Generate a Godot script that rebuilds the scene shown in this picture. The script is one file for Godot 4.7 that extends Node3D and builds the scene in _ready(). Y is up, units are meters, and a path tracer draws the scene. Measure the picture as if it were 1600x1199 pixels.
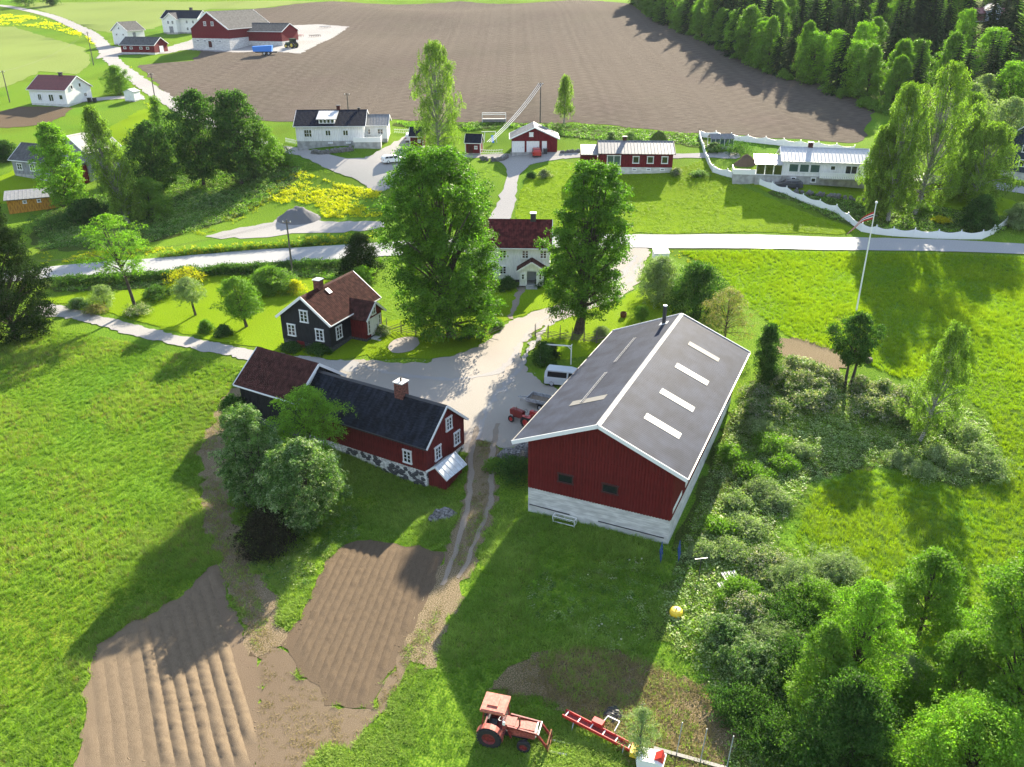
extends Node3D
# A Norwegian farm seen from a drone: camera and light first, then land, buildings, vegetation, small things.

var rng := RandomNumberGenerator.new()
var M := {}
var names := {}

func _ready() -> void:
	rng.seed = 20240521
	# ---------- camera ----------
	var cam := Camera3D.new()
	cam.name = "camera"
	cam.fov = 48.88
	cam.near = 0.5
	cam.far = 3000.0
	cam.position = Vector3(0, 40, 0)
	cam.rotation_degrees = Vector3(-25.37, 0, 0)
	add_child(cam)
	cam.current = true
	# ---------- sky, air, exposure ----------
	var env := Environment.new()
	env.background_mode = Environment.BG_SKY
	var sky := Sky.new()
	var sm := ProceduralSkyMaterial.new()
	sm.sky_top_color = Color(0.56, 0.63, 0.74)
	sm.sky_horizon_color = Color(0.86, 0.88, 0.90)
	sm.ground_bottom_color = Color(0.30, 0.33, 0.25)
	sm.ground_horizon_color = Color(0.60, 0.66, 0.68)
	sm.sky_curve = 0.12
	sm.sky_energy_multiplier = 1.0
	sky.sky_material = sm
	env.sky = sky
	env.background_energy_multiplier = 0.6
	env.tonemap_mode = Environment.TONE_MAPPER_LINEAR
	env.tonemap_exposure = 4.4
	env.sdfgi_enabled = true
	env.ssao_enabled = true
	env.ssil_enabled = true
	env.fog_enabled = true
	env.fog_density = 0.00005
	env.fog_light_color = Color(0.86, 0.90, 0.94)
	var we := WorldEnvironment.new()
	we.name = "world_environment"
	we.environment = env
	add_child(we)
	# ---------- sun: behind the farm, to the right, 25 degrees high ----------
	var sun := DirectionalLight3D.new()
	sun.name = "sun"
	sun.light_energy = 1.6
	sun.light_color = Color(1.0, 0.95, 0.86)
	sun.light_angular_distance = 0.5
	sun.shadow_enabled = true
	var e := deg_to_rad(26.0)
	var az := deg_to_rad(20.0)
	var to_sun := Vector3(sin(az) * cos(e), sin(e), -cos(az) * cos(e))
	add_child(sun)
	sun.look_at_from_position(Vector3.ZERO, -to_sun, Vector3.UP)
	# ---------- build ----------
	make_terrain_table()
	make_materials()
	build_land()
	build_farm()
	build_far_houses()
	build_vegetation()
	build_small_things()
	build_ground_cover()

# ================= helpers =================
func lin(r: float, g: float, b: float) -> Color:
	return Color(r, g, b).linear_to_srgb()

func numbered(called: String) -> String:
	var k: int = names.get(called, -1) + 1
	names[called] = k
	return called if k == 0 else "%s_%03d" % [called, k]

func tag(o: Node, label: String, category: String, group := "") -> Node:
	o.set_meta("label", label)
	o.set_meta("category", category)
	if group != "":
		o.set_meta("group", group)
	return o

func thing(called: String, label: String, category: String, at: Vector3, turn := 0.0, group := "") -> Node3D:
	var o := Node3D.new()
	o.name = numbered(called)
	add_child(o)
	o.position = at
	o.rotation.y = turn
	tag(o, label, category, group)
	return o

func part(called: String, mesh: Mesh, m: Material, parent: Node, at := Vector3.ZERO) -> MeshInstance3D:
	var o := MeshInstance3D.new()
	o.name = called if parent != self else numbered(called)
	o.mesh = mesh
	o.material_override = m
	o.position = at
	parent.add_child(o, true)
	return o

func setting(called: String, mesh: Mesh, m: Material) -> MeshInstance3D:
	var o := part(called, mesh, m, self)
	o.set_meta("kind", "structure")
	return o

func copy_of(o: Node3D, at: Vector3, turn: float, label := "", group := "") -> Node3D:
	var c: Node3D = o.duplicate()
	c.name = numbered(str(o.name).rstrip("_0123456789"))
	add_child(c)
	c.position = at
	c.rotation.y = turn
	if label != "":
		c.set_meta("label", label)
	if group != "":
		c.set_meta("group", group)
	return c

# Collects faces; corners are given counter-clockwise as seen from outside.
class MB:
	var v := PackedVector3Array()
	var n := PackedVector3Array()
	var uv := PackedVector2Array()
	var c := PackedColorArray()
	var xf := Transform3D.IDENTITY
	var col := Color.WHITE

	func tri(p: Vector3, q: Vector3, r: Vector3, tp := Vector2.ZERO, tq := Vector2.ZERO, tr := Vector2.ZERO) -> void:
		var a := xf * p
		var b := xf * q
		var d := xf * r
		var nn := (b - a).cross(d - a).normalized()
		v.append_array([a, d, b])
		n.append_array([nn, nn, nn])
		uv.append_array([tp, tr, tq])
		c.append_array([col, col, col])

	func quad(p: Vector3, q: Vector3, r: Vector3, s: Vector3) -> void:
		var w := p.distance_to(q)
		var h := q.distance_to(r)
		tri(p, q, r, Vector2(0, 0), Vector2(w, 0), Vector2(w, h))
		tri(p, r, s, Vector2(0, 0), Vector2(w, h), Vector2(0, h))

	func fan(pts: Array) -> void:
		for i in range(1, pts.size() - 1):
			tri(pts[0], pts[i], pts[i + 1], Vector2(pts[0].x, pts[0].y), Vector2(pts[i].x, pts[i].y), Vector2(pts[i + 1].x, pts[i + 1].y))

	# box between two corners, its edges bevelled by bv
	func box(lo: Vector3, hi: Vector3) -> void:
		var a := Vector3(lo.x, lo.y, lo.z)
		var b := Vector3(hi.x, lo.y, lo.z)
		var d := Vector3(hi.x, lo.y, hi.z)
		var e := Vector3(lo.x, lo.y, hi.z)
		var u := Vector3(0, hi.y - lo.y, 0)
		quad(a, b, d, e)
		quad(e + u, d + u, b + u, a + u)
		quad(e, d, d + u, e + u)
		quad(b, a, a + u, b + u)
		quad(a, e, e + u, a + u)
		quad(d, b, b + u, d + u)

	func cbox(m: Vector3, s: Vector3) -> void:
		box(m - s / 2, m + s / 2)

	# a bar of rectangular section from p to q
	func bar(p: Vector3, q: Vector3, w: float, h: float, up := Vector3.UP) -> void:
		var d := (q - p)
		var l := d.length()
		d = d / l
		if abs(d.dot(up)) > 0.99:
			up = Vector3.RIGHT
		var x := d.cross(up).normalized()
		var y := x.cross(d)
		var keep := xf
		xf = xf * Transform3D(Basis(x, y, -d), p)
		box(Vector3(-w / 2, -h / 2, -l), Vector3(w / 2, h / 2, 0))
		xf = keep

	func tube(p: Vector3, q: Vector3, r0: float, r1: float, k := 8, caps := true) -> void:
		var d := (q - p).normalized()
		var x := d.cross(Vector3.UP if abs(d.y) < 0.95 else Vector3.RIGHT).normalized()
		var y := x.cross(d)
		var last_a := p + x * r0
		var last_b := q + x * r1
		for i in range(1, k + 1):
			var t := TAU * i / k
			var o := x * cos(t) - y * sin(t)
			var a := p + o * r0
			var b := q + o * r1
			quad(a, last_a, last_b, b)
			if caps:
				tri(last_b, q, b)
				tri(a, p, last_a)
			last_a = a
			last_b = b

	# a disc-like solid of revolution about z (a wheel): profile of (radius, z)
	func lathe(at: Vector3, axis: Vector3, prof: Array, k := 16) -> void:
		var x := axis.cross(Vector3.UP if abs(axis.y) < 0.95 else Vector3.RIGHT).normalized()
		var y := axis.cross(x).normalized()
		for j in range(prof.size() - 1):
			for i in k:
				var t0 := TAU * i / k
				var t1 := TAU * (i + 1) / k
				var o0 := x * cos(t0) + y * sin(t0)
				var o1 := x * cos(t1) + y * sin(t1)
				var p: Vector2 = prof[j]
				var q: Vector2 = prof[j + 1]
				quad(at + o0 * p.x + axis * p.y, at + o1 * p.x + axis * p.y, at + o1 * q.x + axis * q.y, at + o0 * q.x + axis * q.y)

	# side outline in (z, y), extruded across x, the points above y_in drawn in by tuck
	func extrude(outline: Array, half: float, y_in := 1e9, tuck := 0.0) -> void:
		var L := []
		var R := []
		for p in outline:
			var h: float = half - (tuck if p.y > y_in else 0.0)
			L.append(Vector3(-h, p.y, p.x))
			R.append(Vector3(h, p.y, p.x))
		var k := outline.size()
		for i in k:
			var j := (i + 1) % k
			quad(R[i], L[i], L[j], R[j])
		var flat := PackedVector2Array(outline)
		var ids := Geometry2D.triangulate_polygon(flat)
		for i in range(0, ids.size(), 3):
			var s := 1.0 if (flat[ids[i + 1]] - flat[ids[i]]).cross(flat[ids[i + 2]] - flat[ids[i]]) > 0 else -1.0
			var i1 := ids[i + 1] if s > 0 else ids[i + 2]
			var i2 := ids[i + 2] if s > 0 else ids[i + 1]
			tri(L[ids[i]], L[i1], L[i2])
			tri(R[ids[i]], R[i2], R[i1])

	func commit() -> ArrayMesh:
		var a := []
		a.resize(Mesh.ARRAY_MAX)
		a[Mesh.ARRAY_VERTEX] = v
		a[Mesh.ARRAY_NORMAL] = n
		a[Mesh.ARRAY_TEX_UV] = uv
		a[Mesh.ARRAY_COLOR] = c
		var m := ArrayMesh.new()
		m.add_surface_from_arrays(Mesh.PRIMITIVE_TRIANGLES, a)
		return m

# ---------- terrain ----------
var CP: Array = [Vector3(-26.44, 35.47, -1.5), Vector3(-15.29, 35.89, -2), Vector3(0, 35.89, -2), Vector3(15.11, 35.47, -1.5), Vector3(27.3, 34.18, 0), Vector3(-39.2, 52.1, -1), Vector3(-22.32, 52.73, -1.5), Vector3(-10.41, 56.46, -1.2), Vector3(7.24, 56.54, 0), Vector3(-5.93, 67.67, 0), Vector3(-14.07, 65.72, -1.9), Vector3(-9.26, 64.65, -1.9), Vector3(-17.94, 67.7, -1.4), Vector3(-4.56, 69.88, 0.1), Vector3(-29.24, 65.93, -1), Vector3(-49.73, 77.6, -0.5), Vector3(-3.26, 60.17, -0.6), Vector3(-2.34, 48.67, -1.2), Vector3(-9.81, 83.8, 1), Vector3(3.34, 79.05, 1), Vector3(-5.56, 97.8, 1.5), Vector3(-21.94, 92.12, 1.3), Vector3(-38.52, 93.79, 0.6), Vector3(-58.55, 103.63, 1), Vector3(2.58, 107.16, 1.5), Vector3(-35.91, 113.14, 2.2), Vector3(-59.68, 116.49, 3), Vector3(-19.69, 126.16, 3), Vector3(20.11, 129.37, 3.3), Vector3(49.58, 127.61, 3.8), Vector3(75.24, 122.07, 4.2), Vector3(-46.14, 122.79, 3), Vector3(-1.94, 124.11, 2.6), Vector3(-34.87, 127.91, 3), Vector3(32.81, 101.96, 2.5), Vector3(41.83, 97.78, 3.2), Vector3(33.72, 78.8, 2.6), Vector3(46.89, 87.21, 1.8), Vector3(31.09, 66.39, -0.6), Vector3(35.88, 61.06, -1.2), Vector3(48.5, 75.68, 0.5), Vector3(22.93, 64.64, -0.2), Vector3(21.5, 76.51, 0.8), Vector3(12.67, 54.95, -0.1), Vector3(16.15, 48.08, -0.7), Vector3(27.08, 52.35, -1.2), Vector3(-6.52, 174.84, 7.5), Vector3(-28.43, 150.14, 6.5), Vector3(-33.26, 166.35, 11.5), Vector3(-25.71, 174.43, 12), Vector3(21.2, 157, 8.5), Vector3(4.98, 167.37, 9.5), Vector3(46.09, 141.88, 9.2), Vector3(58.46, 146.35, 9), Vector3(69.58, 140.87, 7.5), Vector3(76.94, 134.12, 7), Vector3(38.04, 143.03, 7), Vector3(32.17, 140.22, 5.5), Vector3(10.72, 140.22, 5.5), Vector3(13.47, 183.55, 12.5), Vector3(-27.24, 185.95, 12.8), Vector3(-68.88, 186.89, 10), Vector3(-59.54, 177.53, 7), Vector3(-72.49, 160.03, 5.5), Vector3(-111.06, 215.58, 13), Vector3(-102.56, 196.9, 10.5), Vector3(-91.3, 164.48, 7), Vector3(-82.76, 144.28, 4.5), Vector3(-79.85, 160.51, 6), Vector3(-105.16, 268, 16.5), Vector3(-100.57, 302.69, 19.5), Vector3(-114.91, 284.14, 18.5), Vector3(-73.07, 295.31, 20), Vector3(-61.87, 353.24, 23), Vector3(-33.79, 488.12, 29), Vector3(15.4, 213.28, 15.5), Vector3(66.59, 181.55, 12.8), Vector3(74.69, 189.15, 13), Vector3(76.31, 269.04, 20), Vector3(103.74, 222.34, 17.5), Vector3(135.08, 256.32, 26), Vector3(52.9, 380.94, 29), Vector3(-183.32, 347.86, 21), Vector3(-215.03, 443.75, 30), Vector3(-148.48, 353.24, 23), Vector3(90.08, 152.02, 9.5), Vector3(99.15, 180.21, 13)]
const BD := [-60.0, 60.0, 115.0, 140.0, 165.0, 200.0, 300.0, 450.0, 800.0]
const BE := [-2.0, -0.5, 1.5, 4.0, 9.0, 12.5, 20.0, 33.0, 62.0]
var coarse := []
var gx := PackedFloat32Array()
var gd := PackedFloat32Array()
var gh := PackedFloat32Array()
var ix := PackedInt32Array()
var id := PackedInt32Array()

func base_rise(d: float) -> float:
	for i in range(1, BD.size()):
		if d <= BD[i]:
			return lerpf(BE[i - 1], BE[i], clampf((d - BD[i - 1]) / (BD[i] - BD[i - 1]), 0, 1))
	return BE[-1]

func make_terrain_table() -> void:
	var rest := []
	for p in CP:
		rest.append(p.z - base_rise(p.y))
	for j in 88:
		var row := PackedFloat32Array()
		for i in 101:
			var x := -500.0 + 10.0 * i
			var d := -60.0 + 10.0 * j
			var s := 5.0 + d * 0.03
			var sw := 1.0 / 12960000.0
			var sv := 0.0
			for k in CP.size():
				var dx: float = x - CP[k].x
				var dd: float = d - CP[k].y
				var w := dx * dx + dd * dd + s * s
				w = 1.0 / (w * w)
				sw += w
				sv += w * rest[k]
			row.append(base_rise(d) + sv / sw)
		coarse.append(row)
	var x := -480.0
	while x < 480.5:
		gx.append(x)
		x += 2.0 if x >= -160 and x < 160 else 10.0
	var d := -40.0
	while d < 790.0:
		gd.append(d)
		d += 2.0 if d >= 20 and d < 260 else 10.0
	for dd in gd:
		for xx in gx:
			gh.append(smooth_height(xx, dd))
	# lookup from 2 m bins to grid index
	var k := 0
	for b in 480:
		var xx := -480.0 + 2.0 * b
		while k < gx.size() - 2 and gx[k + 1] <= xx + 0.001:
			k += 1
		ix.append(k)
	k = 0
	for b in 415:
		var dd := -40.0 + 2.0 * b
		while k < gd.size() - 2 and gd[k + 1] <= dd + 0.001:
			k += 1
		id.append(k)

func bw(t: float) -> Array:
	return [(1 - t) * (1 - t) * (1 - t) / 6.0, (3 * t * t * t - 6 * t * t + 4) / 6.0, (-3 * t * t * t + 3 * t * t + 3 * t + 1) / 6.0, t * t * t / 6.0]

func smooth_height(x: float, d: float) -> float:
	var fx := (x + 500.0) / 10.0
	var fd := (d + 60.0) / 10.0
	var i := clampi(int(floor(fx)), 1, 98)
	var j := clampi(int(floor(fd)), 1, 85)
	var a := bw(fx - i)
	var b := bw(fd - j)
	var s := 0.0
	for q in 4:
		var row: PackedFloat32Array = coarse[j - 1 + q]
		s += b[q] * (a[0] * row[i - 1] + a[1] * row[i] + a[2] * row[i + 1] + a[3] * row[i + 2])
	# the ground falls away below the outbuilding
	return s - 0.9 * exp(-((x + 10.2) * (x + 10.2) + (64.0 - d) * (64.0 - d)) / 32.0)

func gy(x: float, z: float) -> float:
	var d := -z
	var i := ix[clampi(int((x + 480.0) / 2.0), 0, 479)]
	var j := id[clampi(int((d + 40.0) / 2.0), 0, 414)]
	var u := (x - gx[i]) / (gx[i + 1] - gx[i])
	var w := (d - gd[j]) / (gd[j + 1] - gd[j])
	var k := j * gx.size() + i
	var k2 := k + gx.size()
	return lerpf(lerpf(gh[k], gh[k + 1], u), lerpf(gh[k2], gh[k2 + 1], u), w)

func on_ground(x: float, z: float) -> Vector3:
	return Vector3(x, gy(x, z), z)

# ---------- sheets laid on the terrain ----------
var wob := FastNoiseLite.new()
var bare := []
var last_poly := PackedVector2Array()
var tone := FastNoiseLite.new()

func ragged(pts: Array, step: float, jag: float) -> PackedVector2Array:
	var out := PackedVector2Array()
	for i in pts.size():
		var a: Vector2 = pts[i]
		var b: Vector2 = pts[(i + 1) % pts.size()]
		var k := maxi(1, int(a.distance_to(b) / step))
		for j in k:
			var p := a.lerp(b, float(j) / k)
			p += Vector2(wob.get_noise_2d(p.x * 9.0, p.y * 9.0), wob.get_noise_2d(p.x * 9.0 + 500, p.y * 9.0)) * jag * 2.0
			p += Vector2(wob.get_noise_2d(p.x * 45.0, p.y * 45.0), wob.get_noise_2d(p.x * 45.0 + 900, p.y * 45.0)) * jag * 1.1
			out.append(p)
	return out

func smooth_loop(pts: Array, closed := true) -> Array:
	var out := []
	var k := pts.size()
	for i in (k if closed else k - 1):
		var p0: Vector2 = pts[(i - 1 + k) % k] if closed or i > 0 else pts[i]
		var p1: Vector2 = pts[i]
		var p2: Vector2 = pts[(i + 1) % k]
		var p3: Vector2 = pts[(i + 2) % k] if closed or i < k - 2 else p2
		for j in 4:
			out.append(p1.cubic_interpolate(p2, p0, p3, j / 4.0))
	if not closed:
		out.append(pts[-1])
	return out

func sheet(pts: Array, lift: float, vary := 0.15, jag := 0.35, step := 1.0, freq := 1.0) -> ArrayMesh:
	var poly := ragged(pts, step, jag)
	last_poly = poly
	var lo := poly[0]
	var hi := poly[0]
	for p in poly:
		lo = lo.min(p)
		hi = hi.max(p)
	var edge := {}
	for i in poly.size():
		var a := poly[i]
		var b := poly[(i + 1) % poly.size()]
		var k := maxi(1, int(a.distance_to(b) / 0.8))
		for j in k:
			var p := a.lerp(b, float(j) / k)
			edge[Vector2i(ix[clampi(int((p.x + 480.0) / 2.0), 0, 479)], id[clampi(int((-p.y + 40.0) / 2.0), 0, 414)])] = true
	var v := PackedVector3Array()
	var c := PackedColorArray()
	var uv := PackedVector2Array()
	var i0 := ix[clampi(int((lo.x + 480.0) / 2.0), 0, 479)]
	var i1 := ix[clampi(int((hi.x + 480.0) / 2.0), 0, 479)]
	var j0 := id[clampi(int((-hi.y + 40.0) / 2.0), 0, 414)]
	var j1 := id[clampi(int((-lo.y + 40.0) / 2.0), 0, 414)]
	for j in range(j0, j1 + 1):
		for i in range(i0, i1 + 1):
			var a := Vector2(gx[i], -gd[j])
			var b := Vector2(gx[i + 1], -gd[j + 1])
			var cell := PackedVector2Array([a, Vector2(b.x, a.y), b, Vector2(a.x, b.y)])
			var shapes := [cell]
			if edge.has(Vector2i(i, j)):
				shapes = Geometry2D.intersect_polygons(cell, poly)
			elif not Geometry2D.is_point_in_polygon((a + b) / 2, poly):
				continue
			for s in shapes:
				var ids := Geometry2D.triangulate_polygon(s)
				for k in range(0, ids.size(), 3):
					var p: Vector2 = s[ids[k]]
					var q: Vector2 = s[ids[k + 1]]
					var r: Vector2 = s[ids[k + 2]]
					if (q - p).cross(r - p) < 0:
						var t := q
						q = r
						r = t
					for w in [p, q, r]:
						v.append(Vector3(w.x, gy(w.x, w.y) + lift, w.y))
						uv.append(w)
						var g := 1.0 + vary * tone.get_noise_2d(w.x * freq, w.y * freq) * 2.0
						c.append(Color(g, g * (1.0 + 0.04 * tone.get_noise_2d(w.y, w.x)), g))
	return draped(v, uv, c)

func draped(v: PackedVector3Array, uv: PackedVector2Array, c: PackedColorArray) -> ArrayMesh:
	var st := SurfaceTool.new()
	st.begin(Mesh.PRIMITIVE_TRIANGLES)
	st.set_smooth_group(0)
	for i in v.size():
		st.set_color(c[i])
		st.set_uv(uv[i])
		st.set_uv2(uv[i] * 0.37)
		st.add_vertex(v[i])
	st.index()
	st.generate_normals()
	return st.commit()

# a strip of the given half-widths along a line
func ribbon_points(line: Array, half: float, half_end := -1.0) -> Array:
	var l := []
	var r := []
	var pts := smooth_loop(line, false)
	for i in pts.size():
		var a: Vector2 = pts[maxi(0, i - 1)]
		var b: Vector2 = pts[mini(pts.size() - 1, i + 1)]
		var d := (b - a).normalized().orthogonal()
		var w := half if half_end < 0 else lerpf(half, half_end, float(i) / (pts.size() - 1))
		l.append(pts[i] + d * w)
		r.push_front(pts[i] - d * w)
	return l + r

# ---------- textures and materials ----------
func noise_tex(freq: float, colors: Array, seed_: int, size := 512, octaves := 4, as_normal := 0.0) -> NoiseTexture2D:
	var f := FastNoiseLite.new()
	f.seed = seed_
	f.frequency = freq
	f.noise_type = FastNoiseLite.TYPE_SIMPLEX_SMOOTH
	f.fractal_octaves = octaves
	var t := NoiseTexture2D.new()
	t.width = size
	t.height = size
	t.seamless = true
	t.noise = f
	if as_normal > 0.0:
		t.as_normal_map = true
		t.bump_strength = as_normal
	elif colors.size():
		var g := Gradient.new()
		var offs := PackedFloat32Array()
		var cols := PackedColorArray()
		for i in colors.size():
			offs.append(0.25 + 0.5 * i / (colors.size() - 1.0))
			cols.append(colors[i])
		g.offsets = offs
		g.colors = cols
		t.color_ramp = g
	return t

func mat(color: Color, rough := 0.9, opts := {}) -> StandardMaterial3D:
	var m := StandardMaterial3D.new()
	m.albedo_color = color
	m.roughness = rough
	m.vertex_color_use_as_albedo = true
	for k in opts:
		m.set(k, opts[k])
	return m

# ground: two scales of noise, world mapped
func ground_mat(freq_scale: Vector3, colors: Array, seed_: int, bump := 4.0, fine := 0.06) -> StandardMaterial3D:
	var m := mat(Color.WHITE, 0.95)
	m.metallic_specular = 0.06
	m.albedo_texture = noise_tex(fine, colors, seed_, 512, 5)
	m.uv1_triplanar = true
	m.uv1_world_triplanar = true
	m.uv1_scale = freq_scale
	if bump > 0:
		m.heightmap_enabled = true
		m.heightmap_scale = bump
		m.heightmap_texture = noise_tex(fine, [], seed_, 512, 5)
	return m

# ================= materials =================
func make_materials() -> void:
	wob.seed = 5
	wob.frequency = 0.05
	tone.seed = 11
	tone.frequency = 0.03
	tone.fractal_octaves = 3
	M.meadow = ground_mat(Vector3(0.14, 0.14, 0.14), [lin(0.055, 0.115, 0.011), lin(0.105, 0.19, 0.017), lin(0.165, 0.24, 0.026)], 1, 3.0)
	M.lawn = ground_mat(Vector3(0.16, 0.16, 0.16), [lin(0.095, 0.17, 0.006), lin(0.145, 0.235, 0.008), lin(0.19, 0.265, 0.014)], 2, 3.0)
	M.pale_field = ground_mat(Vector3(0.05, 0.05, 0.11), [lin(0.13, 0.18, 0.045), lin(0.17, 0.22, 0.06), lin(0.21, 0.25, 0.08)], 3, 3.0)
	M.weeds = ground_mat(Vector3(0.16, 0.16, 0.16), [lin(0.03, 0.055, 0.01), lin(0.055, 0.09, 0.015), lin(0.12, 0.13, 0.045)], 4, 10.0)
	M.soil_far = ground_mat(Vector3(0.012, 0.05, 0.22), [lin(0.068, 0.056, 0.045), lin(0.108, 0.09, 0.073), lin(0.158, 0.134, 0.11)], 5, 14.0, 0.05)
	M.soil = ground_mat(Vector3(0.55, 0.55, 0.55), [lin(0.10, 0.073, 0.046), lin(0.15, 0.114, 0.077), lin(0.205, 0.163, 0.116)], 6, 2.0)
	M.soil_dark = ground_mat(Vector3(0.6, 0.6, 0.6), [lin(0.072, 0.052, 0.034), lin(0.11, 0.082, 0.055), lin(0.152, 0.118, 0.083)], 7, 2.0)
	M.gravel = ground_mat(Vector3(0.22, 0.22, 0.22), [lin(0.24, 0.215, 0.18), lin(0.33, 0.30, 0.26), lin(0.41, 0.38, 0.34)], 8, 2.0, 0.09)
	M.grey_gravel = ground_mat(Vector3(0.22, 0.22, 0.22), [lin(0.22, 0.21, 0.20), lin(0.31, 0.30, 0.285), lin(0.40, 0.385, 0.37)], 9, 2.0, 0.09)
	M.asphalt = ground_mat(Vector3(0.2, 0.2, 0.2), [lin(0.27, 0.27, 0.27), lin(0.32, 0.32, 0.315), lin(0.36, 0.36, 0.355)], 10, 0.4, 0.08)
	M.asphalt.roughness = 0.55
	M.dry_grass = ground_mat(Vector3(0.25, 0.25, 0.25), [lin(0.085, 0.075, 0.034), lin(0.17, 0.13, 0.082), lin(0.25, 0.20, 0.135)], 12, 2.5)
	M.litter = ground_mat(Vector3(0.28, 0.28, 0.28), [lin(0.05, 0.06, 0.02), lin(0.14, 0.10, 0.055), lin(0.28, 0.215, 0.14)], 13, 2.5)
	M.heap_grey = ground_mat(Vector3(0.3, 0.3, 0.3), [lin(0.11, 0.11, 0.112), lin(0.15, 0.15, 0.152), lin(0.19, 0.19, 0.19)], 14, 4.0, 0.09)
	M.rut = ground_mat(Vector3(0.3, 0.3, 0.3), [lin(0.17, 0.14, 0.11), lin(0.235, 0.20, 0.16), lin(0.30, 0.26, 0.215)], 15, 2.0, 0.09)
	M.white_paint = mat(lin(0.78, 0.78, 0.76), 0.5)
	M.trim = mat(lin(0.74, 0.75, 0.75), 0.5)
	M.glass = mat(lin(0.012, 0.016, 0.02), 0.06, {"metallic_specular": 0.6})
	M.dark_frame = mat(lin(0.05, 0.012, 0.012), 0.6)
	M.glass_teal = mat(lin(0.05, 0.09, 0.09), 0.06, {"metallic_specular": 0.6})

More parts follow.
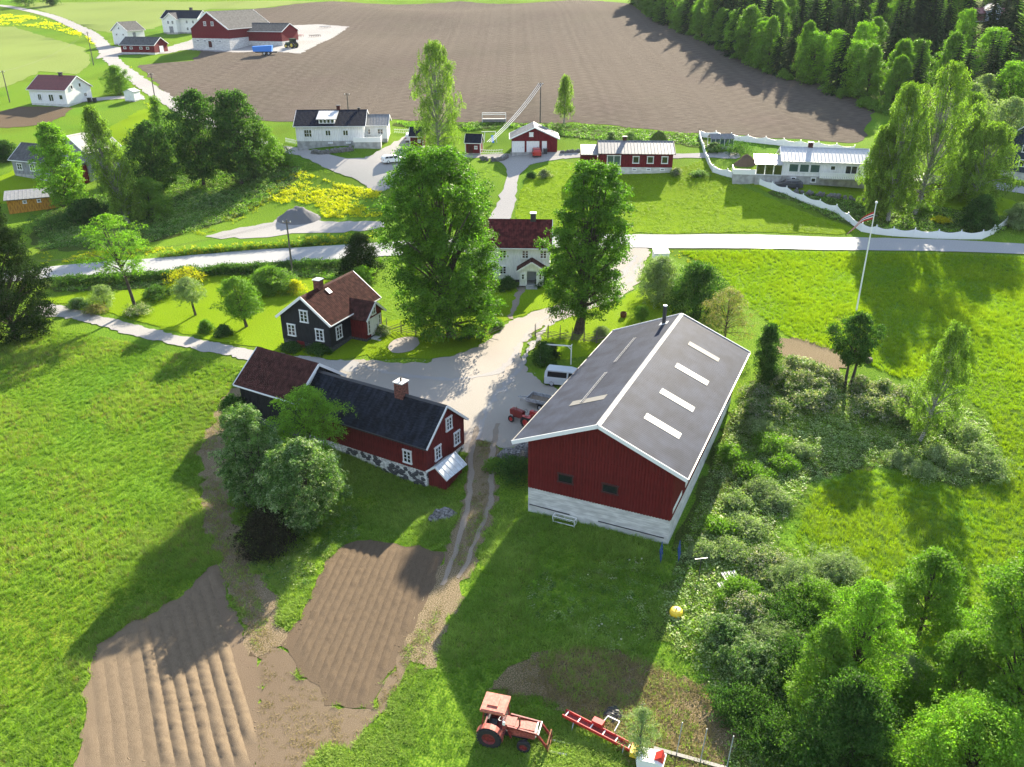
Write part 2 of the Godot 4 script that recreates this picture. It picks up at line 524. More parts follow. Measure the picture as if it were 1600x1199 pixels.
# ================= land =================
func build_land() -> void:
	# one sheet to the horizon
	var v := PackedVector3Array()
	var c := PackedColorArray()
	var uv := PackedVector2Array()
	var idx := PackedInt32Array()
	var nx := gx.size()
	for j in gd.size():
		for i in nx:
			var x := gx[i]
			var d := gd[j]
			v.append(Vector3(x, gh[j * nx + i], -d))
			uv.append(Vector2(x, d))
			var g := 1.0 + 0.5 * tone.get_noise_2d(x * 1.4, d * 1.4)
			var y := 1.0 + 0.35 * tone.get_noise_2d(x * 0.7 + 300, d * 0.7)
			c.append(Color(g * y, g, g))
			if i < nx - 1 and j < gd.size() - 1:
				var k := j * nx + i
				idx.append_array([k, k + nx, k + nx + 1, k, k + nx + 1, k + 1])
	var st := SurfaceTool.new()
	var arr := []
	arr.resize(Mesh.ARRAY_MAX)
	arr[Mesh.ARRAY_VERTEX] = v
	arr[Mesh.ARRAY_COLOR] = c
	arr[Mesh.ARRAY_TEX_UV] = uv
	arr[Mesh.ARRAY_INDEX] = idx
	st.create_from_arrays(arr)
	st.generate_normals()
	setting("ground", st.commit(), M.meadow)

	# far fields
	setting("ploughed_field", sheet([Vector2(-114.07, -274.46), Vector2(-90.88, -232.52), Vector2(-75.62, -210.25), Vector2(-51.55, -198.52), Vector2(-22.34, -191), Vector2(-5.67, -193.71), Vector2(5.56, -190), Vector2(13.83, -189.05), Vector2(26.97, -183.8), Vector2(38.11, -178.63), Vector2(51.1, -173.26), Vector2(68.16, -169.2), Vector2(82.85, -200.89), Vector2(81.16, -207.7), Vector2(75.82, -229.92), Vector2(70.08, -245.5), Vector2(67.84, -265.51), Vector2(65.88, -307.12), Vector2(61.13, -336.02), Vector2(53.69, -377.01), Vector2(53.42, -417.65), Vector2(31.89, -462.1), Vector2(-28.05, -507.77), Vector2(-91.03, -470.75), Vector2(-109.88, -428.85), Vector2(-118.21, -421.15), Vector2(-110.31, -349.92), Vector2(-100.32, -282.54)], 0.05, 0.10, 0.8, 2.5, 0.35), M.soil_far)
	bare.append(last_poly)
	setting("hay_field", sheet([Vector2(-224.56, -373.84), Vector2(-203.54, -374.33), Vector2(-174.96, -345.82), Vector2(-148.4, -313.88), Vector2(-129.86, -278.07), Vector2(-126.14, -259.54), Vector2(-138.59, -263.07), Vector2(-136.6, -247.31), Vector2(-137.12, -220.08)], 0.05, 0.12, 0.6, 2.0), M.pale_field)
	setting("pasture", sheet([Vector2(-243.07, -456.82), Vector2(-191.75, -462.75), Vector2(-146.09, -449.95), Vector2(-95.54, -460.98), Vector2(-110.51, -431.46), Vector2(-117.92, -421.14), Vector2(-137.45, -421.95), Vector2(-142.12, -409.38), Vector2(-141.81, -362.01), Vector2(-151.22, -353.87), Vector2(-152.94, -350.77), Vector2(-164.08, -360.55), Vector2(-199.67, -404.44)], 0.05, 0.12, 0.6, 3.0), M.pale_field)

	setting("forest_floor", sheet([Vector2(57.34, -425.5), Vector2(61.13, -336.02), Vector2(68.12, -266.68), Vector2(76.13, -229.85), Vector2(82.27, -208.74), Vector2(83.33, -201.4), Vector2(88.4, -189.12), Vector2(94.72, -184.92), Vector2(104.19, -182.32), Vector2(109.65, -164.25), Vector2(154.34, -220.08), Vector2(296.78, -438.38), Vector2(152.69, -442.33)], 0.04, 0.3, 1.0, 3.0), M.weeds)
	# roads
	setting("main_road", sheet([Vector2(-85.34, -114.42), Vector2(-66.66, -118.25), Vector2(-52.41, -121.57), Vector2(-39.21, -125.61), Vector2(-26.85, -127.71), Vector2(-15.12, -129.83), Vector2(-2.04, -131.4), Vector2(10.16, -131.21), Vector2(20.29, -131.03), Vector2(30.13, -129.72), Vector2(39.73, -128.25), Vector2(54.1, -126.83), Vector2(76.43, -122.78), Vector2(93.88, -120.29), Vector2(91.35, -116.39), Vector2(74.62, -119.23), Vector2(52.5, -122.26), Vector2(38.41, -123.09), Vector2(29.1, -124.36), Vector2(19.61, -125.76), Vector2(9.81, -125.81), Vector2(-1.96, -125.88), Vector2(-14.57, -124.14), Vector2(-25.83, -121.97), Vector2(-37.78, -120.16), Vector2(-50.62, -116.58), Vector2(-64.78, -114.26), Vector2(-82.47, -109.89)], 0.10, 0.05, 0.08, 1.5), M.asphalt)
	bare.append(last_poly)
	setting("farm_yard", sheet(smooth_loop([Vector2(-21.79, -87.43), Vector2(-17.62, -88.66), Vector2(-13.1, -87.76), Vector2(-8.07, -88.62), Vector2(-4.52, -91.48), Vector2(-2.18, -95.14), Vector2(-0.64, -98.91), Vector2(2.65, -102.53), Vector2(6.79, -105.79), Vector2(10.75, -110.64), Vector2(14.09, -117.58), Vector2(18.02, -125.6), Vector2(20.9, -125.15), Vector2(18.92, -117.69), Vector2(18.05, -113.27), Vector2(15.4, -108.27), Vector2(11.77, -104.55), Vector2(7.33, -100.71), Vector2(3.99, -98.09), Vector2(2.18, -95.34), Vector2(1.35, -91.45), Vector2(1.09, -88), Vector2(2.25, -84.3), Vector2(4.76, -80.73), Vector2(5.18, -75.74), Vector2(3.08, -71.12), Vector2(0, -69.98), Vector2(-1.72, -70.87), Vector2(-3.42, -71.78), Vector2(-3.76, -69.31), Vector2(-5.15, -70.3), Vector2(-6.37, -73.99), Vector2(-10.59, -77.75), Vector2(-16.76, -83.22)]), 0.06, 0.22, 0.3, 0.45), M.gravel)
	bare.append(last_poly)
	setting("gravel_lane", sheet([Vector2(-62.95, -105.97), Vector2(-59.03, -104.83), Vector2(-54.91, -103.1), Vector2(-48.62, -99.85), Vector2(-39.06, -95.47), Vector2(-30.16, -91.5), Vector2(-20.58, -88.76), Vector2(-17.55, -88.19), Vector2(-17.45, -85.78), Vector2(-20.1, -86.18), Vector2(-29.83, -88.88), Vector2(-38.05, -92.45), Vector2(-47.38, -96.72), Vector2(-53.5, -99.87), Vector2(-57.53, -101.57), Vector2(-62.08, -102.48)], 0.07, 0.10, 0.25, 0.45), M.grey_gravel)
	bare.append(last_poly)
	setting("gravel_road", sheet(smooth_loop([Vector2(-3.83, -138.46), Vector2(-2.42, -144.65), Vector2(-1.6, -150.78), Vector2(-0.95, -157.97), Vector2(-1.47, -164.43), Vector2(-3.52, -168.44), Vector2(-6.08, -170.16), Vector2(-12.58, -169.02), Vector2(-16.86, -160.94), Vector2(-22.68, -149.76), Vector2(-27.8, -153.79), Vector2(-35.89, -160.12), Vector2(-46, -172.09), Vector2(-48.08, -178.9), Vector2(-40.21, -169.45), Vector2(-34.21, -164.23), Vector2(-29.15, -163.06), Vector2(-25.99, -166.7), Vector2(-22.71, -175.91), Vector2(-20.71, -181.63), Vector2(-17.99, -176.49), Vector2(-18.82, -168.98), Vector2(-19.65, -164.86), Vector2(-12.75, -171.66), Vector2(-5.13, -172.48), Vector2(0, -172.23), Vector2(7.6, -170.64), Vector2(14.38, -168.31), Vector2(35.53, -164.9), Vector2(42.64, -164.08), Vector2(41.8, -160.33), Vector2(35.05, -162.33), Vector2(14.19, -165.68), Vector2(8.64, -165.6), Vector2(3.66, -163.46), Vector2(1.42, -157.36), Vector2(0.68, -149.41), Vector2(0.22, -142.57), Vector2(-0.53, -137.7)]), 0.07, 0.08, 0.3), M.grey_gravel)
	bare.append(last_poly)
	setting("gravel_track", sheet(ribbon_points([Vector2(-45.99, -173.14), Vector2(-58.47, -188.88), Vector2(-70.68, -201.36), Vector2(-82.93, -217.69), Vector2(-94.5, -234.16), Vector2(-110.03, -258.57), Vector2(-123.4, -279.18), Vector2(-135.52, -301.89), Vector2(-146.52, -324.02), Vector2(-163.76, -353.96), Vector2(-183.44, -380.86), Vector2(-214.59, -417.66), Vector2(-241.53, -441.66), Vector2(-259.72, -447.18)], 2.3), 0.08, 0.08, 0.4), M.grey_gravel)
	bare.append(last_poly)
	setting("farm_court", sheet([Vector2(-131.53, -285.2), Vector2(-126.53, -292.88), Vector2(-113.12, -295.96), Vector2(-109.75, -304.6), Vector2(-88.24, -297), Vector2(-82.12, -297.85), Vector2(-67.89, -290.66), Vector2(-66.52, -314.77), Vector2(-65.36, -366.77), Vector2(-78.17, -373.28), Vector2(-88.87, -368.81), Vector2(-93.99, -334.62), Vector2(-115.52, -328.61), Vector2(-117.69, -310.01), Vector2(-133.82, -310.88), Vector2(-141.36, -315.66)], 0.07, 0.1, 0.5), M.grey_gravel)
	bare.append(last_poly)
	setting("house_drive", sheet([Vector2(-109.71, -217.68), Vector2(-104.3, -221.62), Vector2(-97.64, -225.04), Vector2(-92.94, -223.78), Vector2(-95.92, -229.92), Vector2(-100.49, -228.1), Vector2(-105.93, -225.44), Vector2(-111.73, -222.12)], 0.08, 0.1, 0.2), M.grey_gravel)
	setting("gravel_lot", sheet(smooth_loop([Vector2(-42.5, -130.42), Vector2(-35.84, -132.28), Vector2(-28.89, -133.42), Vector2(-21.67, -135.01), Vector2(-21.64, -137.99), Vector2(-27.55, -137.77), Vector2(-31.89, -138.32), Vector2(-35.25, -139.12), Vector2(-39.27, -138.05), Vector2(-42.03, -136.39), Vector2(-46.43, -133.48), Vector2(-48.76, -131.07)]), 0.06, 0.12, 0.5), M.grey_gravel)
	bare.append(last_poly)
	setting("side_road", sheet([Vector2(82.47, -144.35), Vector2(86.64, -142.85), Vector2(95.83, -139.9), Vector2(97.86, -143.47), Vector2(88.03, -145.62), Vector2(84.63, -147.73), Vector2(82.5, -147.96), Vector2(78.73, -149.56), Vector2(77.98, -147.84)], 0.07, 0.05, 0.1), M.asphalt)
	bare.append(last_poly)
	setting("parking_gravel", sheet([Vector2(-0.25, -169.54), Vector2(10, -168.04), Vector2(10.14, -170.76), Vector2(-0.26, -173.23)], 0.09, 0.08, 0.1), M.grey_gravel)
	bare.append(last_poly)

	setting("wheel_track", sheet(ribbon_points([Vector2(18.55, -122.79), Vector2(15.18, -114.06), Vector2(9.82, -106.53), Vector2(4.06, -100.15), Vector2(0.91, -92.35), Vector2(-0.72, -86.39), Vector2(-5.62, -83.89), Vector2(-11.32, -84.68), Vector2(-17.37, -87.11)], 0.32), 0.075, 0.15, 0.3, 0.5), M.grey_gravel)
	setting("wheel_track", sheet(ribbon_points([Vector2(19.18, -121.73), Vector2(16.31, -112.97), Vector2(11.01, -105.52), Vector2(4.98, -98.89), Vector2(2.11, -91.44), Vector2(0.42, -84.8), Vector2(-2.63, -77.28), Vector2(-3.23, -71.55)], 0.32), 0.075, 0.15, 0.3, 0.5), M.grey_gravel)
	setting("footpath", sheet(ribbon_points([Vector2(1.61, -112.2), Vector2(1.05, -110.08), Vector2(0.51, -106.35), Vector2(0.17, -102.74), Vector2(-0.16, -100.16)], 0.45, 0.35), 0.075, 0.1, 0.25, 0.5), M.rut)
	# lawns
	setting("garden_lawn", sheet(smooth_loop([Vector2(-63.33, -106.76), Vector2(-56.95, -109.86), Vector2(-50.22, -110.59), Vector2(-42.96, -115.6), Vector2(-34.41, -114.29), Vector2(-27.4, -115.41), Vector2(-21.63, -113.61), Vector2(-17.63, -104.4), Vector2(-15.68, -96.1), Vector2(-15.82, -91.57), Vector2(-19.18, -89.18), Vector2(-26.21, -90.78), Vector2(-36.5, -94.82), Vector2(-47.07, -100.02), Vector2(-57.52, -105.23)]), 0.05, 0.2, 0.4), M.lawn)
	setting("house_lawn", sheet(smooth_loop([Vector2(-16.08, -99.06), Vector2(-8.25, -102.22), Vector2(-2.62, -109.12), Vector2(2.68, -112.19), Vector2(7.09, -111.34), Vector2(10.8, -113.47), Vector2(8.12, -106.64), Vector2(2.49, -102.75), Vector2(-1.21, -99.11), Vector2(-2.72, -95.14), Vector2(-4.89, -91.48), Vector2(-8.12, -89.28), Vector2(-13.95, -88.73), Vector2(-17.15, -90.42)]), 0.05, 0.2, 0.4), M.lawn)
	setting("orchard_lawn", sheet(smooth_loop([Vector2(8.63, -101.71), Vector2(13.57, -105.71), Vector2(17.51, -109.91), Vector2(20.26, -105.31), Vector2(20.8, -98.76), Vector2(17.1, -95.28), Vector2(12.09, -92.03), Vector2(7.34, -88.74), Vector2(3.67, -88.81), Vector2(2.65, -92.34), Vector2(3.95, -97.08)]), 0.05, 0.2, 0.4), M.lawn)
	setting("bungalow_lawn", sheet(smooth_loop([Vector2(1.7, -149.32), Vector2(3.58, -158.89), Vector2(8.61, -164.83), Vector2(16.16, -159.99), Vector2(30.74, -158.02), Vector2(36, -161), Vector2(36.42, -154.14), Vector2(41.56, -144.41), Vector2(46.95, -136.42), Vector2(53.27, -128.73), Vector2(30.27, -130.46), Vector2(16.33, -131.92), Vector2(1.54, -132.95), Vector2(0.86, -141.21)]), 0.05, 0.2, 0.4), M.lawn)
	setting("terrace_lawn", sheet(smooth_loop([Vector2(44.04, -154.91), Vector2(50.56, -145.6), Vector2(59.93, -144.04), Vector2(66.75, -141.92), Vector2(76.02, -143.38), Vector2(82.37, -140.79), Vector2(83.49, -136.68), Vector2(80.74, -131.3), Vector2(76.13, -130.11), Vector2(72.45, -135.32), Vector2(62.72, -136.91), Vector2(53.39, -140.52), Vector2(45.43, -142.64), Vector2(41.42, -148.5)]), 0.06, 0.2, 0.4), M.lawn)
	setting("hillside_lawn", sheet(smooth_loop([Vector2(-98.55, -154.9), Vector2(-96.71, -167.86), Vector2(-97.21, -176.82), Vector2(-95.93, -188.62), Vector2(-90.74, -196.34), Vector2(-89.53, -214.25), Vector2(-83.35, -201.72), Vector2(-81.44, -183.57), Vector2(-87.31, -181.38), Vector2(-86.77, -165.26), Vector2(-86.8, -154.87), Vector2(-88.27, -148.45)]), 0.05, 0.2, 0.4), M.lawn)

	# bare and rough ground
	setting("tilled_bank", sheet(smooth_loop([Vector2(-124.67, -203.27), Vector2(-120.54, -212.65), Vector2(-117.69, -214.7), Vector2(-106.85, -213.09), Vector2(-106.17, -201.64), Vector2(-109.85, -197.16), Vector2(-120.38, -195.35)]), 0.06, 0.1, 0.5), M.soil_dark)
	setting("brown_track", sheet(ribbon_points([Vector2(-29.68, -82.34), Vector2(-29.87, -77.81), Vector2(-29.17, -72.49), Vector2(-28.18, -68.12), Vector2(-25.84, -62.11), Vector2(-23.68, -57.57), Vector2(-21.42, -53.44), Vector2(-19.34, -50.06), Vector2(-17.73, -46.67), Vector2(-16.71, -44.5)], 0.9, 1.4), 0.05, 0.15, 0.5, 0.45), M.dry_grass)
	bare.append(last_poly)
	setting("field_track", sheet(ribbon_points([Vector2(-2.42, -73.93), Vector2(-2.88, -68.39), Vector2(-2.8, -62.49), Vector2(-3.39, -57.89), Vector2(-4.26, -53.78), Vector2(-5.15, -50.11), Vector2(-5.89, -46.51), Vector2(-6.38, -43.26)], 1.6, 1.2), 0.05, 0.15, 0.4, 0.45), M.dry_grass)
	bare.append(last_poly)
	setting("wheel_rut", sheet(ribbon_points([Vector2(-3.5, -74), Vector2(-3.85, -70.04), Vector2(-3.74, -64.62), Vector2(-3.9, -60.76), Vector2(-4.36, -56.24), Vector2(-4.8, -53.49), Vector2(-5.33, -51.19)], 0.28, 0.16), 0.075, 0.12, 0.12, 0.5), M.rut)
	bare.append(last_poly)
	setting("wheel_rut", sheet(ribbon_points([Vector2(-1.41, -74.56), Vector2(-1.84, -70.35), Vector2(-1.86, -65.74), Vector2(-1.94, -61.39), Vector2(-2.75, -57.83), Vector2(-3.34, -54.51), Vector2(-4.11, -51.87)], 0.28, 0.16), 0.075, 0.12, 0.12, 0.5), M.rut)
	bare.append(last_poly)
	setting("sand_patch", sheet(smooth_loop([Vector2(-14.61, -91.55), Vector2(-13.88, -94.21), Vector2(-11.76, -94.57), Vector2(-11.04, -92.75), Vector2(-11.96, -90.67), Vector2(-13.54, -90.19)]), 0.08, 0.06, 0.1), M.gravel)
	bare.append(last_poly)
	setting("weed_bank", sheet(smooth_loop([Vector2(20.26, -70.8), Vector2(23.98, -78.81), Vector2(27.96, -83.91), Vector2(32.99, -86.69), Vector2(34.34, -82.13), Vector2(40.25, -79.65), Vector2(45.23, -78.7), Vector2(46.95, -73.98), Vector2(44.68, -65.68), Vector2(39.85, -63.95), Vector2(36.27, -66.34), Vector2(31.76, -66.82), Vector2(26.14, -63.83), Vector2(23.07, -59.12), Vector2(19.35, -53.17), Vector2(18.3, -47.46), Vector2(20.06, -44.3), Vector2(14.88, -34.78), Vector2(11.94, -34.89), Vector2(13.38, -41.58), Vector2(11.27, -43.85), Vector2(10.07, -47.5), Vector2(12.86, -53.02), Vector2(14.78, -57.93), Vector2(17.94, -65.51)]), 0.05, 0.35, 0.8, 0.45), M.weeds)
	setting("barn_side", sheet(smooth_loop([Vector2(12.73, -54.58), Vector2(15.11, -59.7), Vector2(18.37, -67.57), Vector2(22.78, -76.44), Vector2(26.25, -82.62), Vector2(27.89, -81.06), Vector2(22.1, -70.8), Vector2(17.89, -62.56), Vector2(14.3, -55.4)]), 0.065, 0.3, 0.4), M.weeds)
	setting("dead_grass_ground", sheet(smooth_loop([Vector2(-1.25, -41.01), Vector2(0, -42.59), Vector2(2.62, -44.18), Vector2(5.68, -44.34), Vector2(8.61, -43.37), Vector2(10.89, -41.65), Vector2(12.74, -40.54), Vector2(13.62, -38.98), Vector2(12.49, -34.87), Vector2(7.5, -35.05), Vector2(6.24, -37.31), Vector2(4.04, -39.32), Vector2(1.23, -39.92)]), 0.06, 0.25, 0.8, 0.45), M.litter)
	bare.append(last_poly)
	setting("dry_patch", sheet(smooth_loop([Vector2(30.63, -91.1), Vector2(34.54, -91.75), Vector2(37.27, -86.65), Vector2(34.57, -82.84), Vector2(31.58, -84.39)]), 0.075, 0.2, 0.5, 0.45), M.dry_grass)
	setting("shrub_bank", sheet(smooth_loop([Vector2(43.62, -143.98), Vector2(53.67, -141.46), Vector2(60.91, -137.67), Vector2(69.23, -137.5), Vector2(75.31, -132.63), Vector2(78.72, -131.31), Vector2(74.47, -126.64), Vector2(66.94, -127.28), Vector2(57.7, -128.71), Vector2(54.39, -130.62), Vector2(48.27, -137.41)]), 0.065, 0.3, 0.4), M.weeds)
	setting("rough_slope", sheet(smooth_loop([Vector2(-72.97, -126.38), Vector2(-80.93, -142.52), Vector2(-78.53, -151.99), Vector2(-70.8, -155.8), Vector2(-71.65, -167.85), Vector2(-45.97, -161.68), Vector2(-39.19, -158.56), Vector2(-40.86, -149.86), Vector2(-45.43, -141.2), Vector2(-51.59, -133.48), Vector2(-59.12, -126.51)]), 0.05, 0.35, 0.6), M.weeds)
	setting("road_verge", sheet(smooth_loop([Vector2(-64.94, -113.83), Vector2(-50.45, -116.12), Vector2(-37.64, -119.66), Vector2(-24.79, -121.48), Vector2(-21.1, -122.29), Vector2(-19.45, -117.31), Vector2(-23.51, -114.05), Vector2(-32.96, -115.77), Vector2(-42.96, -115.6), Vector2(-50.38, -111.01), Vector2(-62.17, -109.8)]), 0.055, 0.3, 0.4), M.weeds)
	setting("field_edge_bank", sheet(smooth_loop([Vector2(-24.88, -188.86), Vector2(-5.64, -192.86), Vector2(13.77, -188.06), Vector2(26.85, -182.8), Vector2(37.92, -177.63), Vector2(37.3, -167.8), Vector2(30.75, -173.43), Vector2(20.63, -174.53), Vector2(13.16, -178.49), Vector2(9.32, -180.79), Vector2(0, -189.73), Vector2(-21.74, -185.24)]), 0.06, 0.3, 0.4), M.weeds)

	# vegetable plots
	var plot := setting("potato_plot", sheet([Vector2(-23.57, -53.89), Vector2(-22.28, -52.65), Vector2(-20.5, -48.66), Vector2(-18.2, -45.11), Vector2(-16.6, -42.09), Vector2(-14.84, -34.61), Vector2(-25.33, -34.48), Vector2(-27.38, -40.43), Vector2(-28.71, -44.84), Vector2(-27.33, -47.42), Vector2(-25.89, -48.59), Vector2(-24.56, -50.38)], 0.05, 0.12, 0.25, 0.45), M.soil)
	bare.append(last_poly)
	var plot_area := last_poly
	var tilled := setting("tilled_plot", sheet([Vector2(-12.22, -57.27), Vector2(-7.09, -56.04), Vector2(-5.55, -54.9), Vector2(-5.76, -52.31), Vector2(-6.92, -46.84), Vector2(-8.02, -42.94), Vector2(-8.66, -40.77), Vector2(-8.89, -39.49), Vector2(-10.48, -39.74), Vector2(-11.76, -40.05), Vector2(-15.31, -44.14), Vector2(-16.04, -45.35), Vector2(-15.05, -49.66), Vector2(-14.71, -54.45), Vector2(-13.61, -56.79)], 0.05, 0.10, 0.2, 0.45), M.soil_dark)
	bare.append(last_poly)
	var tilled_area := last_poly
	setting("sandy_verge", sheet([Vector2(-17.95, -46.67), Vector2(-16.13, -45.72), Vector2(-15.03, -43.9), Vector2(-11.76, -40.05), Vector2(-8.89, -39.49), Vector2(-8.02, -42.94), Vector2(-6.92, -46.84), Vector2(-5.76, -52.31), Vector2(-5.55, -54.9), Vector2(-4.76, -54.44), Vector2(-5.25, -50.12), Vector2(-6.09, -46.2), Vector2(-6.9, -43.27), Vector2(-8.12, -39.54), Vector2(-9.43, -37.58), Vector2(-11.51, -36.18), Vector2(-13.74, -34.4), Vector2(-14.85, -34.39), Vector2(-16.6, -42.09), Vector2(-18.2, -45.11)], 0.035, 0.15, 0.5, 0.45), M.soil)
	bare.append(last_poly)
	rows_of_soil(plot, plot_area, Vector2(-21.11, -35.24), Vector2(-26.07, -44.84), 0.78, 0.18, 1, 9, M.soil)
	rows_of_soil(tilled, tilled_area, Vector2(-14.31, -43.61), Vector2(-12.85, -54.83), 0.62, 0.11, -30, 30, M.soil_dark)
	rows_of_soil(plot, plot_area, Vector2(-21.11, -35.24), Vector2(-26.07, -44.84), 0.78, 0.045, -6, 0, M.soil)

# ridges drawn up by the plough, each a piece of the plot
func rows_of_soil(plot: Node3D, area: PackedVector2Array, a: Vector2, b: Vector2, pitch: float, high: float, k0: int, k1: int, m: Material) -> void:
	var d := (b - a).normalized()
	var across := Vector2(-d.y, d.x)
	if across.x < 0:
		across = -across
	for i in range(k0, k1 + 1):
		var st := SurfaceTool.new()
		st.begin(Mesh.PRIMITIVE_TRIANGLES)
		st.set_smooth_group(0)
		var prev := []
		var faces := 0
		var line := []
		for k in 150:
			var p := a + across * (i * pitch) + d * (24.0 - 0.25 * k)
			p += across * wob.get_noise_2d(p.x * 4.0, p.y * 4.0) * 0.05
			if Geometry2D.is_point_in_polygon(p, area) and Geometry2D.is_point_in_polygon(p + across * 0.4, area) and Geometry2D.is_point_in_polygon(p - across * 0.4, area):
				line.append(p)
			elif line.size():
				break
		for k in line.size():
			var p: Vector2 = line[k]
			var h := high * (0.8 + 0.5 * wob.get_noise_2d(p.x * 30.0, p.y * 30.0 + i * 40.0)) * minf(1.0, minf(k / 5.0, (line.size() - 1 - k) / 5.0))
			var row := []
			for s in [[-0.5, 0.0], [-0.34, 0.35], [-0.15, 0.95], [0.15, 0.95], [0.34, 0.35], [0.5, 0.0]]:
				var q: Vector2 = p + across * (s[0] * pitch * 1.1)
				row.append(Vector3(q.x, gy(q.x, q.y) + 0.052 + h * (s[1] + rng.randf_range(-0.1, 0.1)), q.y))
			if prev.size():
				for s in 5:
					var g := 0.88 + 0.22 * rng.randf()
					st.set_color(Color(g, g, g))
					for w in [prev[s], row[s + 1], prev[s + 1], prev[s], row[s], row[s + 1]]:
						st.add_vertex(w)
					faces += 2
			prev = row
		if faces > 60:
			st.index()
			st.generate_normals()
			part("soil_ridge", st.commit(), m, plot)

# ================= buildings =================
# One face of a wall. p0 is its lower corner, ud runs along it, tops are [u, height] pairs. mode: "flat", "vertical", "lapped".
func wall_face(mb: MB, p0: Vector3, ud: Vector3, nn: Vector3, tops: Array, mode: String, pitch: float, deep: float) -> void:
	var width: float = tops[-1][0]
	var top_at := func(u: float) -> float:
		for i in range(1, tops.size()):
			if u <= tops[i][0] + 1e-5:
				return lerpf(tops[i - 1][1], tops[i][1], (u - tops[i - 1][0]) / (tops[i][0] - tops[i - 1][0]))
		return tops[-1][1]
	var up := Vector3.UP
	if mode == "vertical":
		var k := maxi(1, int(round(width / pitch)))
		var s := width / k
		for i in k:
			var g := 1.0 + wob.get_noise_2d(i * 37.0, p0.x * 10.0) * 0.22
			mb.col = Color(g, g, g)
			var u0 := i * s
			var u1 := u0 + s * 0.3
			var u2 := u0 + s * 0.42
			var u3 := u0 + s * 0.88
			var u4 := u0 + s
			var at := [[u0, 0.0], [u1, 0.0], [u2, deep], [u3, deep], [u4, 0.0]]
			for j in 4:
				var a: float = at[j][0]
				var b: float = at[j + 1][0]
				var ta: float = top_at.call(a)
				var tb: float = top_at.call(b)
				var oa: Vector3 = p0 + ud * a + nn * at[j][1]
				var ob: Vector3 = p0 + ud * b + nn * at[j + 1][1]
				mb.quad(oa, ob, ob + up * tb, oa + up * ta)
				# keep the peak of a gable
				for t in tops:
					if t[0] > a + 1e-4 and t[0] < b - 1e-4:
						var om: Vector3 = oa.lerp(ob, (t[0] - a) / (b - a))
						mb.tri(oa + up * ta, ob + up * tb, om + up * t[1])
	elif mode == "lapped":
		var high := 0.0
		for t in tops:
			high = maxf(high, t[1])
		var rows := int(ceil(high / pitch))
		for r in rows:
			var y0 := r * pitch
			var y1 := minf((r + 1) * pitch, high)
			var g := 1.0 + wob.get_noise_2d(r * 53.0, p0.z * 10.0) * 0.22
			mb.col = Color(g, g, g)
			var a0 := 0.0
			var b0 := width
			var a1 := 0.0
			var b1 := width
			if tops.size() == 3:
				var sl: float = (tops[1][1] - tops[0][1]) / tops[1][0]
				a0 = maxf(0.0, (y0 - tops[0][1]) / sl)
				b0 = width - a0
				a1 = minf(maxf(0.0, (y1 - tops[0][1]) / sl), width / 2)
				b1 = width - a1
			mb.quad(p0 + ud * a0 + up * y0 + nn * deep, p0 + ud * b0 + up * y0 + nn * deep, p0 + ud * b1 + up * y1, p0 + ud * a1 + up * y1)
			mb.quad(p0 + ud * a0 + up * y0, p0 + ud * b0 + up * y0, p0 + ud * b0 + up * y0 + nn * deep, p0 + ud * a0 + up * y0 + nn * deep)
	else:
		mb.col = Color.WHITE
		var pts := [p0, p0 + ud * width]
		for i in range(tops.size() - 1, -1, -1):
			pts.append(p0 + ud * tops[i][0] + up * tops[i][1])
		mb.fan(pts)
	mb.col = Color.WHITE

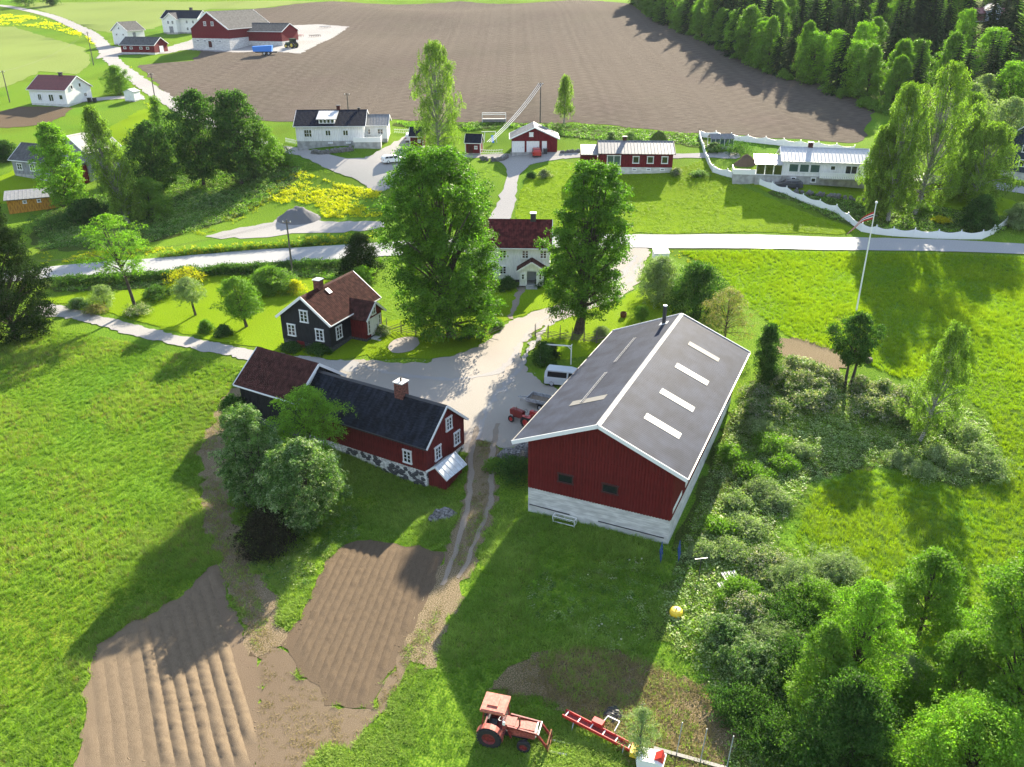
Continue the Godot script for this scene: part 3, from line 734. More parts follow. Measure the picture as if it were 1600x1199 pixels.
# One roof slope from the eave corner o, along ud (length lu) and up vd (length lv).
func slope(mb: MB, o: Vector3, ud: Vector3, vd: Vector3, lu: float, lv: float, mode: String, thick: float, jitter := 0.12) -> void:
	var nn := ud.cross(vd).normalized()
	var q := func(u: float, v: float, h: float) -> Vector3: return o + ud * u + vd * v + nn * h
	# slab
	mb.quad(q.call(0, 0, -thick), q.call(0, lv, -thick), q.call(lu, lv, -thick), q.call(lu, 0, -thick))
	mb.quad(q.call(0, 0, -thick), q.call(lu, 0, -thick), q.call(lu, 0, 0), q.call(0, 0, 0))
	mb.quad(q.call(lu, 0, -thick), q.call(lu, lv, -thick), q.call(lu, lv, 0), q.call(lu, 0, 0))
	mb.quad(q.call(0, lv, -thick), q.call(0, 0, -thick), q.call(0, 0, 0), q.call(0, lv, 0))
	if mode == "tile":
		var nr := int(round(lv / 0.34))
		var nc := int(round(lu / 0.24))
		var du := lu / nc
		var dv := lv / nr
		for r in nr:
			for c in nc:
				var g := 1.0 + rng.randf_range(-jitter, jitter) + 0.12 * wob.get_noise_2d(c * 12.0 + o.x * 20.0, r * 12.0)
				mb.col = Color(g, g * rng.randf_range(0.96, 1.02), g * rng.randf_range(0.94, 1.02))
				var u0 := c * du
				var um := u0 + du * 0.5
				var u1 := u0 + du
				var v0 := r * dv
				var v1 := v0 + dv
				mb.quad(q.call(u0, v0, 0.035), q.call(um, v0, 0.07), q.call(um, v1, 0.045), q.call(u0, v1, 0.01))
				mb.quad(q.call(um, v0, 0.07), q.call(u1, v0, 0.035), q.call(u1, v1, 0.01), q.call(um, v1, 0.045))
				mb.quad(q.call(u0, v0, 0), q.call(u1, v0, 0), q.call(u1, v0, 0.035), q.call(u0, v0, 0.035))
	elif mode == "ribbed" or mode == "seam":
		var p := 0.26 if mode == "ribbed" else 0.6
		var h := 0.012 if mode == "ribbed" else 0.035
		var k := int(round(lu / p))
		var s := lu / k
		for i in k:
			var g := 1.0 + 0.10 * wob.get_noise_2d(i * 9.0, 3.0) + rng.randf_range(-0.02, 0.02)
			mb.col = Color(g, g, g)
			var f := 0.55 if mode == "ribbed" else 0.9
			var a := i * s
			mb.quad(q.call(a, 0, 0.004), q.call(a + s * f, 0, 0.004), q.call(a + s * f, lv, 0.004), q.call(a, lv, 0.004))
			mb.quad(q.call(a + s * f, 0, 0.004), q.call(a + s * (f + 0.12 * (1 - f)), 0, h), q.call(a + s * (f + 0.12 * (1 - f)), lv, h), q.call(a + s * f, lv, 0.004))
			mb.quad(q.call(a + s * (f + 0.12 * (1 - f)), 0, h), q.call(a + s * (f + 0.88 * (1 - f)), 0, h), q.call(a + s * (f + 0.88 * (1 - f)), lv, h), q.call(a + s * (f + 0.12 * (1 - f)), lv, h))
			mb.quad(q.call(a + s * (f + 0.88 * (1 - f)), 0, h), q.call(a + s, 0, 0.004), q.call(a + s, lv, 0.004), q.call(a + s * (f + 0.88 * (1 - f)), lv, h))
	else:
		var rows := maxi(1, int(lv / 1.0))
		for r in rows:
			var g := 1.0 + rng.randf_range(-0.05, 0.05)
			mb.col = Color(g, g, g)
			var v0 := lv * r / rows
			var v1 := lv * (r + 1) / rows
			mb.quad(q.call(0, v0, 0.012), q.call(lu, v0, 0.012), q.call(lu, v1, 0.004), q.call(0, v1, 0.004))
	mb.col = Color.WHITE

# frame of a face: origin in the middle of its foot, along, outward
func face_of(b: Dictionary, f: String) -> Array:
	match f:
		"F": return [Vector3(0, 0, b.l), Vector3(1, 0, 0), Vector3(0, 0, 1)]
		"B": return [Vector3(0, 0, -b.l), Vector3(-1, 0, 0), Vector3(0, 0, -1)]
		"L": return [Vector3(-b.w, 0, 0), Vector3(0, 0, 1), Vector3(-1, 0, 0)]
	return [Vector3(b.w, 0, 0), Vector3(0, 0, -1), Vector3(1, 0, 0)]

func window(b: Dictionary, f: String, u: float, y: float, w: float, h: float, cols := 2, rows := 3, m: Material = null, glass: Material = null, cas := 0.12) -> void:
	var fr := face_of(b, f)
	var xf := Transform3D(Basis(fr[1], Vector3.UP, fr[2]), fr[0] + fr[1] * u + Vector3.UP * y)
	window_at(b.root, b.get("xf", Transform3D.IDENTITY) * xf, w, h, cols, rows, m, glass, cas)

func window_at(root: Node3D, xf: Transform3D, w: float, h: float, cols := 2, rows := 3, m: Material = null, glass: Material = null, cas := 0.12) -> void:
	var mb := MB.new()
	var z0 := -0.02
	var z1 := 0.12
	mb.box(Vector3(-w / 2, -h / 2, z0), Vector3(-w / 2 + cas, h / 2, z1))
	mb.box(Vector3(w / 2 - cas, -h / 2, z0), Vector3(w / 2, h / 2, z1))
	mb.box(Vector3(-w / 2 - 0.04, h / 2 - cas, z0), Vector3(w / 2 + 0.04, h / 2 + 0.03, z1 + 0.02))
	mb.box(Vector3(-w / 2 - 0.04, -h / 2 - 0.03, z0), Vector3(w / 2 + 0.04, -h / 2 + cas, z1 + 0.03))
	var iw := w - 2 * cas
	var ih := h - 2 * cas
	for c in range(1, cols):
		var x := -iw / 2 + iw * c / cols
		var t := 0.05 if cols == 2 or c % 2 == 0 else 0.025
		mb.box(Vector3(x - t, -ih / 2, z0), Vector3(x + t, ih / 2, z1 - 0.015))
	for r in range(1, rows):
		var y := -ih / 2 + ih * r / rows
		mb.box(Vector3(-iw / 2, y - 0.022, z0), Vector3(iw / 2, y + 0.022, z1 - 0.02))
	var frame := part("window", mb.commit(), m if m else M.trim, root)
	frame.transform = xf
	for c in cols:
		for r in (rows if w > 0.6 and cols * rows <= 6 else 1):
			var rr := rows if w > 0.6 and cols * rows <= 6 else 1
			var g := MB.new()
			var x0 := -iw / 2 + iw * c / cols
			var y0 := -ih / 2 + ih * r / rr
			g.box(Vector3(x0, y0, z0), Vector3(x0 + iw / cols, y0 + ih / rr, 0.075))
			part("pane", g.commit(), glass if glass else M.glass, frame)

func door(b: Dictionary, f: String, u: float, y0: float, w: float, h: float, m: Material, called := "door") -> void:
	var fr := face_of(b, f)
	var xf := Transform3D(Basis(fr[1], Vector3.UP, fr[2]), fr[0] + fr[1] * u + Vector3.UP * y0)
	var mb := MB.new()
	mb.box(Vector3(-w / 2, 0, -0.02), Vector3(w / 2, h, 0.05))
	mb.box(Vector3(-w / 2 - 0.1, 0, -0.02), Vector3(-w / 2, h + 0.1, 0.08))
	mb.box(Vector3(w / 2, 0, -0.02), Vector3(w / 2 + 0.1, h + 0.1, 0.08))
	mb.box(Vector3(-w / 2, h, -0.02), Vector3(w / 2, h + 0.1, 0.08))
	for k in 3:
		mb.box(Vector3(-w * 0.38, 0.15 + h * 0.31 * k, 0.05), Vector3(w * 0.38, h * 0.31 * (k + 1), 0.065))
	var d := part(called, mb.commit(), m, b.root)
	d.transform = b.get("xf", Transform3D.IDENTITY) * xf
	var hb := MB.new()
	hb.box(Vector3(w * 0.36, h * 0.47, 0.05), Vector3(w * 0.44, h * 0.5, 0.13))
	part("handle", hb.commit(), M.dark_metal, d)

func chimney(b: Dictionary, at: Vector3, w: float, h: float, m: Material, cap: Material, dd := 0.0) -> void:
	var mb := MB.new()
	var n := int(h / 0.12)
	for i in n:
		var g := rng.randf_range(0.85, 1.12)
		mb.col = Color(g, g, g)
		var k := w / 2 - (0.0 if i % 2 else 0.008)
		var z := (dd if dd > 0 else w) / 2 - (0.0 if i % 2 else 0.008)
		mb.box(Vector3(-k, i * 0.12, -z), Vector3(k, i * 0.12 + 0.12 - 0.003, z))
	var c := part("chimney", mb.commit(), m, b.roof, at)
	var cb := MB.new()
	var z2 := (dd if dd > 0 else w) / 2
	cb.box(Vector3(-w / 2 - 0.08, n * 0.12, -z2 - 0.08), Vector3(w / 2 + 0.08, n * 0.12 + 0.1, z2 + 0.08))
	part("chimney_cap", cb.commit(), cap, c)

# A gabled house. x is across, the front gable looks to +z. W and L are the roof's outline.
func house(called: String, label: String, category: String, at: Vector3, yaw: float, W: float, L: float, eave: float, rise: float, o: Dictionary) -> Dictionary:
	var inner: Transform3D = o.get("xf", Transform3D.IDENTITY)
	var root: Node3D = o.into if o.has("into") else thing(called, label, category, at, -yaw, o.get("group", ""))
	var ov: float = o.get("ov", 0.4)
	var og: float = o.get("og", 0.35)
	var w := W / 2 - ov
	var l := L / 2 - og
	var fh: float = o.get("found", 0.4)
	var th := 0.14
	var sl := rise / (W / 2)
	var lv := sqrt(W * W / 4 + rise * rise)
	var ny := (W / 2) / lv
	var side_top := eave + sl * ov - th / ny - fh
	var peak := eave + rise - th / ny - fh
	var mb := MB.new()
	var mode: String = o.get("clad", "flat")
	var pitch: float = o.get("pitch", 0.2)
	var deep: float = o.get("deep", 0.025)
	wall_face(mb, Vector3(-w, fh, l), Vector3(1, 0, 0), Vector3(0, 0, 1), [[0.0, side_top], [w, peak], [2 * w, side_top]], mode, pitch, deep)
	wall_face(mb, Vector3(w, fh, -l), Vector3(-1, 0, 0), Vector3(0, 0, -1), [[0.0, side_top], [w, peak], [2 * w, side_top]], mode, pitch, deep)
	wall_face(mb, Vector3(-w, fh, -l), Vector3(0, 0, 1), Vector3(-1, 0, 0), [[0.0, side_top], [2 * l, side_top]], mode, pitch, deep)
	wall_face(mb, Vector3(w, fh, l), Vector3(0, 0, -1), Vector3(1, 0, 0), [[0.0, side_top], [2 * l, side_top]], mode, pitch, deep)
	part("wall", mb.commit(), o.wall, root).transform = inner
	# corner boards
	if o.has("corner"):
		for sx in [-1, 1]:
			for sz in [-1, 1]:
				var cb := MB.new()
				cb.cbox(Vector3(sx * w, fh + side_top / 2, sz * l), Vector3(0.16, side_top, 0.16))
				part("corner_board", cb.commit(), o.corner, root).transform = inner
	# foundation
	var fb := MB.new()
	var inset: float = o.get("inset", 0.03)
	var below: float = o.get("below", 1.5)
	fb.box(Vector3(-w + inset, -below, -l + inset), Vector3(w - inset, fh + 0.005, l - inset))
	part("foundation", fb.commit(), o.get("base", M.concrete), root).transform = inner
	# roof
	var rm := MB.new()
	var vr := Vector3(-W / 2, rise, 0) / lv
	var vl := Vector3(W / 2, rise, 0) / lv
	var style: String = o.get("roof", "tile")
	slope(rm, Vector3(W / 2, eave, L / 2), Vector3(0, 0, -1), vr, L, lv, style, th, o.get("jitter", 0.12))
	slope(rm, Vector3(-W / 2, eave, -L / 2), Vector3(0, 0, 1), vl, L, lv, style, th, o.get("jitter", 0.12))
	var roof := part("roof", rm.commit(), o.roof_mat, root)
	roof.transform = inner
	var cap := MB.new()
	var rw: float = o.get("ridge_w", 0.2)
	for s in [-1, 1]:
		cap.quad(Vector3(0, eave + rise + 0.09, L / 2 * s), Vector3(0, eave + rise + 0.09, -L / 2 * s), Vector3(-s * rw, eave + rise + 0.06 - sl * rw, -L / 2 * s), Vector3(-s * rw, eave + rise + 0.06 - sl * rw, L / 2 * s))
	part("ridge_cap", cap.commit(), o.get("ridge_mat", o.roof_mat), roof)
	if o.has("trim"):
		var bd: float = o.get("board", 0.22)
		for sz in [-1, 1]:
			for sx in [-1, 1]:
				var bb := MB.new()
				bb.bar(Vector3(sx * (W / 2 + 0.02), eave - bd * 0.3, sz * (L / 2 + 0.03)), Vector3(0, eave + rise - bd * 0.3 + 0.02, sz * (L / 2 + 0.03)), 0.06, bd, Vector3(0, 0, 1).cross(Vector3(-sx, sl, 0)).normalized())
				part("barge_board", bb.commit(), o.trim, roof)
		for sx in [-1, 1]:
			var gb := MB.new()
			gb.cbox(Vector3(sx * (W / 2 + 0.05), eave - 0.07, 0), Vector3(0.11, 0.12, L))
			part("gutter", gb.commit(), o.get("gutter", o.trim), roof)
	return {"root": root, "roof": roof, "w": w, "l": l, "fh": fh, "eave": eave, "rise": rise, "W": W, "L": L, "sl": sl, "xf": inner}

func wood(color: Color, seed_: int, rough := 0.75, low := 0.72) -> StandardMaterial3D:
	var m := mat(color, rough)
	m.metallic_specular = 0.3
	var g := Color(1, 1, 1)
	m.albedo_texture = noise_tex(0.02, [g * low, g * (0.75 + low * 0.25), g], seed_, 256, 5)
	m.uv1_triplanar = true
	m.uv1_scale = Vector3(0.9, 0.16, 0.9)
	return m

func stained(color: Color, seed_: int, scale: Vector3, rough := 0.6, low := 0.75, freq := 0.012) -> StandardMaterial3D:
	var m := mat(color, rough)
	var g := Color(1, 1, 1)
	m.albedo_texture = noise_tex(freq, [g * low, g * ((1 + low) / 2), g], seed_, 512, 5)
	m.uv1_triplanar = true
	m.uv1_scale = scale
	return m

func build_farm() -> void:
	M.dark_metal = mat(lin(0.03, 0.03, 0.032), 0.5)
	M.concrete = stained(lin(0.40, 0.40, 0.39), 31, Vector3(0.15, 0.15, 0.15), 0.85, 0.85)
	M.white_concrete = stained(lin(0.62, 0.62, 0.59), 32, Vector3(0.1, 0.35, 0.1), 0.8, 0.86)
	M.barn_red = wood(lin(0.15, 0.016, 0.015), 33, 0.75, 0.86)
	M.barn_roof = stained(lin(0.036, 0.045, 0.07), 34, Vector3(0.05, 0.4, 0.05), 0.68, 0.78)
	M.barn_roof.metallic_specular = 0.2
	M.skylight = mat(lin(0.5, 0.48, 0.41), 0.5)
	M.skylight_old = mat(lin(0.1, 0.1, 0.095), 0.7)
	M.tile_red = stained(lin(0.085, 0.030, 0.024), 35, Vector3(0.25, 0.25, 0.25), 0.85, 0.55)
	M.tile_red.metallic_specular = 0.15
	M.tile_dark = stained(lin(0.085, 0.034, 0.028), 36, Vector3(0.25, 0.25, 0.25), 0.8, 0.6)
	M.tile_dark.metallic_specular = 0.2
	M.tile_house = stained(lin(0.125, 0.026, 0.024), 37, Vector3(0.2, 0.2, 0.2), 0.8, 0.6)
	M.tile_house.metallic_specular = 0.2
	M.black_wood = wood(lin(0.020, 0.021, 0.026), 38, 0.6)
	M.red_wood = wood(lin(0.14, 0.018, 0.018), 39, 0.75, 0.8)
	M.white_wood = wood(lin(0.78, 0.78, 0.77), 40, 0.6, 0.93)
	M.sheet_black = stained(lin(0.026, 0.032, 0.046), 41, Vector3(0.9, 0.06, 0.12), 0.5, 0.3, 0.02)
	M.sheet_black.metallic_specular = 0.2
	M.ridge_zinc = stained(lin(0.36, 0.36, 0.36), 46, Vector3(0.3, 0.3, 0.3), 0.6, 0.8)
	M.zinc = stained(lin(0.62, 0.66, 0.68), 42, Vector3(0.3, 0.3, 0.3), 0.4, 0.8)
	M.brick = stained(lin(0.24, 0.085, 0.06), 43, Vector3(0.8, 0.8, 0.8), 0.85, 0.55)
	M.fieldstone = stained(lin(0.10, 0.105, 0.115), 44, Vector3(0.7, 0.7, 0.7), 0.9, 0.5)
	M.whitewash = stained(lin(0.72, 0.72, 0.70), 45, Vector3(0.5, 0.5, 0.5), 0.9, 0.75)
	M.door_red = mat(lin(0.20, 0.018, 0.018), 0.5)
	big_barn()
	cottage()
	red_shed()
	farmhouse()

func big_barn() -> void:
	var b := house("barn", "large red ribbed barn with dark grey roof and white concrete base", "barn", Vector3(11.99, 0.0, -69.11), 0.421, 14.4, 26.46, 6.37, 3.03, {"clad": "vertical", "pitch": 0.25, "deep": 0.06, "wall": M.barn_red, "found": 1.87, "below": 1.2, "base": M.white_concrete, "ov": 1.15, "og": 0.75, "roof": "ribbed", "roof_mat": M.barn_roof, "ridge_mat": M.ridge_zinc, "ridge_w": 0.22, "trim": M.trim, "board": 0.34, "gutter": M.dark_metal, "inset": 0.0})
	var root: Node3D = b.root
	# horizontal band between the two heights of cladding
	var band := MB.new()
	band.box(Vector3(-b.w, 5.72, b.l), Vector3(b.w, 5.8, b.l + 0.055))
	part("cladding_band", band.commit(), M.barn_red, root)
	for u in [-2.75, 1.05]:
		window(b, "F", u, 3.55, 1.35, 0.85, 1, 1, M.dark_frame, M.glass, 0.09)
	# sill pipes and the course lines cast in the concrete
	for y in [0.5, 0.95, 1.4]:
		var g := MB.new()
		g.box(Vector3(-b.w + 0.02, y, b.l - 0.02), Vector3(b.w - 0.02, y + 0.025, b.l + 0.006))
		part("shutter_joint", g.commit(), M.concrete, root)
	for s in [[-5.9, -2.3], [0.2, 5.7]]:
		var p := MB.new()
		p.tube(Vector3(s[0], 0.22, b.l + 0.06), Vector3(s[1], 0.16, b.l + 0.06), 0.045, 0.045, 6)
		part("pipe", p.commit(), M.dark_metal, root)
	# translucent sheets in the roof, lying on the slopes
	var sl: float = atan(b.sl)
	for q in [[1, 0.46, 8.3, 0.95, 3.5, 0], [1, 0.47, 3.3, 0.95, 3.5, 0], [1, 0.48, -2.4, 0.95, 3.6, 0], [1, 0.5, -7.9, 0.9, 3.6, 1], [-1, 0.6, 7.2, 1.0, 3.6, 1]]:
		var mb := MB.new()
		mb.cbox(Vector3.ZERO, Vector3(q[4] * 0.92, 0.02, q[3]))
		var o := part("skylight", mb.commit(), M.skylight_old if q[5] else M.skylight, b.roof)
		var x: float = q[0] * b.W / 2 * (1.0 - q[1])
		o.transform = Transform3D(Basis(Vector3(0, 0, 1), -q[0] * sl), Vector3(x, b.eave + b.rise * q[1] + 0.034, q[2]))
	# two snow ladders lying on the left slope
	for q in [[7.6, 0.9], [-1.6, -8.2]]:
		var mb := MB.new()
		var y := 0.12
		mb.bar(Vector3(-3.7, y, q[0]), Vector3(-3.7, y, q[1]), 0.04, 0.05)
		mb.bar(Vector3(-3.5, y, q[0]), Vector3(-3.5, y, q[1]), 0.03, 0.04)
		var k := int(abs(q[0] - q[1]) / 0.45)
		for i in k:
			var z: float = lerpf(q[0], q[1], (i + 0.5) / k)
			mb.bar(Vector3(-3.7, y, z), Vector3(-3.45, y, z), 0.04, 0.04)
		var o := part("snow_guard", mb.commit(), M.ridge_zinc, b.roof)
		o.transform = Transform3D(Basis(Vector3(0, 0, 1), sl), Vector3(0, b.eave + b.rise - 0.01, 0)) * Transform3D(Basis(), Vector3(0, 0, 0))
	# flue pipe
	var fp := MB.new()
	fp.tube(Vector3(0, -0.5, 0), Vector3(0, 1.9, 0), 0.2, 0.2, 12)
	var flue := part("flue_pipe", fp.commit(), M.dark_metal, b.roof, Vector3(-1.3, b.eave + b.rise - 0.55, -11.2))
	var fc := MB.new()
	fc.tube(Vector3(0, 1.9, 0), Vector3(0, 1.98, 0), 0.23, 0.2, 12)
	part("flue_cap", fc.commit(), M.zinc, flue)
	var ff := MB.new()
	ff.cbox(Vector3(0, 0, 0), Vector3(0.9, 0.03, 0.8))
	var fl := part("flashing", ff.commit(), M.zinc, flue, Vector3(0, 0.04, 0))
	fl.rotation.z = sl
	# long side: white boards, sliding door
	for z in [10.6, 6.4, 2.6, -1.0]:
		var mb := MB.new()
		mb.box(Vector3(b.w, 2.3, z - 1.5), Vector3(b.w + 0.07, 2.75, z + 1.5))
		part("side_board", mb.commit(), M.trim, root)
	door(b, "R", 8.2, 0.9, 2.6, 3.0, M.white_wood, "sliding_door")
	door(b, "L", 2.0, 0.9, 3.6, 3.4, M.red_wood, "sliding_door")

func cottage() -> void:
	var b := house("cottage", "black timber cottage with brown tiled roof beside the tall maple", "house", Vector3(-22.11, 1.31, -96.44), 0.424, 7.74, 10.62, 3.27, 2.95, {"clad": "lapped", "pitch": 0.26, "deep": 0.03, "wall": M.black_wood, "found": 0.45, "base": M.fieldstone, "roof_mat": M.tile_red, "ridge_mat": M.tile_dark, "trim": M.trim, "jitter": 0.3, "board": 0.3})
	window(b, "F", 0.0, 3.75, 1.15, 1.5, 2, 3)
	window(b, "F", -2.0, 1.75, 1.15, 1.5, 2, 3)
	window(b, "F", 2.0, 1.75, 1.15, 1.5, 2, 3)
	window(b, "R", -3.35, 1.75, 1.15, 1.6, 2, 3)
	door(b, "F", -0.9, -0.35, 0.8, 0.75, M.door_red, "cellar_hatch")
	chimney(b, Vector3(-0.1, b.eave + b.rise - 0.5, 1.6), 0.85, 1.5, M.brick, M.zinc)
	var lid := MB.new()
	lid.cbox(Vector3.ZERO, Vector3(0.75, 0.05, 0.6))
	var hatch := part("roof_hatch", lid.commit(), M.zinc, b.roof, Vector3(0.85, b.eave + b.rise * 0.8 + 0.12, 1.0))
	hatch.rotation.z = -atan(b.sl)
	# red gabled porch on the yard side
	var p := MB.new()
	var zc := -0.9
	var hw := 1.75
	var x1 := 5.6
	var xs: float = b.w - 0.02
	wall_face(p, Vector3(x1, 0.3, zc + hw), Vector3(0, 0, -1), Vector3(1, 0, 0), [[0.0, 2.55], [hw, 4.0], [2 * hw, 2.55]], "vertical", 0.22, 0.02)
	wall_face(p, Vector3(xs, 0.3, zc + hw), Vector3(1, 0, 0), Vector3(0, 0, 1), [[0.0, 2.55], [x1 - xs, 2.55]], "vertical", 0.22, 0.02)
	wall_face(p, Vector3(x1, 0.3, zc - hw), Vector3(-1, 0, 0), Vector3(0, 0, -1), [[0.0, 2.55], [x1 - xs, 2.55]], "vertical", 0.22, 0.02)
	part("porch_wall", p.commit(), M.red_wood, b.root)
	var pf := MB.new()
	pf.box(Vector3(xs, -1.0, zc - hw + 0.03), Vector3(x1 - 0.03, 0.31, zc + hw - 0.03))
	part("porch_foundation", pf.commit(), M.fieldstone, b.root)
	var pr := MB.new()
	var rr := 1.75
	var half := hw + 0.4
	var sv := sqrt(half * half + rr * rr)
	slope(pr, Vector3(1.9, 2.72, zc + half), Vector3(1, 0, 0), Vector3(0, rr, -half) / sv, x1 + 0.45 - 1.9, sv, "tile", 0.1, 0.25)
	slope(pr, Vector3(x1 + 0.45, 2.72, zc - half), Vector3(-1, 0, 0), Vector3(0, rr, half) / sv, x1 + 0.45 - 1.9, sv, "tile", 0.1, 0.25)
	var porch_roof := part("porch_roof", pr.commit(), M.tile_dark, b.root)
	for s in [-1, 1]:
		var bb := MB.new()
		bb.bar(Vector3(x1 + 0.49, 2.66, zc + s * half), Vector3(x1 + 0.49, 2.68 + rr, zc), 0.06, 0.26, Vector3(0, half, s * rr).normalized())
		part("barge_board", bb.commit(), M.trim, porch_roof)
	window_at(b.root, Transform3D(Basis(Vector3(0, 0, -1), Vector3.UP, Vector3(1, 0, 0)), Vector3(x1, 3.35, zc)), 0.9, 1.0, 2, 2)
	for s in [-1, 1]:
		window_at(b.root, Transform3D(Basis(Vector3(0, 0, -1), Vector3.UP, Vector3(1, 0, 0)), Vector3(x1, 1.65, zc + s * 1.15)), 0.55, 1.8, 1, 3)
	var pb := {"root": b.root, "w": x1, "l": b.l}
	door(pb, "R", -zc, 0.35, 1.3, 2.1, M.white_wood, "front_door")
	for k in 2:
		var st := MB.new()
		st.box(Vector3(x1 + 0.05, -0.6, zc - 0.9), Vector3(x1 + 1.3 - 0.5 * k, -0.02 + 0.17 * k, zc + 0.9))
		part("step", st.commit(), M.white_concrete, b.root)

func red_shed() -> void:
	var at := Vector3(-12.51, 0.1, -71.81)
	var b := house("brew_house", "red wooden outbuilding with black sheet roof and whitewashed stone base", "outbuilding", at, -1.041, 6.73, 15.4, 2.6, 2.86, {"clad": "vertical", "pitch": 0.28, "deep": 0.03, "wall": M.red_wood, "found": 0.0, "below": 2.6, "base": M.whitewash, "roof": "seam", "roof_mat": M.sheet_black, "ridge_mat": M.dark_metal, "trim": M.trim, "gutter": M.dark_metal, "ov": 0.3, "og": 0.3})
	window(b, "F", 0.55, 3.35, 0.95, 1.35, 2, 3)
	window(b, "F", -1.35, 1.2, 0.95, 1.4, 2, 3)
	window(b, "F", 1.75, 1.25, 0.95, 1.4, 2, 3)
	window(b, "L", 5.3, 1.05, 0.95, 1.35, 2, 3)
	# round stone-and-brick chimney with a slab on four stubs
	chimney(b, Vector3(0, b.eave + b.rise - 0.5, 2.6), 0.95, 1.7, M.brick, M.white_concrete)
	var pot := MB.new()
	pot.tube(Vector3(0, 1.75, 0), Vector3(0, 2.15, 0), 0.1, 0.09, 8)
	part("chimney_pot", pot.commit(), M.dark_metal, b.roof.get_node("chimney"))
	# field stones showing in the whitewash, on the garden side and under the gable
	var variants := []
	for k in 5:
		variants.append(stone_mesh(k + 3, 0.28))
	for i in 96:
		var z := rng.randf_range(-2.0, b.l - 0.25)
		var y := rng.randf_range(-1.9, -0.22)
		var s := part("stone", variants[i % 5], M.fieldstone, b.root, Vector3(-b.w + 0.03, y, z))
		s.rotation = Vector3(rng.randf_range(-0.3, 0.3), 0, rng.randf_range(-0.1, 0.1))
		s.scale = Vector3(0.35, rng.randf_range(0.45, 0.85), rng.randf_range(0.7, 1.35))
	for i in 34:
		var s := part("stone", variants[i % 5], M.fieldstone, b.root, Vector3(rng.randf_range(-b.w + 0.2, b.w - 0.2), rng.randf_range(-1.6, -0.2), b.l - 0.03))
		s.scale = Vector3(rng.randf_range(0.7, 1.3), rng.randf_range(0.45, 0.85), 0.35)
	# small red privy built against the gable, with its ridge along it
	var pv := MB.new()
	var z0: float = b.l + 0.03
	var x0 := -2.9
	var x1 := -0.3
	var zc := z0 + 0.95
	wall_face(pv, Vector3(x0, -2.4, z0), Vector3(0, 0, 1), Vector3(-1, 0, 0), [[0.0, 2.5], [0.95, 3.25], [1.9, 2.5]], "vertical", 0.2, 0.02)
	wall_face(pv, Vector3(x0, -2.4, z0 + 1.9), Vector3(1, 0, 0), Vector3(0, 0, 1), [[0.0, 2.5], [x1 - x0, 2.5]], "vertical", 0.2, 0.02)
	wall_face(pv, Vector3(x1, -2.4, z0 + 1.9), Vector3(0, 0, -1), Vector3(1, 0, 0), [[0.0, 2.5], [0.95, 3.25], [1.9, 2.5]], "vertical", 0.2, 0.02)
	part("privy_wall", pv.commit(), M.red_wood, b.root)
	var rf := MB.new()
	var half := 1.3
	var sv := sqrt(half * half + 1.0)
	slope(rf, Vector3(x0 - 0.25, -0.1, zc + half), Vector3(1, 0, 0), Vector3(0, 1.0, -half) / sv, x1 - x0 + 0.5, sv, "seam", 0.07)
	slope(rf, Vector3(x1 + 0.25, 0.12, zc - half * 0.77), Vector3(-1, 0, 0), Vector3(0, 1.0, half) / sv, x1 - x0 + 0.5, sv * 0.77, "seam", 0.07)
	var prf := part("privy_roof", rf.commit(), M.zinc, b.root)
	for s in [-1, 1]:
		var bb := MB.new()
		bb.bar(Vector3(x0 - 0.28 if s < 0 else x1 + 0.28, -0.14, zc + half), Vector3(x0 - 0.28 if s < 0 else x1 + 0.28, 0.88, zc), 0.05, 0.18, Vector3(0, half, 1.0).normalized())
		part("barge_board", bb.commit(), M.trim, prf)
		if s < 0:
			var b2 := MB.new()
			b2.bar(Vector3(x0 - 0.28, 0.1, zc - half * 0.77), Vector3(x0 - 0.28, 0.88, zc), 0.05, 0.18, Vector3(0, half, -1.0).normalized())
			part("barge_board", b2.commit(), M.trim, prf)
	# taller tiled wing at the far end of the same building line
	var away := Vector3(sin(-1.041), 0, -cos(-1.041))
	var c := house("tiled_shed", "dark timber shed with brown pantile roof joined to the red outbuilding", "shed", at + away * 11.6 + Vector3(0, 0.1, 0), -1.041, 7.4, 8.3, 3.4, 2.7, {"clad": "vertical", "pitch": 0.3, "deep": 0.03, "wall": M.black_wood, "found": 0.2, "below": 2.0, "base": M.fieldstone, "roof_mat": M.tile_dark, "trim": M.trim, "jitter": 0.18, "board": 0.28})
	door(c, "R", 0.5, 0.1, 2.0, 2.3, M.black_wood, "shed_door")

func stone_mesh(seed_: int, r: float) -> ArrayMesh:
	var f := FastNoiseLite.new()
	f.seed = seed_
	f.frequency = 0.9
	var s := SphereMesh.new()
	s.radius = 1.0
	s.height = 2.0
	s.radial_segments = 8
	s.rings = 4
	var a := s.get_mesh_arrays()
	var v: PackedVector3Array = a[Mesh.ARRAY_VERTEX]
	for i in v.size():
		v[i] = v[i] * r * (1.0 + 0.45 * f.get_noise_3dv(v[i] * 1.6))
	var st := SurfaceTool.new()
	st.begin(Mesh.PRIMITIVE_TRIANGLES)
	st.set_smooth_group(-1)
	for i in a[Mesh.ARRAY_INDEX]:
		st.add_vertex(v[i])
	st.generate_normals()
	return st.commit()

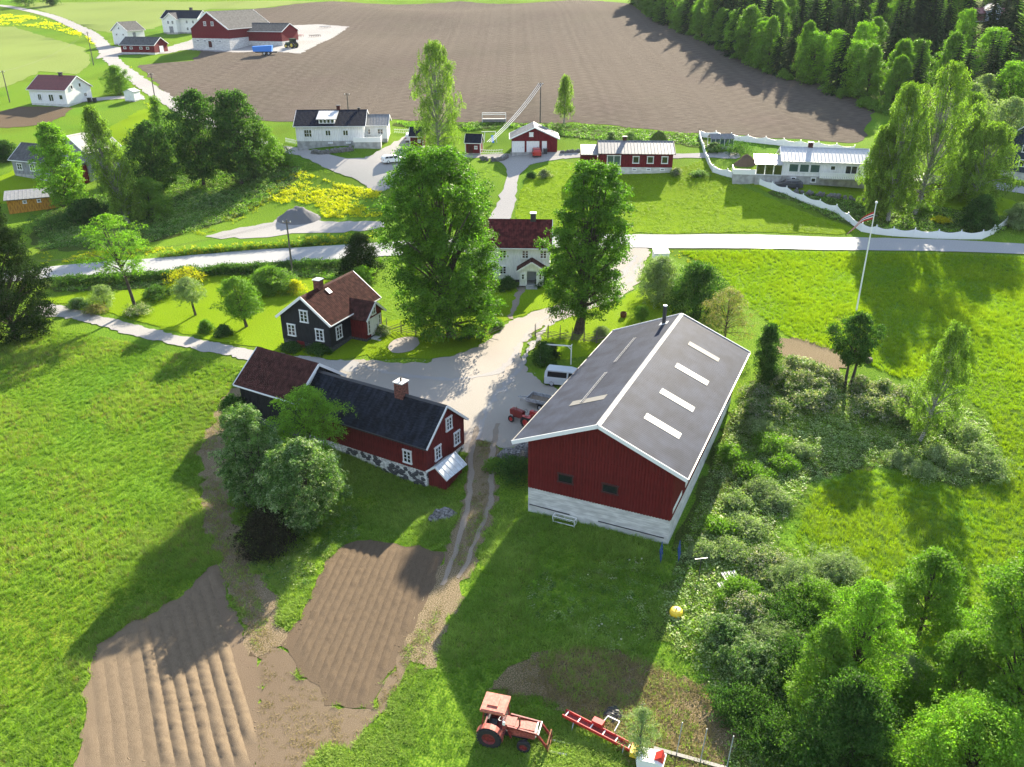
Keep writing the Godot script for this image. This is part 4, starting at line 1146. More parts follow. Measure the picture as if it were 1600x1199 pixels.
func farmhouse() -> void:
	var b := house("farmhouse", "two-storey white farmhouse with red tiled roof between the two maples", "house", Vector3(-0.4, 2.0, -117.5), -1.53, 8.68, 12.2, 5.0, 2.9, {"clad": "vertical", "pitch": 0.3, "deep": 0.02, "wall": M.white_wood, "found": 0.35, "base": M.fieldstone, "roof_mat": M.tile_house, "trim": M.white_wood, "corner": M.white_wood, "jitter": 0.16})
	for y in [1.75, 4.05]:
		for u in [-4.6, -0.7, 2.4, 4.9]:
			if y < 2 and u > 2:
				continue
			window(b, "L", u, y, 1.0, 1.25, 2, 3)
	for y in [1.75, 4.05]:
		for u in [-2.0, 2.0]:
			window(b, "F", u, y, 1.0, 1.25, 2, 3)
	var cellar := MB.new()
	cellar.box(Vector3(-b.w - 0.04, -0.6, -5.0), Vector3(-b.w + 0.02, 0.36, 0.4))
	part("cellar_wall", cellar.commit(), M.door_red, b.root)
	chimney(b, Vector3(0, b.eave + b.rise - 0.4, 3.4), 0.75, 1.4, M.dark_metal, M.trim)
	# open porch with a small gabled roof
	var zc := 3.35
	var x0: float = -b.w
	var x1 := x0 - 1.9
	for s in [-1, 1]:
		var w := MB.new()
		w.box(Vector3(x1, 0.1, zc + s * 1.6 - 0.08), Vector3(x0, 2.3, zc + s * 1.6 + 0.08))
		w.box(Vector3(x1 - 0.04, 0.1, zc + s * 1.15 - 0.5), Vector3(x1 + 0.12, 2.3, zc + s * 1.15 + 0.5))
		part("porch_side", w.commit(), M.white_wood, b.root)
		window_at(b.root, Transform3D(Basis(Vector3(0, 0, 1), Vector3.UP, Vector3(-1, 0, 0)), Vector3(x1 - 0.04, 1.45, zc + s * 1.2)), 0.5, 0.9, 1, 2)
	var pb := {"root": b.root, "w": b.w, "l": b.l}
	door(pb, "L", zc, 0.3, 1.1, 2.0, mat(lin(0.5, 0.56, 0.62), 0.5), "front_door")
	var gb := MB.new()
	gb.fan([Vector3(x1 - 0.05, 2.3, zc - 1.75), Vector3(x1 - 0.05, 2.3, zc + 1.75), Vector3(x1 - 0.05, 3.4, zc)])
	gb.box(Vector3(x1 - 0.05, 2.2, zc - 1.7), Vector3(x1 + 0.1, 2.36, zc + 1.7))
	part("porch_gable", gb.commit(), M.white_wood, b.root)
	var pr := MB.new()
	var half := 2.05
	var sv := sqrt(half * half + 1.3 * 1.3)
	slope(pr, Vector3(x1 - 0.3, 2.25, zc - half), Vector3(1, 0, 0), Vector3(0, 1.3, half) / sv, 2.2, sv, "tile", 0.08)
	slope(pr, Vector3(x0, 2.25, zc + half), Vector3(-1, 0, 0), Vector3(0, 1.3, -half) / sv, 2.2, sv, "tile", 0.08)
	var prr := part("porch_roof", pr.commit(), M.tile_dark, b.root)
	for s in [-1, 1]:
		var bb := MB.new()
		bb.bar(Vector3(x1 - 0.33, 2.2, zc + s * half), Vector3(x1 - 0.33, 3.5, zc), 0.05, 0.22, Vector3(0, half, s * 1.3).normalized())
		part("barge_board", bb.commit(), M.white_wood, prr)
	for k in 3:
		var st := MB.new()
		st.box(Vector3(x1 - 0.1 - 0.35 * k, -0.8, zc - 0.8), Vector3(x0, 0.25 - 0.17 * k, zc + 0.8))
		part("step", st.commit(), M.concrete, b.root)

func build_far_houses() -> void:
	M.slate = stained(lin(0.022, 0.026, 0.042), 51, Vector3(0.3, 0.3, 0.3), 0.7, 0.75)
	M.slate.metallic_specular = 0.15
	M.grey_roof = stained(lin(0.12, 0.12, 0.118), 52, Vector3(0.2, 0.2, 0.2), 0.9, 0.75)
	M.grey_roof.metallic_specular = 0.1
	M.light_roof = stained(lin(0.19, 0.195, 0.2), 53, Vector3(0.3, 0.3, 0.3), 0.6, 0.85)
	M.white_roof = stained(lin(0.48, 0.49, 0.5), 54, Vector3(0.3, 0.3, 0.3), 0.35, 0.9)
	M.red_roof = stained(lin(0.20, 0.045, 0.04), 55, Vector3(0.3, 0.3, 0.3), 0.55, 0.75)
	M.far_red = wood(lin(0.16, 0.012, 0.018), 56)
	M.grey_wood = wood(lin(0.30, 0.31, 0.34), 57)
	M.blue_wood = wood(lin(0.055, 0.075, 0.115), 58)
	M.ochre = wood(lin(0.50, 0.24, 0.035), 59)
	M.brown_wood = wood(lin(0.10, 0.03, 0.025), 60)

	# white house with dormer
	var b := house("dormer_house", "white house with blue-black roof, flat white dormer and veranda below the ploughed field", "house", Vector3(-35.76, 11.3, -174.6), -1.618, 10.09, 13.91, 3.61, 2.38, {"wall": M.white_wood, "clad": "vertical", "pitch": 0.35, "deep": 0.02, "found": 0.75, "below": 2.5, "roof_mat": M.slate, "trim": M.trim})
	window(b, "L", -4.3, 2.25, 1.6, 1.5, 3, 2)
	window(b, "L", -0.4, 2.3, 1.1, 1.15, 2, 1)
	window(b, "L", 3.0, 2.3, 1.1, 1.15, 2, 1)
	window(b, "L", -0.1, 0.4, 0.9, 0.3, 2, 1)
	window(b, "L", 3.4, 0.4, 0.9, 0.3, 2, 1)
	var d := MB.new()
	d.box(Vector3(-4.3, 3.9, -2.1), Vector3(-1.0, 4.9, 1.0))
	part("dormer_wall", d.commit(), M.white_wood, b.root)
	var dr := MB.new()
	slope(dr, Vector3(-4.75, 4.9, -2.5), Vector3(0, 0, 1), Vector3(4.4, 1.0, 0).normalized(), 3.9, 4.5, "seam", 0.12)
	part("dormer_roof", dr.commit(), M.white_roof, b.root)
	for k in 4:
		window_at(b.root, Transform3D(Basis(Vector3(0, 0, 1), Vector3.UP, Vector3(-1, 0, 0)), Vector3(-4.3, 4.45, -1.6 + 0.72 * k)), 0.6, 0.75, 1, 1, null, null, 0.08)
	chimney(b, Vector3(0.2, b.eave + b.rise - 0.3, 1.3), 0.7, 1.1, M.brown_wood, M.dark_metal)
	chimney(b, Vector3(0.2, b.eave + b.rise - 0.3, 5.3), 0.4, 0.7, M.dark_metal, M.dark_metal)
	var an := house("annex", "", "", Vector3.ZERO, 0, 7.2, 5.2, 3.1, 1.6, {"into": b.root, "xf": Transform3D(Basis(), Vector3(1.2, 0.2, 8.6)), "wall": M.white_wood, "found": 0.5, "below": 2.5, "roof": "seam", "roof_mat": M.light_roof, "trim": M.trim})
	window(an, "L", -1.3, 1.9, 0.6, 1.1, 1, 1)
	window(an, "L", 0.9, 1.9, 1.2, 1.1, 2, 1)
	window(an, "F", 0.5, 1.9, 1.0, 1.1, 2, 1)
	var ve := MB.new()
	ve.box(Vector3(-6.4, -2.0, 4.6), Vector3(-4.6, 0.75, 9.9))
	part("veranda_base", ve.commit(), M.concrete, b.root)
	var vr := MB.new()
	vr.box(Vector3(-6.45, 0.76, 4.6), Vector3(-6.33, 1.65, 9.95))
	vr.box(Vector3(-6.33, 0.76, 9.83), Vector3(-4.0, 1.65, 9.95))
	vr.box(Vector3(-6.4, 0.76, 6.5), Vector3(-6.28, 3.5, 6.62))
	part("veranda_rail", vr.commit(), M.white_paint, b.root)

	# red bungalow
	var r := house("red_bungalow", "long red bungalow with pale grey metal roof on the bright lawn", "house", Vector3(22.79, 9.0, -159.7), -1.523, 8.36, 13.83, 3.19, 1.57, {"wall": M.far_red, "clad": "vertical", "pitch": 0.3, "deep": 0.02, "found": 0.7, "below": 2.5, "base": M.white_concrete, "roof": "seam", "roof_mat": M.light_roof, "trim": M.dark_metal, "gutter": M.dark_metal})
	window(r, "L", -4.1, 1.95, 2.5, 1.75, 2, 1, null, M.glass_teal)
	window(r, "L", -0.1, 2.05, 1.2, 1.3, 1, 1)
	window(r, "L", 2.5, 2.05, 1.2, 1.3, 1, 1)
	window(r, "L", 5.1, 2.05, 1.2, 1.3, 1, 1)
	for u in [-0.3, 2.3, 4.8]:
		window(r, "L", u, 0.35, 0.8, 0.4, 1, 1)
	chimney(r, Vector3(0.3, r.eave + r.rise - 0.4, -2.0), 0.7, 1.1, M.brown_wood, M.dark_metal)
	var cp := MB.new()
	slope(cp, Vector3(-4.0, 2.95, -10.1), Vector3(0, 0, 1), Vector3(5.5, 0.9, 0).normalized(), 3.3, 5.5, "seam", 0.14)
	part("carport_roof", cp.commit(), M.light_roof, r.root)
	for q in [[-3.7, -10.0], [1.2, -10.0], [-3.7, -7.2]]:
		var po := MB.new()
		po.cbox(Vector3(q[0], 1.4, q[1]), Vector3(0.14, 3.0, 0.14))
		part("carport_post", po.commit(), M.far_red, r.root)
	var cw := MB.new()
	cw.box(Vector3(1.1, 0, -9.9), Vector3(1.3, 3.6, -7.0))
	part("carport_wall", cw.commit(), M.far_red, r.root)

	# garage
	var g := house("garage", "red double garage with two white doors and a red car in front", "garage", Vector3(4.4, 9.75, -173.4), -0.006, 9.74, 7.11, 2.75, 2.15, {"wall": M.far_red, "clad": "vertical", "pitch": 0.3, "deep": 0.02, "found": 0.15, "roof": "seam", "roof_mat": M.light_roof, "trim": M.trim})
	door(g, "F", -3.2, 0.1, 2.3, 2.05, M.white_wood, "garage_door")
	door(g, "F", -0.3, 0.1, 2.3, 2.05, M.white_wood, "garage_door")
	door(g, "F", 1.95, 0.1, 0.75, 2.05, M.white_wood, "side_door")
	window(g, "F", -0.65, 3.5, 0.8, 0.8, 1, 1, M.white_paint, M.white_paint)

	# white bungalow behind the birches
	var w := house("white_bungalow", "white bungalow with pale roof and glazed sunroom behind the scalloped fence", "house", Vector3(53.9, 8.9, -149.0), -1.393, 7.78, 14.6, 3.75, 1.7, {"wall": M.white_wood, "clad": "vertical", "pitch": 0.35, "deep": 0.02, "found": 1.2, "below": 2.0, "base": M.concrete, "roof": "seam", "roof_mat": M.white_roof, "trim": M.trim})
	for k in 3:
		window(w, "L", -5.1 + 1.75 * k, 2.55, 1.6, 1.4, 1, 1, null, M.glass_teal, 0.08)
	window(w, "L", 1.3, 2.75, 0.9, 0.85, 1, 1)
	window(w, "L", 4.3, 2.5, 2.0, 1.5, 2, 1)
	for u in [-4.9, -1.6]:
		window(w, "L", u, 0.6, 0.85, 0.8, 1, 1)
	chimney(w, Vector3(0.2, w.eave + w.rise - 0.3, -2.3), 0.75, 1.1, M.brown_wood, M.dark_metal)
	var bal := MB.new()
	bal.box(Vector3(-5.4, 1.15, -0.9), Vector3(-3.4, 1.3, 7.2))
	part("balcony_floor", bal.commit(), M.concrete, w.root)
	for k in 28:
		var bb := MB.new()
		bb.cbox(Vector3(-5.35, 1.75, -0.85 + 0.29 * k), Vector3(0.05, 0.85, 0.2))
		part("balcony_board", bb.commit(), M.white_paint, w.root)
	var hr := MB.new()
	hr.cbox(Vector3(-5.35, 2.2, 3.1), Vector3(0.1, 0.07, 8.2))
	part("handrail", hr.commit(), M.white_paint, w.root)
	var sr := MB.new()
	slope(sr, Vector3(-4.2, 3.15, -11.6), Vector3(0, 0, 1), Vector3(5.5, 0.7, 0).normalized(), 4.6, 5.5, "seam", 0.14)
	part("sunroom_roof", sr.commit(), M.white_roof, w.root)
	var sb := MB.new()
	sb.box(Vector3(-3.8, -1.0, -11.3), Vector3(1.0, 1.2, -7.0))
	part("sunroom_base", sb.commit(), M.concrete, w.root)
	for k in 3:
		window(w, "L", -10.55 + 1.45 * k, 2.15, 1.4, 1.85, 1, 1, null, null, 0.07)
	var tw := MB.new()
	tw.box(Vector3(-3.4, -1.0, -15.0), Vector3(0.5, 1.1, -11.3))
	part("terrace_base", tw.commit(), M.concrete, w.root)
	var tr := MB.new()
	tr.box(Vector3(-3.45, 1.1, -15.05), Vector3(-3.35, 2.0, -11.3))
	tr.box(Vector3(-3.35, 1.1, -15.05), Vector3(0.5, 2.0, -14.95))
	part("terrace_rail", tr.commit(), M.white_paint, w.root)

	# far farm
	var f := house("far_barn", "big red far barn with steep grey roof and white ground floor", "barn", Vector3(-96.8, 20.3, -317.0), 0.277, 14.93, 28.3, 6.0, 5.29, {"wall": M.far_red, "found": 3.1, "below": 2.5, "base": M.white_concrete, "roof": "felt", "roof_mat": M.grey_roof, "trim": M.trim, "board": 0.4, "inset": -0.02})
	for u in [-1.4, 1.4]:
		window(f, "F", u, 7.6, 0.95, 1.3, 2, 2)
	for u in [-5.0, -2.3, 0.7, 3.4]:
		window(f, "F", u, 2.3, 1.1, 0.6, 2, 1)
	for u in [10.0, 7.0, 4.0]:
		window(f, "R", u, 2.3, 1.0, 0.6, 2, 1)
	door(f, "F", -0.4, 0.3, 1.0, 1.9, M.brown_wood)
	var fw := house("wing", "", "", Vector3.ZERO, 0, 12.0, 16.5, 4.3, 2.4, {"into": f.root, "xf": Transform3D(Basis(Vector3.UP, PI / 2), Vector3(12.0, 0.6, -3.5)), "wall": M.far_red, "found": 1.2, "below": 2.0, "base": M.white_concrete, "roof": "felt", "roof_mat": M.grey_roof, "trim": M.trim, "inset": -0.02})
	door(fw, "R", 1.0, -0.6, 3.2, 3.0, M.dark_metal, "barn_door")
	var fl := house("low_red_shed", "low red shed with grey roof in front of the far white garage", "shed", Vector3(-121.1, 19.1, -298.6), -1.378, 8.59, 12.71, 2.81, 2.19, {"wall": M.far_red, "found": 0.55, "base": M.white_concrete, "roof": "felt", "roof_mat": M.grey_roof, "trim": M.trim})
	for u in [-4.5, -2.2, 1.3, 3.7]:
		window(fl, "L", u, 1.9, 0.95, 0.7, 1, 1)
	door(fl, "F", 0.2, 0.4, 2.0, 1.9, M.trim)
	var fg := house("far_garage", "far white gabled storehouse with dark roof beside the track", "storehouse", Vector3(-135.2, 20.6, -321.7), 0.303, 7.15, 9.4, 4.5, 2.8, {"wall": M.white_wood, "found": 0.3, "roof": "felt", "roof_mat": M.grey_roof, "trim": M.trim})
	window(fg, "F", 0, 5.3, 0.6, 0.8, 1, 1)
	for u in [-1.4, 1.4]:
		window(fg, "F", u, 3.3, 0.7, 0.7, 1, 1)
	door(fg, "R", -1.0, 1.8, 1.2, 2.0, M.grey_wood)
	var fh := house("far_house", "far white two-storey farmhouse with front gable behind the red barn", "house", Vector3(-125.3, 22.8, -352.3), -1.373, 9.35, 15.5, 5.2, 2.7, {"wall": M.white_wood, "found": 0.4, "roof": "felt", "roof_mat": M.slate, "trim": M.trim})
	var fx := house("cross_wing", "", "", Vector3.ZERO, 0, 5.6, 6.0, 5.0, 2.1, {"into": fh.root, "xf": Transform3D(Basis(Vector3.UP, -PI / 2), Vector3(-4.0, 0, -2.4)), "wall": M.white_wood, "found": 0.4, "roof": "felt", "roof_mat": M.slate, "trim": M.trim})
	window(fx, "F", 0.9, 3.9, 0.9, 1.3, 2, 1)
	window(fx, "F", -0.9, 3.9, 0.9, 1.3, 2, 1)
	door(fx, "F", 0, 0.3, 1.4, 2.1, M.grey_wood)
	for u in [-5.9, 3.0, 5.6]:
		window(fh, "L", u, 4.0, 0.9, 1.2, 2, 1)
		window(fh, "L", u, 1.6, 0.9, 1.2, 2, 1)
	chimney(fh, Vector3(0, fh.eave + fh.rise - 0.3, 3.0), 0.9, 1.2, M.dark_metal, M.dark_metal)

	# left side of the valley
	var rr := house("red_roofed_house", "white house with dull red roof on the slope above the dark grove", "house", Vector3(-112.1, 13.0, -220.4), -1.352, 10.18, 10.86, 3.62, 2.88, {"wall": M.white_wood, "found": 0.4, "below": 2.5, "base": M.white_concrete, "roof_mat": M.red_roof, "trim": M.trim})
	window(rr, "L", -2.3, 1.9, 1.1, 1.5, 2, 1)
	window(rr, "L", 0.9, 1.8, 1.4, 1.7, 2, 1)
	window(rr, "L", 3.7, 2.0, 1.1, 1.2, 1, 1)
	window(rr, "F", -2.2, 4.1, 0.9, 1.0, 1, 1)
	window(rr, "F", 0.8, 4.3, 0.9, 1.0, 1, 1)
	window(rr, "F", 2.2, 1.9, 1.1, 1.0, 2, 1)
	chimney(rr, Vector3(0, rr.eave + rr.rise - 0.3, 1.0), 0.7, 1.0, M.dark_metal, M.dark_metal)
	var sh := house("utility_box", "small white shed at the bend of the gravel track", "shed", Vector3(-95.51, 13.32, -222.89), 0.2, 3.0, 3.0, 2.2, 0.6, {"wall": M.white_wood, "found": 0.15, "roof": "felt", "roof_mat": M.white_roof, "ov": 0.15, "og": 0.15})
	door(sh, "F", 0, 0.15, 0.9, 1.8, M.white_wood)
	var gh1 := house("grey_house", "grey hip-fronted house half hidden behind the bright green tree", "house", Vector3(-89.76, 6.82, -164.78), -1.2, 7.5, 10.0, 2.9, 2.6, {"wall": M.grey_wood, "found": 0.3, "below": 2.0, "roof": "felt", "roof_mat": M.grey_roof, "trim": M.trim})
	window(gh1, "L", -2.8, 1.7, 1.3, 1.3, 2, 2)
	window(gh1, "L", 0.5, 1.7, 1.3, 1.3, 2, 2)
	var gh2 := house("grey_gabled_house", "taller grey house with steep gable between the two left-hand birches", "house", Vector3(-81.21, 6.79, -165.53), 0.35, 7.4, 9.0, 4.6, 3.0, {"wall": M.grey_wood, "found": 0.3, "below": 2.0, "roof": "felt", "roof_mat": M.light_roof, "trim": M.trim})
	window(gh2, "F", -0.6, 3.2, 1.0, 1.2, 2, 1)
	var lr := MB.new()
	slope(lr, Vector3(-3.4, 2.4, 6.8), Vector3(1, 0, 0), Vector3(0, 0.9, -3.2).normalized(), 6.6, 3.4, "seam", 0.12)
	part("veranda_roof", lr.commit(), M.light_roof, gh2.root)
	var lw := MB.new()
	lw.box(Vector3(-3.2, -1.0, 4.2), Vector3(3.0, 2.45, 6.4))
	part("veranda_wall", lw.commit(), M.far_red, gh2.root)
	# ochre outbuilding with a single pale slope
	var oc := thing("ochre_shed", "ochre yellow shed with one pale sloping roof at the left edge", "shed", Vector3(-83.21, 4.21, -145.45), 0.42)
	var ob := MB.new()
	ob.box(Vector3(-3.7, -1.5, -3.0), Vector3(4.0, 2.3, 0.0))
	part("wall", ob.commit(), M.ochre, oc)
	var orf := MB.new()
	slope(orf, Vector3(-4.1, 2.32, 0.5), Vector3(1, 0, 0), Vector3(0, 0.75, -4.0).normalized(), 8.4, 4.3, "seam", 0.12)
	part("roof", orf.commit(), M.light_roof, oc)
	for x in [-1.0, 1.2]:
		window_at(oc, Transform3D(Basis(), Vector3(x, 1.7, 0.0)), 0.6, 0.5, 1, 1)
	# right edge and hillside
	var bl := house("blue_house", "dark blue gabled house cut by the right edge of the picture", "house", Vector3(92.15, 9.59, -152.7), 0.9, 8.5, 11.0, 5.2, 3.2, {"wall": M.blue_wood, "found": 0.6, "below": 2.0, "base": M.white_concrete, "roof": "felt", "roof_mat": M.slate, "trim": M.trim})
	for y in [2.2, 4.6]:
		for u in [-2.2, 0.8]:
			window(bl, "F", u, y, 1.0, 1.2, 1, 1)
			window(bl, "L", u, y, 1.0, 1.2, 1, 1)
	var hh := house("hillside_cabin", "small dark cabin with pale blue gable high up in the forest", "cabin", Vector3(189.42, 26.23, -364.19), 0.0, 5.2, 7.0, 4.2, 2.4, {"wall": mat(lin(0.42, 0.5, 0.6), 0.7), "found": 0.3, "below": 3.0, "roof": "felt", "roof_mat": M.light_roof, "trim": M.trim})
	for u in [-0.6, 0.7]:
		window(hh, "F", u, 4.4, 0.7, 1.6, 1, 1)
	var hw := house("side_wing", "", "", Vector3.ZERO, 0, 7.0, 16.0, 3.0, 2.0, {"into": hh.root, "xf": Transform3D(Basis(Vector3.UP, PI / 2), Vector3(-1.5, 0, -2.5)), "wall": M.brown_wood, "found": 0.3, "below": 3.0, "roof": "felt", "roof_mat": M.red_roof, "trim": M.dark_metal})
	window(hw, "R", 5.8, 1.7, 1.6, 1.0, 2, 1)
	window(hw, "R", -5.6, 1.7, 1.6, 1.0, 2, 1)
	# garden pavilion behind the birches
	var pv := thing("garden_pavilion", "dark red garden pavilion with grey tent roof beside the birches", "pavilion", Vector3(71.86, 8.02, -143.32), 0.1)
	var pw := MB.new()
	pw.box(Vector3(-4.2, -1.0, -2.4), Vector3(0.6, 2.1, 2.0))
	part("wall", pw.commit(), M.brown_wood, pv)
	var pr := MB.new()
	for q in [[-1.9, 2.6], [3.0, 2.2]]:
		var c := Vector3(q[0], 2.1, -0.2)
		var s: float = q[1]
		var top := c + Vector3(0, 1.25, 0)
		var k := [c + Vector3(-s, 0, s), c + Vector3(s, 0, s), c + Vector3(s, 0, -s), c + Vector3(-s, 0, -s)]
		for i in 4:
			pr.tri(k[i], k[(i + 1) % 4], top)
			pr.quad(k[i] - Vector3(0, 0.15, 0), k[(i + 1) % 4] - Vector3(0, 0.15, 0), k[(i + 1) % 4], k[i])
	part("roof", pr.commit(), M.light_roof, pv)
	var pd := MB.new()
	pd.box(Vector3(0.62, -0.8, -2.4), Vector3(5.6, 0.35, 2.2))
	part("deck", pd.commit(), M.brown_wood, pv)
	for x in [0.9, 3.2, 5.4]:
		var q := MB.new()
		q.box(Vector3(x - 0.08, 0.35, 2.0), Vector3(x + 0.08, 2.1 if x < 5 else 1.2, 2.15))
		part("post", q.commit(), M.white_paint, pv)
	var rl := MB.new()
	rl.box(Vector3(0.9, 1.0, 2.02), Vector3(5.4, 1.12, 2.12))
	part("rail", rl.commit(), M.white_paint, pv)
	# two play sheds
	for q in [[Vector3(-7.64, 9.12, -174.35), -1.45, "dark roofed play shed with white corner posts beside the swing", 3.4], [Vector3(-18.85, 10.57, -173.22), -1.5, "dark roofed play shed half hidden behind the tall birch", 3.0]]:
		var ps := house("play_shed", q[2], "shed", q[0], q[1], 3.6, q[3], 2.1, 1.5, {"wall": M.far_red, "found": 0.1, "roof": "felt", "roof_mat": M.slate, "trim": M.trim, "corner": M.white_paint, "board": 0.14, "ov": 0.3, "og": 0.2})
		door(ps, "L", -0.5, 0.1, 0.7, 1.6, M.brown_wood)
		window(ps, "L", 0.6, 1.2, 0.6, 0.6, 2, 1)

# ================= plants =================
# A spray is a small bunch of leaves, in a few tints; trees are put together from turned copies of sprays.
class Spray:
	var v := PackedVector3Array()
	var n := PackedVector3Array()
	var i := PackedInt32Array()
	var tints := []

	func leaf(at: Vector3, along: Vector3, nn: Vector3, length: float, width: float) -> void:
		var s := along.cross(nn).normalized() * width * 0.5
		var k := v.size()
		var fold := nn * width * 0.18
		v.append_array([at, at + along * length * 0.45 + s + fold, at + along * length, at + along * length * 0.45 - s + fold])
		var n1 := (along * 1.0).cross(s + fold).normalized()
		var n2 := (along * 1.0).cross(s - fold).normalized()
		n1 = n1 if n1.dot(nn) > 0 else -n1
		n2 = n2 if n2.dot(nn) > 0 else -n2
		n.append_array([nn, n1, nn, n2])
		i.append_array([k, k + 2, k + 1, k, k + 3, k + 2])

	func tint(cols: Array, rng: RandomNumberGenerator, spread: float) -> void:
		for t in 10:
			var base: Color = cols[t % cols.size()]
			var g := rng.randf_range(1.0 - spread, 1.0 + spread)
			var a := PackedColorArray()
			for q in v.size() / 4:
				var h := g * rng.randf_range(0.85, 1.15)
				var c := Color(base.r * h * rng.randf_range(0.93, 1.08), base.g * h, base.b * h)
				a.append_array([c, c, c, c])
			tints.append(a)

class Foliage:
	var v := PackedVector3Array()
	var n := PackedVector3Array()
	var c := PackedColorArray()
	var i := PackedInt32Array()

	func put(s: Spray, basis: Basis, size: float, at: Vector3, t: int) -> void:
		var k := v.size()
		v.append_array(Transform3D(basis.scaled(Vector3(size, size, size)), at) * s.v)
		n.append_array(Transform3D(basis, Vector3.ZERO) * s.n)
		c.append_array(s.tints[t % s.tints.size()])
		for q in s.i:
			i.append(q + k)

	func commit() -> ArrayMesh:
		var a := []
		a.resize(Mesh.ARRAY_MAX)
		a[Mesh.ARRAY_VERTEX] = v
		a[Mesh.ARRAY_NORMAL] = n
		a[Mesh.ARRAY_COLOR] = c
		a[Mesh.ARRAY_INDEX] = i
		var m := ArrayMesh.new()
		m.add_surface_from_arrays(Mesh.PRIMITIVE_TRIANGLES, a)
		return m

var sprays := {}

func rand_dir() -> Vector3:
	var z := rng.randf_range(-1, 1)
	var t := rng.randf() * TAU
	var r := sqrt(1 - z * z)
	return Vector3(r * cos(t), z, r * sin(t))

func make_spray(called: String, form: String, k: int, size: float, cols: Array, spread := 0.36) -> void:
	var s := Spray.new()
	for q in k:
		if form == "bunch":
			var p := rand_dir() * pow(rng.randf(), 0.5)
			p.y *= 0.6
			var nn := (rand_dir() * 0.75 + Vector3.UP * 0.8).normalized()
			var al := (p + rand_dir() * 0.6 + Vector3(0, -0.3, 0))
			al = (al - nn * al.dot(nn)).normalized()
			var z := size * rng.randf_range(0.55, 1.35)
			s.leaf(p, al, nn, z, z * rng.randf_range(0.55, 0.85))
		elif form == "hang":
			var p := Vector3(rng.randf_range(-0.35, 0.35), -rng.randf() * 2.0, rng.randf_range(-0.35, 0.35))
			var nn := (rand_dir() + Vector3(0, 0.15, 0)).normalized()
			var al := Vector3(rng.randf_range(-0.5, 0.5), -1, rng.randf_range(-0.5, 0.5))
			al = (al - nn * al.dot(nn)).normalized()
			s.leaf(p, al, nn, size * rng.randf_range(0.9, 1.3), size * rng.randf_range(0.5, 0.8))
		elif form == "needle":
			# a flat branch end along +x, drooping
			var t := float(q) / k
			var side := 1.0 if q % 2 else -1.0
			var p := Vector3(t * 1.0, -0.12 * t * t, 0)
			var al := Vector3(0.75, -0.18, side * rng.randf_range(0.5, 1.0)).normalized()
			var nn := Vector3(rng.randf_range(-0.25, 0.25), 1, rng.randf_range(-0.25, 0.25) + side * 0.3).normalized()
			s.leaf(p, al, nn, size * (1.15 - 0.6 * t) * rng.randf_range(0.8, 1.2), size * 0.42)
		elif form == "stalk":
			var p := Vector3(rng.randf_range(-0.3, 0.3), rng.randf() * 0.5, rng.randf_range(-0.3, 0.3))
			var nn := (rand_dir() * 0.9 + Vector3.UP * 0.5).normalized()
			var al := Vector3(rng.randf_range(-0.8, 0.8), 0.9, rng.randf_range(-0.8, 0.8))
			al = (al - nn * al.dot(nn)).normalized()
			s.leaf(p, al, nn, size * rng.randf_range(0.8, 1.4), size * rng.randf_range(0.35, 0.6))
	s.tint(cols, rng, spread)
	sprays[called] = s

func leaf_mat(glow: Color, rough := 0.55) -> StandardMaterial3D:
	var m := mat(Color.WHITE, rough)
	m.backlight_enabled = true
	m.backlight = glow
	m.metallic_specular = 0.25
	return m

func limb(mb: MB, a: Vector3, b: Vector3, r0: float, r1: float, sag: float, k := 6) -> void:
	var mid := a.lerp(b, 0.5) + Vector3(rng.randf_range(-0.06, 0.06), sag, rng.randf_range(-0.06, 0.06)) * a.distance_to(b)
	var g := rng.randf_range(0.85, 1.15)
	mb.col = Color(g, g, g)
	mb.tube(a, mid, r0, (r0 + r1) / 2, k, false)
	mb.tube(mid, b, (r0 + r1) / 2, r1, k, false)

